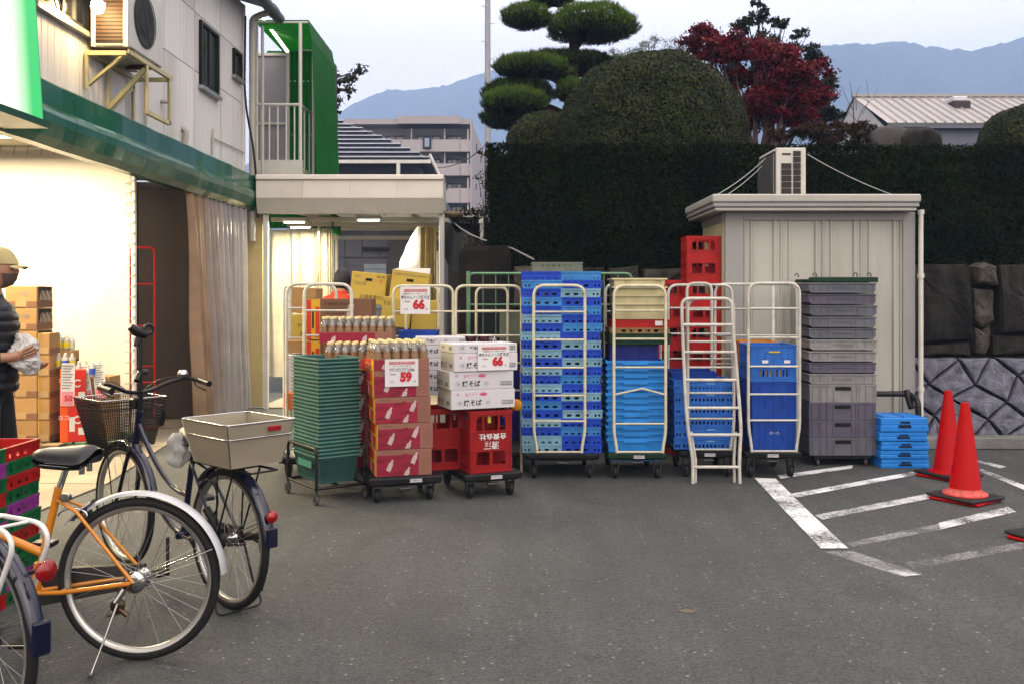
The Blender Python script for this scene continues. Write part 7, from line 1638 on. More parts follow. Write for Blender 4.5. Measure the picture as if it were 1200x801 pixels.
for k, (z, hh_) in enumerate(((zp, .32), (zp + .321, .345))):
    t = thing('orange_carton', ('lower' if k == 0 else 'upper') + ' orange and red carton with white lettering in the shop opening', 'carton', (X(76, 8.55), 8.72, z), math.radians(22), 'orange and red cartons'); L, d = .215, .2; carton_base(L, d, hh_, ocm).build('box', ocm, t); oc.append(t)
    mb = MB(); mb.box(-L * .20, L / 2 - .002, -d / 2 - .0012, -d / 2 - .0001, .002, hh_ - .004); mb.build('print_field', orr, t)
    text('C', .1, WHI, t, (.03, -d / 2 - .002, hh_ * .62), bold=.003); mb = MB(); mb.box(-.03, .015, -d / 2 - .0022, -d / 2 - .0013, hh_ * .3, hh_ * .72); mb.box(.045, .10, -d / 2 - .0022, -d / 2 - .0013, hh_ * .2, hh_ * .4); mb.build('white_box', WHI, t)
    mb = MB(); mb.lathe([(.001, 0), (.045, 0)], 20, 'x', (0, 0, 0)); mb.v = [(v[0] - L / 2 - .0015, v[1] - .02, v[2] + hh_ * .5) for v in mb.v]; mb.build('white_disc', WHI, t)
    text('ヨコ', .05, WHI, t, (-L * .36, -d / 2 - .0015, hh_ * .7))
for k, (a, b_, z, hh_) in enumerate(((90, 113, zp, .30), (113.5, 128, zp, .30), (90, 113, zp + .302, .29), (113.5, 128, zp + .302, .29))):
    shop_box(a, b_, 8.75, z, hh_, .25, CB, ('lower left', 'lower right', 'upper left', 'upper right')[k] + ' of four brown cartons right of the orange one, ' + ('uncovered', 'uncovered', 'behind a hanging poster', 'behind a hanging poster')[k], band=False, edge=k == 0)
def poster(px, py, w_, h_, Y, roll, label):
    t = thing('poster', label, 'poster', (X(px, Y), Y, Z(py, Y)), 0, 'printed handbills hanging on the cartons'); t.rotation_euler = (0, roll, .1); W_, H_ = w_ / F * Y, h_ / F * Y
    mb = MB(); mb.grid(lambda u, v: ((u - .5) * W_, -.004 * math.sin(v * 5) - .002, (v - .5) * H_), 3, 10); mb.build('sheet', PAPER, t)
    mb = MB(); mb.box(-W_ * .44, W_ * .44, -.0085, -.008, -H_ * .48, -H_ * .16); mb.build('pink_block', mat('pale_pink_ink', (.62, .28, .32), .6), t)
    text('50', .07, REDI, t, (.01, -.0095, -H_ * .33), bold=.003)
    for k in range(9): mb = MB(); z = H_ * (.44 - k * .065); mb.box(-W_ * .42, W_ * (.40 - .1 * (k % 3)), -.0085, -.008, z - .006, z + .004); mb.build('print_line', GRYI, t)
poster(79.5, 450, 15, 50, 8.44, .02, 'handbill with a red figure hanging on the orange carton'); poster(100, 450, 13, 46, 8.72, -.16, 'tilted handbill hanging on the brown cartons, middle of three'); poster(117, 446, 13, 42, 8.72, -.10, 'handbill hanging on the right-hand brown carton')
smb = MB(); smb.lathe([(.001, 0), (.028, 0), (.03, .01), (.03, .09), (.012, .12), (.012, .14), (.001, .14)], 12); CLR = mat('clear_bottle', (.75, .78, .80), .08, trans=.6)
sm1 = smb.mesh('bottle_body', CLR); bl_ = []
for c_ in ((.05, .12, .5), (.6, .5, .03), (.5, .52, .5)):
    q_ = MB(); q_.lathe([(.0308, .02), (.0308, .075)], 12); bl_.append(q_.mesh('bottle_label', mat('label_' + ('blue', 'yellow', 'white')[len(bl_)], c_, .4)))
for k in range(11):
    px = 64 + k * 5.3; zz_ = zp + (.668 if px < 88 else .594); o = thing('small_bottle', 'small clear bottle with a ' + ('blue', 'yellow', 'white')[k % 3] + ' label by the handbills, ' + ('leftmost' if k == 0 else ORD[k] + ' from the left'), 'bottle', (X(px, 8.78), 8.72 + .05 * (k % 3), zz_), 0, 'small bottles on the shop cartons'); put('bottle_body', sm1, o); put('bottle_label', bl_[k % 3], o)
for k in range(6):
    o = thing('small_bottle', 'small clear bottle with a ' + ('yellow', 'white')[k % 2] + ' label in the low carton, ' + ('leftmost' if k == 0 else ORD[k] + ' from the left'), 'bottle', (X(62.5 + k * 3.9, 9.05), 9.06 + .03 * (k % 2), Z(410, 9.0) - .001), 0, 'small bottles on the shop cartons'); put('bottle_body', sm1, o); put('bottle_label', bl_[1 + k % 2], o)
# red hand truck behind the white post
ht = thing('hand_truck', 'red tubular hand truck standing against the dark panel', 'hand truck', (X(168, 10.4), 10.4, .03)); REDT = mat('red_tube', (.55, .02, .02), .35, var=.1)
h0 = Z(290, 10.4) - .03; mb = MB(); mb.tube(fillet([(-.12, 0, .1), (-.12, 0, h0), (.125, 0, h0), (.125, 0, .1)], .07), .014, 8); mb.build('frame', REDT, ht)
for z in (Z(336, 10.4), Z(385, 10.4), Z(432, 10.4), .5): mb = MB(); mb.tube([(-.12, 0, z), (.125, 0, z)], .010, 8); mb.build('crossbar', REDT, ht)
mb = MB(); mb.box(-.18, .18, -.22, .0, .01, .02); mb.build('toe_plate', REDT, ht)
for sx_ in (-.17, .17): mb = MB(); mb.lathe([(.01, -.02), (.09, -.02), (.09, .02), (.01, .02)], 16, 'x', (sx_, .06, .1)); mb.build('wheel', RUB, ht)

# ================================================================== bicycles
TYR = mat('tyre_rubber', (.014, .014, .014), .75, var=.2, bump=.3, bscale=150); RIM = mat('alloy_rim', (.62, .62, .60), .3, metal=.85, var=.08, dirt=.3, dcol=(.2, .17, .13)); SPK = mat('steel_spoke', (.5, .5, .5), .3, metal=1)
BKM = mat('black_bike_part', (.012, .012, .013), .4, var=.2); CHR = mat('chrome', (.62, .62, .62), .18, metal=1, var=.06); SADM = mat('dark_saddle', (.025, .026, .035), .38, var=.15, scale=6, bump=.05)
RFL = mat('red_reflector', (.32, .006, .006), .2, coat=.4); BRFL = mat('blue_tail', (.008, .011, .045), .3)
WR = .315
def wheel(parent, x, cz, nm, spin=0., thick=.019):
    t_ = MB(); n = 56
    vs = []; fs = []
    for i in range(n):
        a = 2 * PI * i / n
        for k in range(10):
            b_ = 2 * PI * k / 10; r = WR + thick * 1.0 * math.cos(b_); vs.append((x + r * math.cos(a), thick * .95 * math.sin(b_), cz + r * math.sin(a)))
    for i in range(n):
        for k in range(10): fs.append((i * 10 + k, i * 10 + (k + 1) % 10, ((i + 1) % n) * 10 + (k + 1) % 10, ((i + 1) % n) * 10 + k))
    t_.add(vs, fs, True); w_ = t_.build(nm, TYR, parent)
    rm = MB(); prof = [(WR - .014, -.014), (WR - .030, -.012), (WR - .034, 0), (WR - .030, .012), (WR - .014, .014)]; vs = []; fs = []
    for i in range(n):
        a = 2 * PI * i / n
        for (r, y) in prof: vs.append((x + r * math.cos(a), y, cz + r * math.sin(a)))
    m_ = len(prof)
    for i in range(n):
        for k in range(m_ - 1): fs.append((i * m_ + k, i * m_ + k + 1, ((i + 1) % n) * m_ + k + 1, ((i + 1) % n) * m_ + k))
    rm.add(vs, fs, True); rm.build('rim', RIM, w_)
    hb = MB(); hb.lathe([(.012, -.045), (.026, -.034), (.026, -.030), (.014, -.024), (.014, .024), (.026, .030), (.026, .034), (.012, .045)], 16, 'y', (x, 0, cz)); hb.tube([(x, -.065, cz), (x, .065, cz)], .006, 8); hb.build('hub', CHR, w_)
    sp = MB()
    for i in range(32):
        a = 2 * PI * i / 32 + spin; s_ = 1 if i % 2 else -1; b_ = a + (.9 if (i // 2) % 2 else -.9)
        sp.tube([(x + .024 * math.cos(b_), s_ * .032, cz + .024 * math.sin(b_)), (x + (WR - .03) * math.cos(a), s_ * .003, cz + (WR - .03) * math.sin(a))], .0011, 4, caps=False)
    sp.build('spokes', SPK, w_); return w_
def fender(parent, x, cz, a0, a1, m, nm='fender', wd=.029, rr=.03):
    mb = MB(); R = WR + .019 + .012; N_ = 40
    def fn(u, v):
        a = math.radians(a0 + (a1 - a0) * u); b_ = PI * (v - .5) * .95; r = R + rr * .55 * math.cos(b_); y = wd * math.sin(b_)
        return (x + r * math.cos(a), y, cz + r * math.sin(a))
    mb.grid(fn, N_, 8); return mb.build(nm, m, parent)
def T(parent, pts, r, m, nm, n=10): mb = MB(); mb.tube(pts, r, n); return mb.build(nm, m, parent)
def bicycle(label, loc, ang_, frame, fend, kind, saddle=True, sad_z=.86, turn=0.):
    t = thing('bicycle', label, 'bicycle', loc, ang_, 'city bicycles parked in front of the shop'); cz = WR + .019; fx = 1.08
    bb, st_, ht_, hb_ = Vector((.43, 0, .28)), Vector((.33, 0, .71)), Vector((.90, 0, .84)), Vector((.955, 0, .66))
    wheel(t, 0, cz, 'rear_wheel', .1); wheel(t, fx, cz, 'front_wheel', .2)
    fr = MB(); fr.tube([bb, st_], .0155, 12); fr.tube([ht_ + Vector((-.008, 0, .03)), hb_], .019, 12)
    if kind == 'city':
        fr.tube(rcurve(hb_ + Vector((-.005, 0, .03)), Vector((.68, 0, .30)), bb, 12), .0165, 12); fr.tube(rcurve(ht_ + Vector((.01, 0, -.04)), Vector((.62, 0, .46)), st_ + Vector((.045, 0, -.22)), 12), .013, 12)
    else:
        fr.tube([hb_ + Vector((-.0, 0, .02)), Vector((.40, 0, .44))], .0175, 12)
        fr.tube([Vector((.41, 0, .40)), bb], .02, 12)
    for s_ in (-1, 1):
        fr.tube([bb + Vector((-.02, s_ * .02, 0)), (.30, s_ * .045, .29), (.0, s_ * .062, cz)], .0095, 8); fr.tube([st_ + Vector((-.0, s_ * .015, -.05)), (.24, s_ * .042, .62), (.0, s_ * .062, cz)], .0075, 8)
    fr.tube([(.30, -.045, .292), (.30, .045, .292)], .008, 8); fr.lathe([(.022, -.034), (.022, .034)], 16, 'y', tuple(bb)); fr.build('frame', frame, t)
    fk = MB()
    for s_ in (-1, 1): fk.tube([hb_ + Vector((.004, s_ * .03, -.01)), (1.0, s_ * .048, .50), (1.03, s_ * .052, .42), (fx, s_ * .056, cz)], [.012, .011, .010, .008], 8)
    fk.tube([hb_ + Vector((.003, -.035, 0)), hb_ + Vector((.003, .035, 0))], .013, 8); fk.build('fork', frame if kind != 'city' else BKM, t)
    fender(t, 0, cz, 176 if kind != 'city' else 172, 55 if kind != 'city' else 40, fend, 'rear_fender'); fender(t, fx, cz, 160, 40, fend, 'front_fender')
    stm = MB()
    for s_ in (-1, 1): stm.tube([(0, s_ * .066, cz), (-.335 * .93, s_ * .03, cz + .13)], .0028, 6)
    stm.build('fender_stay', CHR, t)
    # saddle and post
    sx_ = .30; T(t, [st_ - Vector((-.01, 0, .04)), (sx_ - .0, 0, sad_z - .05)], .0127, CHR if kind != 'city' else BKM, 'seat_post')
    if saddle:
        def sf(u, v):
            a = 2 * PI * v; l_ = u; xx_ = sx_ - .13 + .27 * l_; wd = .085 * (1 - l_) ** .55 * (1 if l_ > .12 else (.55 + .45 * (l_ / .12) ** .5)) + .022 * (1 - (2 * l_ - 1) ** 8) ; th = .028 * (1 - (2 * l_ - 1) ** 6) + .004
            y = wd * math.cos(a); z = th * math.sin(a) - (.030 * (abs(y) / .09) ** 2) + .028 * (1 - l_) ** 2 + (.006 * l_); return (xx_, y, sad_z + z - (.018 if math.sin(a) < 0 else 0))
        mb = MB(); mb.grid(sf, 22, 20); mb.build('saddle', SADM, t)
        mb = MB()
        for s_ in (-1, 1): mb.tube([(sx_ - .09, s_ * .03, sad_z - .045), (sx_ + .1, s_ * .02, sad_z - .03)], .004, 6); mb.tube([(sx_ - .08 + .0, s_ * .035, sad_z - .03), (sx_ - .08, s_ * .035, sad_z - .065)], .012, 8)
        mb.build('saddle_rail', CHR, t)
    # handlebar
    sc_ = ht_ + Vector((-.02, 0, .14)); T(t, [ht_, sc_], .0125, CHR if kind != 'city' else BKM, 'stem')
    R_ = Matrix.Rotation(turn, 3, 'Z')
    def hbp(p): return sc_ + R_ @ (Vector(p))
    bm_ = BKM if kind == 'city' else CHR
    pts = []
    for s_ in (1,):
        pts = [(-.22, .27, .035), (-.13, .275, .045), (-.04, .24, .06), (.015, .14, .03), (.02, .06, -.01), (.02, -.06, -.01), (.015, -.14, .03), (-.04, -.24, .06), (-.13, -.275, .045), (-.22, -.27, .035)]
    if kind != 'city': hbp = lambda p: sc_ + Vector((p[0] * .35, p[1], p[2]))
    T(t, fillet([hbp(p) for p in pts], .06, 4), .0111, bm_, 'handlebar')
    for s_ in (-1, 1):
        T(t, [hbp((-.235, s_ * .27, .034)), hbp((-.115, s_ * .277, .046))], .0165, BKM, 'grip', 12)
        T(t, fillet([hbp((-.08, s_ * .265, .045)), hbp((-.11, s_ * .262, .015)), hbp((-.22, s_ * .255, .0))], .02), .0055, BKM, 'brake_lever', 6)
        T(t, rcurve(hbp((-.07, s_ * .26, .05)), hbp((.10, s_ * .12, .10)), hbp((.05, s_ * .01, -.05)), 8), .0028, BKM, 'brake_cable', 5)
    # drive train
    cg = MB(); cg.prism([(-.02, cz - .045), (.43, .28 - .075), (.50, .28 - .03), (.50, .28 + .03), (.43, .28 + .075), (.0, cz + .045)], -.058, -.050, 'y'); cg.prism([(-.02, cz - .045), (.43, .28 - .075), (.50, .28 - .03), (.50, .28 + .03), (.43, .28 + .075), (.0, cz + .045)], -.074, -.066, 'y'); cg.box(.0, .43, -.0655, -.0585, .34, .348)
    cg.build('chain_case', BKM if kind == 'city' else mat('grey_chain_case', (.12, .12, .12), .3, metal=.6), t)
    gm = MB(); gm.lathe([(.02, -.049), (.035, -.046), (.035, -.040), (.02, -.038)], 18, 'y', (0, 0, cz)); gm.build('sprocket', CHR if kind != 'city' else BKM, t); gm = MB(); gm.lathe([(.015, .04), (.045, .042), (.045, .055), (.02, .06), (.001, .06)], 20, 'y', (0, 0, cz)); gm.build('hub_brake', CHR if kind != 'city' else BKM, t)
    for s_, dz, dx in ((-1, .16, .03), (1, -.16, -.03)):
        cr = MB(); cr.tube([bb + Vector((0, s_ * .085, 0)), bb + Vector((dx, s_ * .10, dz))], .009, 8); c_ = cr.build('crank', CHR if kind != 'city' else BKM, t)
        pm = MB(); q = bb + Vector((dx, s_ * .145, dz)); pm.cbox(q.x - .045, q.x + .045, q.y - .035, q.y + .035, q.z - .011, q.z + .011, .004); pm.build('pedal', BKM, c_)
    return t, cz, sc_
NVY = mat('navy_bike_paint', (.012, .016, .055), .28, var=.1, coat=.5); ORB = mat('orange_bike_paint', (.66, .26, .012), .3, var=.1, scale=8, coat=.4, dirt=.2, dcol=(.25, .07, .01)); SLF = mat('silver_fender', (.58, .60, .63), .35, metal=.35, var=.08, dirt=.15); NVF = mat('navy_fender', (.006, .009, .045), .25, coat=.5)
WRK = mat('white_rack', (.68, .68, .68), .35)
# dark city bicycle
a1 = math.atan2(.67, -.74); p1 = Vector((X(268, 4.5), 4.5, 0))
b1_, cz, sc1 = bicycle('dark navy city bicycle with a metal rear basket and a black wire front basket', p1, a1, NVY, NVF, 'city', sad_z=.80, turn=0.0)
# rear rack and metal basket
mb = MB()
for s_ in (-1, 1): mb.tube([(-.30, s_ * .07, .69), (.22, s_ * .07, .69)], .006, 6); mb.tube([(0, s_ * .068, cz), (-.16, s_ * .07, .69)], .005, 6); mb.tube([(0, s_ * .068, cz), (-.02, s_ * .07, .69)], .005, 6)
for xx_ in (-.3, -.15, 0, .15): mb.tube([(xx_, -.07, .69), (xx_, .07, .69)], .005, 6)
mb.build('rear_rack', BKM, b1_)
SST = mat('tan_basket_mesh', (.40, .365, .29), .45, alpha=.84, metal=.25, var=.1, scale=6, dirt=.2, dcol=(.3, .26, .18))
x0b, x1b, w0, w1, z0, z1 = -.24, .08, .135, .178, .715, .915; e0, e1 = .0, .042
def basket_wall(pts): 
    mb = MB(); mb.add(pts, [(0, 1, 2, 3)]); c = (sum((Vector(p) for p in pts), Vector()) / 4); ctr = Vector(((x0b + x1b) / 2, 0, c.z)); dn_ = (ctr - c).normalized() * .004
    mb.add([tuple(Vector(p) + dn_) for p in pts], [(3, 2, 1, 0)]); return mb
A = [(x0b, -w0, z0), (x1b, -w0, z0), (x1b, w0, z0), (x0b, w0, z0)]; B = [(x0b - e1, -w1, z1), (x1b + e1, -w1, z1), (x1b + e1, w1, z1), (x0b - e1, w1, z1)]
rb_ = basket_wall([A[0], A[1], B[1], B[0]]).build('rear_basket', SST, b1_)
for i in (1, 2, 3): j = (i + 1) % 4; basket_wall([A[i], A[j], B[j], B[i]]).build('basket_side', SST, rb_)
mb = MB(); mb.box(x0b, x1b, -w0, w0, z0 - .003, z0); mb.build('basket_floor', SST, rb_)
T(rb_, fillet(B + [B[0]], .03), .0048, CHR, 'rim_wire', 6); M_ = [Vector(A[i]).lerp(Vector(B[i]), .66) * 1.0 for i in range(4)]; M_ = [Vector((m_.x + (-.004 if i in (0, 3) else .004), m_.y * 1.02, m_.z)) for i, m_ in enumerate(M_)]
T(rb_, fillet(M_ + [M_[0]], .02), .0038, CHR, 'middle_wire', 6)
for i in range(4): T(rb_, [Vector(A[i]) * 1.0, B[i]], .003, CHR, 'corner_wire', 5)
# reflector on the rear wall
c = Vector(A[0]).lerp(Vector(A[3]), .30).lerp(Vector(B[0]).lerp(Vector(B[3]), .30), .84); mb = MB(); mb.cbox(c.x - .012, c.x - .004, c.y - .035, c.y + .035, c.z - .012, c.z + .012, .003); mb.build('reflector', RFL, rb_)
# tail: round reflector and blue end of the fender
mb = MB(); mb.lathe([(.001, -.012), (.024, -.008), (.028, 0), (.026, .012), (.001, .014)], 18, 'x', (-.368, 0, cz + .16)); mb.build('reflector', RFL, b1_); mb = MB(); mb.cbox(-.375, -.352, -.028, .028, cz + .02, cz + .11, .006); mb.build('tail_flap', BRFL, b1_)
# front wire basket
fb = MB(); cx0, cx1, zz0, zz1 = .99, 1.24, .665, .93; WB0, WB1 = .13, .185
def fbp(side, u, v):
    z = zz0 + (zz1 - zz0) * v; wy = WB0 + (WB1 - WB0) * v; xa_, xb_ = cx0 - .03 * v, cx1 + .06 * v
    return [(xa_, -wy + 2 * wy * u, z), (xb_, -wy + 2 * wy * u, z), (xa_ + (xb_ - xa_) * u, -wy, z), (xa_ + (xb_ - xa_) * u, wy, z)][side]
for side in range(4):
    for i in range(27): fb.tube([fbp(side, i / 26, 0), fbp(side, i / 26, 1)], .0021, 3, caps=False)
    for j in range(17): fb.tube([fbp(side, 0, j / 16), fbp(side, 1, j / 16)], .0021, 3, caps=False)
for i in range(10): fb.tube([(cx0, -WB0 + 2 * WB0 * i / 9, zz0), (cx1, -WB0 + 2 * WB0 * i / 9, zz0)], .002, 3, caps=False)
fb.build('front_basket', BKM, b1_, kind='stuff')
T(b1_, fillet([fbp(0, 0, 1), fbp(0, 1, 1), fbp(1, 1, 1), fbp(1, 0, 1), fbp(0, 0, 1)], .03), .004, CHR, 'basket_rim', 6); T(b1_, [fbp(0, 0, .8), fbp(0, 1, .8), fbp(1, 1, .8), fbp(1, 0, .8), fbp(0, 0, .8)], .004, BKM, 'basket_band', 6)
for s_ in (-1, 1): T(b1_, [(1.08, s_ * .062, cz), (1.10, s_ * .09, zz0)], .0035, BKM, 'basket_stay', 6)
# umbrella holder on the handlebar stem, bell
up = sc1 + Vector((-.03, .02, 0)); T(b1_, [up, up + Vector((0, 0, .30))], .010, BKM, 'holder_post'); mb = MB(); mb.tube(rcurve(up + Vector((-.02, .03, .06)), up + Vector((.02, 0, .12)), up + Vector((0, -.04, .10)), 6), .016, 8); mb.build('lower_clamp', BKM, b1_); mb = MB(); mb.tube([up + Vector((0, -.03, .30)), up + Vector((.0, .03, .325)), up + Vector((0, .06, .35))], [.024, .028, .018], 10)
mb.tube([(up + Vector((.0, -.045 + .025 * math.cos(a), .33 + .025 * math.sin(a)))) for a in [PI * k / 6 for k in range(12)]], .010, 8, closed=True); mb.tube([up + Vector((.01, .0, .30)), up + Vector((.01, .02, .24))], .016, 8); mb.build('umbrella_clamp', BKM, b1_)
bp1 = sc1 + Vector((-.05, -.215, .075)); mb = MB(); mb.lathe([(.001, .03), (.018, .027), (.028, .012), (.030, 0), (.022, -.006)], 18, 'z', tuple(bp1)); bl = mb.build('bell', CHR, b1_)
mb = MB(); mb.cbox(sc1.x + .03, sc1.x + .09, -.03, .03, sc1.z - .10, sc1.z - .04, .01); mb.build('lamp_bracket', BKM, b1_)
# frame lock, kick stand, front reflector
T(b1_, fillet([(0, .075, cz), (-.06, .10, .10), (-.10, .13, .012), (-.10, -.13, .012), (-.06, -.10, .10), (0, -.075, cz)], .05), .006, BKM, 'stand', 8)
mb = MB(); mb.lathe([(.001, 0), (.02, .0), (.02, .01), (.001, .012)], 14, 'y', (.96, -.06, .52)); mb.build('side_reflector', RFL, b1_)
mb = MB(); mb.tube([(.10 + .09 * math.cos(a), .052, .52 + .09 * math.sin(a)) for a in [PI * (.1 + k * .12) for k in range(12)]], .005, 6); mb.tube([(-.02, .055, .38), (.10, .06, .47)], .02, 8); mb.build('ring_lock', BKM, b1_)
mb = MB(); mb.tube([(-.02, -.09, cz), (-.12, -.095, cz - .02), (-.16, -.09, cz - .15), (-.14, -.09, cz - .24)], .008, 6); mb.tube([(-.03, -.07, cz), (-.17, -.07, cz + .03)], .02, 8); mb.build('stand_spring', BKM, b1_)
# film bag on the saddle
mb = MB()
def fbag(u, v): r_ = (.036 * math.sin(PI * (.08 + .84 * v)) + .010) * (1 + 1.0 * mn.noise(Vector((math.cos(u * 6.28) * 1.6, math.sin(u * 6.28) * 1.6, v * 3)))); return (r_ * math.cos(u * 2 * PI), r_ * .7 * math.sin(u * 2 * PI), -.17 * v)
mb.grid(fbag, 50, 30); pb_ = Matrix.Translation(p1) @ Matrix.Rotation(a1, 4, 'Z') @ Vector((.30, .10, .82)); o = mb.build('film_bag', mat('milky_film', (.7, .7, .72), .18, sub=.45, alpha=.75), loc=pb_); tag(o, 'crumpled clear plastic film hanging at the saddle of the dark bicycle', 'bag')
# orange-framed bicycle
a2 = math.radians(180); p2_ = Vector((X(163, 3.86), 3.86, 0))
b2_, cz, sc2 = bicycle('orange-framed bicycle with a silver rear fender and dark saddle', p2_, a2, ORB, SLF, 'orange', sad_z=.835)
T(b2_, [(.03, .075, cz - .02), (.06, .09, cz - .07)], .012, CHR, 'stand_pivot'); T(b2_, [(.045, .08, cz - .05), (.115, .185, .012)], .0048, CHR, 'kick_stand'); mb = MB(); mb.tube([(.115, .175, .012), (.115, .20, .012)], .008, 6); mb.build('stand_foot', CHR, b2_)
mb = MB(); mb.tube([(.05, .06, cz - .02), (.06, .065, cz - .10), (.02, .065, cz - .13)], .012, 8); mb.tube([(.0, .07, cz + .0), (.06, .07, cz - .06), (.05, .07, cz - .12), (.1, .07, cz - .13)], .006, 6); mb.lathe([(.006, -.006), (.03, -.004), (.03, .004), (.006, .006)], 12, 'y', (.06, .066, cz - .09)); mb.build('gear_changer', mat('greasy_metal', (.14, .10, .07), .4, metal=.8, var=.3, scale=30), b2_)
mb = MB(); mb.tube([(.10 + .06 * math.cos(a) + .16, s_ * .03, .60 + .03 * math.sin(a)) for a in [PI * k / 8 for k in range(9)] for s_ in (1,)], .006, 6); mb.cbox(.265, .305, .018, .05, .66, .69, .006); mb.cbox(.20, .25, -.03, .03, .585, .62, .008); mb.build('brake_caliper', CHR, b2_)
mb = MB(); mb.grid(lambda u, v: (lambda a, r: (r * math.cos(a), .033 * math.sin(PI * (v - .5)) * 1.15, cz + r * math.sin(a)))(math.radians(38 + 22 * u), WR + .05 + .012 * math.cos(PI * (v - .5))), 8, 8); mb.build('fender_guard', mat('clear_grey_guard', (.3, .31, .34), .25, var=.1), b2_)
# navy-fendered bicycle at the left edge
a3 = math.atan2(.53, -.85); p3_ = Vector((X(-24, 3.2), 3.2, 0))
b3_, cz, sc3 = bicycle('nearest bicycle at the left edge with navy fender and white rear rack', p3_, a3, mat('white_bike_paint', (.62, .62, .6), .3, coat=.4), NVF, 'orange', sad_z=.84)
mb = MB(); 
for s_ in (-1, 1): mb.tube(fillet([(.20, s_ * .055, .735), (-.26, s_ * .06, .745), (-.31, s_ * .06, .70), (-.20, s_ * .062, .50)], .05), .0085, 8)
mb.tube(fillet([(.05, .075, .735), (-.15, .10, .735), (-.22, .11, .68), (-.14, .09, .50)], .05), .0085, 8)
for xx_ in (-.2, -.05, .1): mb.tube([(xx_, -.06, .742), (xx_, .06, .742)], .006, 6)
mb.build('rear_rack', WRK, b3_)
mb = MB(); mb.lathe([(.001, -.010), (.030, -.006), (.036, .004), (.034, .016), (.001, .018)], 20, 'x', (-.395, 0, .62)); mb.build('reflector', RFL, b3_)
T(b3_, [(-.36, 0, .62), (-.30, .0, .60)], .008, BKM, 'reflector_bracket', 6); mb = MB(); mb.cbox(-.372, -.352, -.03, .03, cz + .01, cz + .12, .006); mb.build('tail_flap', BRFL, b3_)
mb = MB(); mb.tube(fillet([(.02, .08, cz + .02), (-.03, .085, cz - .02), (-.0, .085, cz - .10), (.05, .085, cz - .08), (.02, .08, cz + .02)], .03), .006, 6); mb.tube([(-.02, .06, cz - .05), (-.12, .06, cz - .28)], .006, 6); mb.build('stand_spring', CHR, b3_)

# ================================================================== people
def skin(name, V, E, R, m, parent, sub=2, extra=None):
    me = bpy.data.meshes.new(name); me.from_pydata([tuple(v) for v in V], E, []); me.update()
    o = bpy.data.objects.new(name, me); COL.objects.link(o)
    sk = o.modifiers.new('s', 'SKIN'); sk.use_smooth_shade = True
    if not me.skin_vertices: 
        bpy.context.view_layer.objects.active = o
    for i, r in enumerate(R):
        me.skin_vertices[0].data[i].radius = r if isinstance(r, tuple) else (r, r)
    me.skin_vertices[0].data[0].use_root = True
    sb = o.modifiers.new('u', 'SUBSURF'); sb.levels = sub; sb.render_levels = sub
    dg = bpy.context.evaluated_depsgraph_get(); ev = o.evaluated_get(dg); nm = bpy.data.meshes.new_from_object(ev)
    bpy.data.objects.remove(o); nm.materials.clear(); nm.materials.append(m)
    for p in nm.polygons: p.use_smooth = True
    return nm
def join_mesh(name, me, mb, mats):
    b = len(mb.v); 
    for v in me.vertices: mb.v.append(tuple(v.co))
    for p in me.polygons: mb.f.append([i + b for i in p.vertices]); mb.mi.append(0); mb.sm.append(True)
    return mb.mesh(name, mats)
def head_pts(c, fwd_turn=0, sc=1.0):
    """head with brow, nose, chin, eye sockets; +x is the face"""
    mb = MB()
    def fn(u, v):
        a = 2 * PI * u; b_ = PI * (v - .5); x = math.cos(b_) * math.cos(a); y = math.cos(b_) * math.sin(a); z = math.sin(b_)
        px_, py_, pz_ = x * .098, y * .076, z * .122
        f_ = max(0, x)
        if z < 0: px_ *= 1 - .22 * (-z) * (1 if x < 0 else .35); py_ *= 1 - .35 * (-z) ** 1.5
        if x > .5:
            px_ += .020 * math.exp(-((y) / .13) ** 2) * math.exp(-((z + .12) / .20) ** 2)     # nose
            px_ += .006 * math.exp(-((z - .22) / .10) ** 2) - .010 * math.exp(-((abs(y) - .36) / .16) ** 2 - ((z - .06) / .11) ** 2)
            px_ += .006 * math.exp(-(y / .3) ** 2 - ((z + .48) / .10) ** 2) + .010 * math.exp(-(y / .35) ** 2 - ((z + .82) / .16) ** 2)
        return (px_, py_, pz_)
    mb.grid(fn, 36, 24)
    for s_ in (-1, 1): mb.grid(lambda u, v: (-.005 + .016 * math.cos(2 * PI * u) * math.sin(PI * v), s_ * (.072 + .014 * math.sin(PI * v) * .8), -.01 + .030 * math.sin(2 * PI * u) * math.sin(PI * v) + .0 * v), 10, 6)
    M = Matrix.Translation(c) @ Matrix.Rotation(fwd_turn, 4, 'Z') @ Matrix.Scale(sc, 4); mb.v = [tuple(M @ Vector(v)) for v in mb.v]; return mb, fn, M
SKN = mat('skin', (.46, .26, .18), .5, var=.08, scale=9)
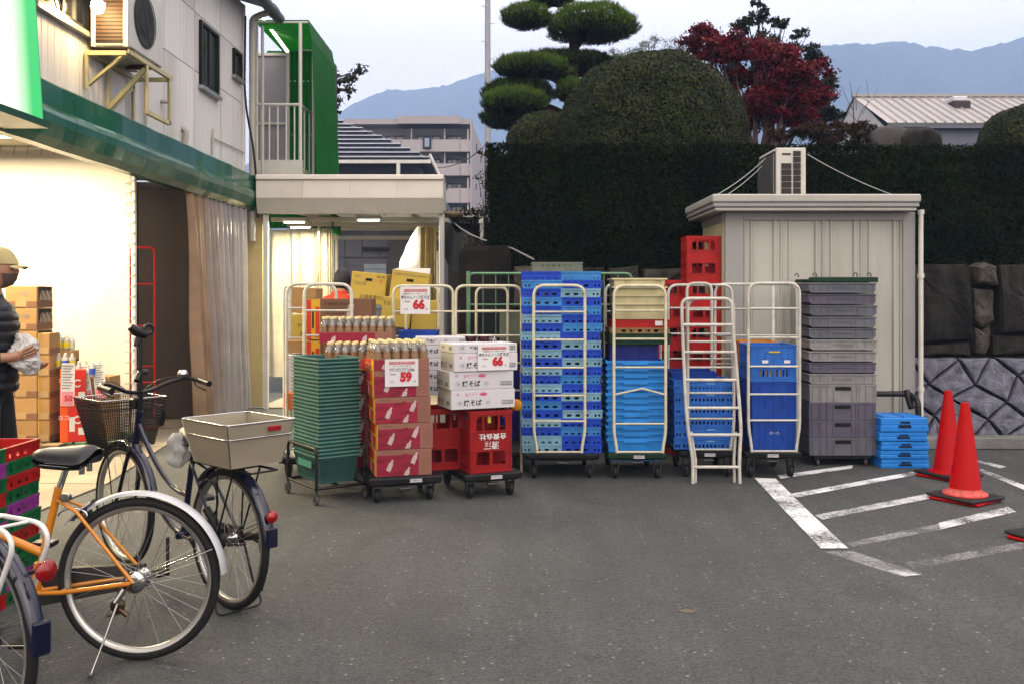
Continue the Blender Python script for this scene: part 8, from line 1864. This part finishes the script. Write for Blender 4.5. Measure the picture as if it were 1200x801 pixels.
def person(label, loc, rz, J, mats, cap=None, mask=None, hair=None, vest=None):
    t = thing('person', label, 'person', loc, rz)
    V = [Vector(p) for p in [(0, 0, .96), (.01, 0, 1.14), (.01, 0, 1.34), (.02, 0, 1.47), (.04, 0, 1.56)]]; R = [.125, .115, .125, .062, .056]; E = [(0, 1), (1, 2), (2, 3), (3, 4)]
    def chain(start, pts, rs):
        p = start
        for q, r in zip(pts, rs): V.append(Vector(q)); R.append(r); E.append((p, len(V) - 1)); p = len(V) - 1
        return p
    for s_ in (-1, 1):
        chain(0, J['leg'][s_], (.088, .058, .040, .030))
        w = chain(2, J['arm'][s_][:3], (.062, .044, .030)); wr, d, nrm = V[w], (J['arm'][s_][3] - J['arm'][s_][2]).normalized(), J['palm'][s_]
        side = d.cross(nrm).normalized(); pm = chain(w, [wr + d * .045], [.028])
        for k, (o_, ln) in enumerate(((-.030, .066), (-.010, .076), (.011, .071), (.031, .056))):
            base = wr + d * .085 + side * o_; chain(pm, [base, base + d * ln * .5 + nrm * .012, base + d * ln * .8 + nrm * .035], (.0095, .0085, .0075))
        chain(pm, [wr + d * .04 + side * -.045 + nrm * .008, wr + d * .075 + side * -.058 + nrm * .03], (.011, .009))
    body = skin('body', V, E, R, SKN, t, 1); hc = Vector(J['head']); mb, fn, M = head_pts(hc, J.get('turn', 0)); put('body', join_mesh('body', body, mb, [SKN]), t)
    # trousers
    V2 = [Vector((0, 0, 1.02)), Vector((0, 0, .93))]; R2_ = [.145, .15]; E2 = [(0, 1)]
    for s_ in (-1, 1):
        p = 1
        for q, r in zip(J['leg'][s_][:3], (.105, .080, .068)): V2.append(Vector(q) + Vector((0, 0, .03 if r == .068 else 0))); R2_.append(r); E2.append((p, len(V2) - 1)); p = len(V2) - 1
    put('trousers', skin('trousers', V2, E2, R2_, mats['trousers'], t), t)
    def loft(u, v):
        secs = [(.90, .150, .195), (.98, .150, .190), (1.08, .145, .178), (1.20, .150, .190), (1.32, .152, .205), (1.40, .130, .205), (1.44, .105, .165), (1.47, .078, .095), (1.505, .066, .070)]
        z = .90 + .605 * v; rx = np.interp(z, [s[0] for s in secs], [s[1] for s in secs]); ry = np.interp(z, [s[0] for s in secs], [s[2] for s in secs])
        q = (abs(math.sin((z - .90) / .062 * PI)) ** .5 - .6) * .013 if J.get('quilt') and z < 1.43 else .004 * mn.noise(Vector((math.cos(u * 6.28) * 3, math.sin(u * 6.28) * 3, z * 9)))
        a_ = 2 * PI * u; wob = .006 * mn.noise(Vector((math.cos(a_) * 2.5, math.sin(a_) * 2.5, z * 14))); return ((rx + q + wob) * math.cos(a_) + .008, (ry + q + wob) * math.sin(a_), z)
    mb = MB(); mb.grid(loft, 44, 80); mb.build('vest' if J.get('quilt') else 'shirt', mats['vest'], t)
    V3 = [Vector((0, 0, .92)), Vector((.01, 0, 1.1)), Vector((.01, 0, 1.33)), Vector((.02, 0, 1.46))]; R3 = [.165, .16, .165, .085]; E3 = [(0, 1), (1, 2), (2, 3)]
    for s_ in (-1, 1):
        sh_ = Vector(J['arm'][s_][0]); V3.append(sh_); R3.append(.088); E3.append((2, len(V3) - 1))
    for s_ in (-1, 1):
        a = J['arm'][s_]; put('sleeve', skin('sleeve', [a[0], a[0].lerp(a[1], .5), a[1], a[1].lerp(a[2], .5), a[2].lerp(a[1], .12)], [(0, 1), (1, 2), (2, 3), (3, 4)], [.078, .070, .060, .052, .046], mats['sleeve'], t), t)
        l_ = J['leg'][s_]; put('shoe', skin('shoe', [l_[2] + Vector((-.03, 0, -.04)), l_[2] + Vector((.05, 0, -.045)), l_[2] + Vector((.15, 0, -.055)), l_[2] + Vector((.20, 0, -.055))], [(0, 1), (1, 2), (2, 3)], [.045, .048, .042, .032], mats['shoe'], t), t)
    if cap:
        mb = MB(); mb.grid(lambda u, v: (lambda p: (p[0] * 1.10, p[1] * 1.12, p[2] * 1.10 + .006))(fn(u, .56 + .44 * v)), 32, 10); mb.v = [tuple(M @ Vector(q)) for q in mb.v]; mb.build('cap', cap, t)
        mb = MB(); mb.grid(lambda u, v: (.088 + .078 * v * (1 - (2 * u - 1) ** 2 * .55), (u - .5) * .15 * (1 - .1 * v), .030 - .012 * v - .016 * (2 * u - 1) ** 2), 12, 5); mb.grid(lambda u, v: (.088 + .078 * v * (1 - (2 * u - 1) ** 2 * .55), (u - .5) * .15 * (1 - .1 * v), .026 - .012 * v - .016 * (2 * u - 1) ** 2), 12, 5); mb.v = [tuple(M @ Vector(q)) for q in mb.v]; mb.build('cap_brim', cap, t)
    for s_ in (-1, 1):
        mb = MB(); mb.lathe([(.001, -.006), (.008, -.004), (.012, 0), (.008, .004), (.001, .006)], 10, 'x', (.0875, s_ * .030, .010)); mb.tube(rcurve((.094, s_ * .012, .030), (.097, s_ * .030, .036), (.084, s_ * .048, .028), 5), .0035, 5); mb.v = [tuple(M @ Vector(q)) for q in mb.v]; mb.build('eye', INK, t, kind='stuff')
    if mask:
        mb = MB(); mb.grid(lambda u, v: (lambda p: (p[0] * 1.05 + .010 * math.sin(PI * v), p[1] * 1.06, p[2]))(fn((-.19 + .38 * u) % 1.0 if False else (-.19 + .38 * u), .13 + .30 * v)), 20, 10); mb.v = [tuple(M @ Vector(q)) for q in mb.v]; mb.build('face_mask', mask, t)
    if hair:
        mb = MB(); lo = .30 if not cap else .38
        mb.grid(lambda u, v: (lambda p: (p[0] * 1.09 - .006, p[1] * 1.10, p[2] * 1.08))(fn(.22 + .56 * u, lo + (1 - lo) * v)), 26, 14)
        if not cap: mb.grid(lambda u, v: (lambda p: (p[0] * 1.07, p[1] * 1.09, p[2] * 1.08 + .002))(fn(-.25 + .5 * u, .68 + .32 * v)), 20, 8)
        mb.v = [tuple(M @ (Vector(q) * (1 + .05 * mn.noise(Vector(q) * 60)))) for q in mb.v]; hm_ = mb.build('hair', hair, t)
    return t
NVV = mat('navy_puffer', (.006, .007, .018), .45, var=.3, scale=14, bump=.3, bscale=20); DTR = mat('black_trousers', (.006, .006, .008), .8, bump=.2); CAM = mat('olive_camouflage', (.13, .12, .07), .8, var=.6, scale=16, dirt=.6, dcol=(.04, .045, .025)); KHK = mat('khaki_cap', (.42, .36, .20), .8, bump=.2, bscale=100); MSK = mat('grey_brown_mask', (.13, .10, .08), .8); SHO = mat('dark_shoe', (.02, .02, .02), .6)
Vv = Vector
Jm = {'quilt': True, 'leg': {-1: [Vv((0, -.09, .90)), Vv((.03, -.10, .49)), Vv((-.03, -.10, .09)), Vv((.12, -.10, .035))], 1: [Vv((0, .09, .90)), Vv((.06, .10, .50)), Vv((.05, .10, .09)), Vv((.20, .10, .035))]},
      'arm': {-1: [Vv((.0, -.17, 1.41)), Vv((-.03, -.22, 1.12)), Vv((.17, -.13, 1.12)), Vv((.30, -.09, 1.15))], 1: [Vv((.0, .17, 1.41)), Vv((-.01, .22, 1.12)), Vv((.19, .10, 1.03)), Vv((.30, .05, 1.04))]},
      'palm': {-1: Vv((0, .8, .5)).normalized(), 1: Vv((0, -.2, 1)).normalized()}, 'head': (.065, 0, 1.655)}
man = person('man in khaki cap, face mask and navy quilted vest, holding a white bag', (X(-13, 5.8), 5.8, .0), math.radians(6), Jm, dict(trousers=DTR, vest=NVV, sleeve=CAM, shoe=SHO), cap=KHK, mask=MSK, hair=mat('dark_hair', (.02, .017, .015), .7))
mb = MB()
def bagm(u, v):
    q = Vector((math.cos(u * 6.28) * 1.3, math.sin(u * 6.28) * 1.3, v * 3 + 4)); r_ = (.075 * math.sin(PI * (.04 + .90 * v)) ** .8 + .008) * (1 + .7 * mn.noise(q) - .5 * abs(mn.noise(q * 2.6)) + .22 * mn.noise(q * 6)); return (r_ * 1.25 * math.cos(u * 2 * PI) + .05 * v - .03, r_ * math.sin(u * 2 * PI), -.25 * v + .12)
mb.grid(bagm, 64, 44); o = mb.build('plastic_bag', mat('white_bag_film', (.72, .70, .70), .4, sub=.25), loc=(X(31, 5.8), 5.80, 1.14)); tag(o, 'bunched white plastic bag in the hands of the man', 'bag')
Jw = {'leg': {-1: [Vv((0, -.09, .90)), Vv((.02, -.10, .49)), Vv((-.02, -.10, .09)), Vv((.12, -.10, .035))], 1: [Vv((0, .09, .90)), Vv((.02, .10, .49)), Vv((-.02, .10, .09)), Vv((.12, .10, .035))]},
      'arm': {-1: [Vv((.0, -.16, 1.40)), Vv((.06, -.20, 1.14)), Vv((.27, -.14, 1.08)), Vv((.36, -.12, 1.06))], 1: [Vv((.0, .16, 1.40)), Vv((.06, .20, 1.14)), Vv((.27, .14, 1.08)), Vv((.36, .12, 1.06))]},
      'palm': {-1: Vv((0, .8, .5)).normalized(), 1: Vv((0, -.8, .5)).normalized()}, 'head': (.07, 0, 1.60)}
ORT = mat('orange_shirt', (.72, .09, .02), .8, bump=.2)
person('worker with black hair and an orange shirt bending behind the cage carts', (X(398, 9.2), 9.2, .03), math.radians(75), Jw, dict(trousers=DTR, vest=ORT, sleeve=ORT, shoe=SHO), hair=mat('grey_black_hair', (.03, .03, .032), .6))
# ================================================================== hazy evening air between here and the hills
hv = bpy.data.materials.new('thin_haze'); hv.use_nodes = True; hn = hv.node_tree.nodes; hn.clear()
ho = hn.new('ShaderNodeOutputMaterial'); pv = hn.new('ShaderNodeVolumePrincipled')
pv.inputs['Color'].default_value = (.40, .59, 1.0, 1); pv.inputs['Density'].default_value = .00105; pv.inputs['Anisotropy'].default_value = 0
hv.node_tree.links.new(pv.outputs[0], ho.inputs['Volume'])
mb = MB(); mb.box(-2420, 2420, -55, 1610, -4, 430)
o = mb.build('haze', hv); o['kind'] = 'stuff'; o['label'] = 'thin evening haze in front of the hills'
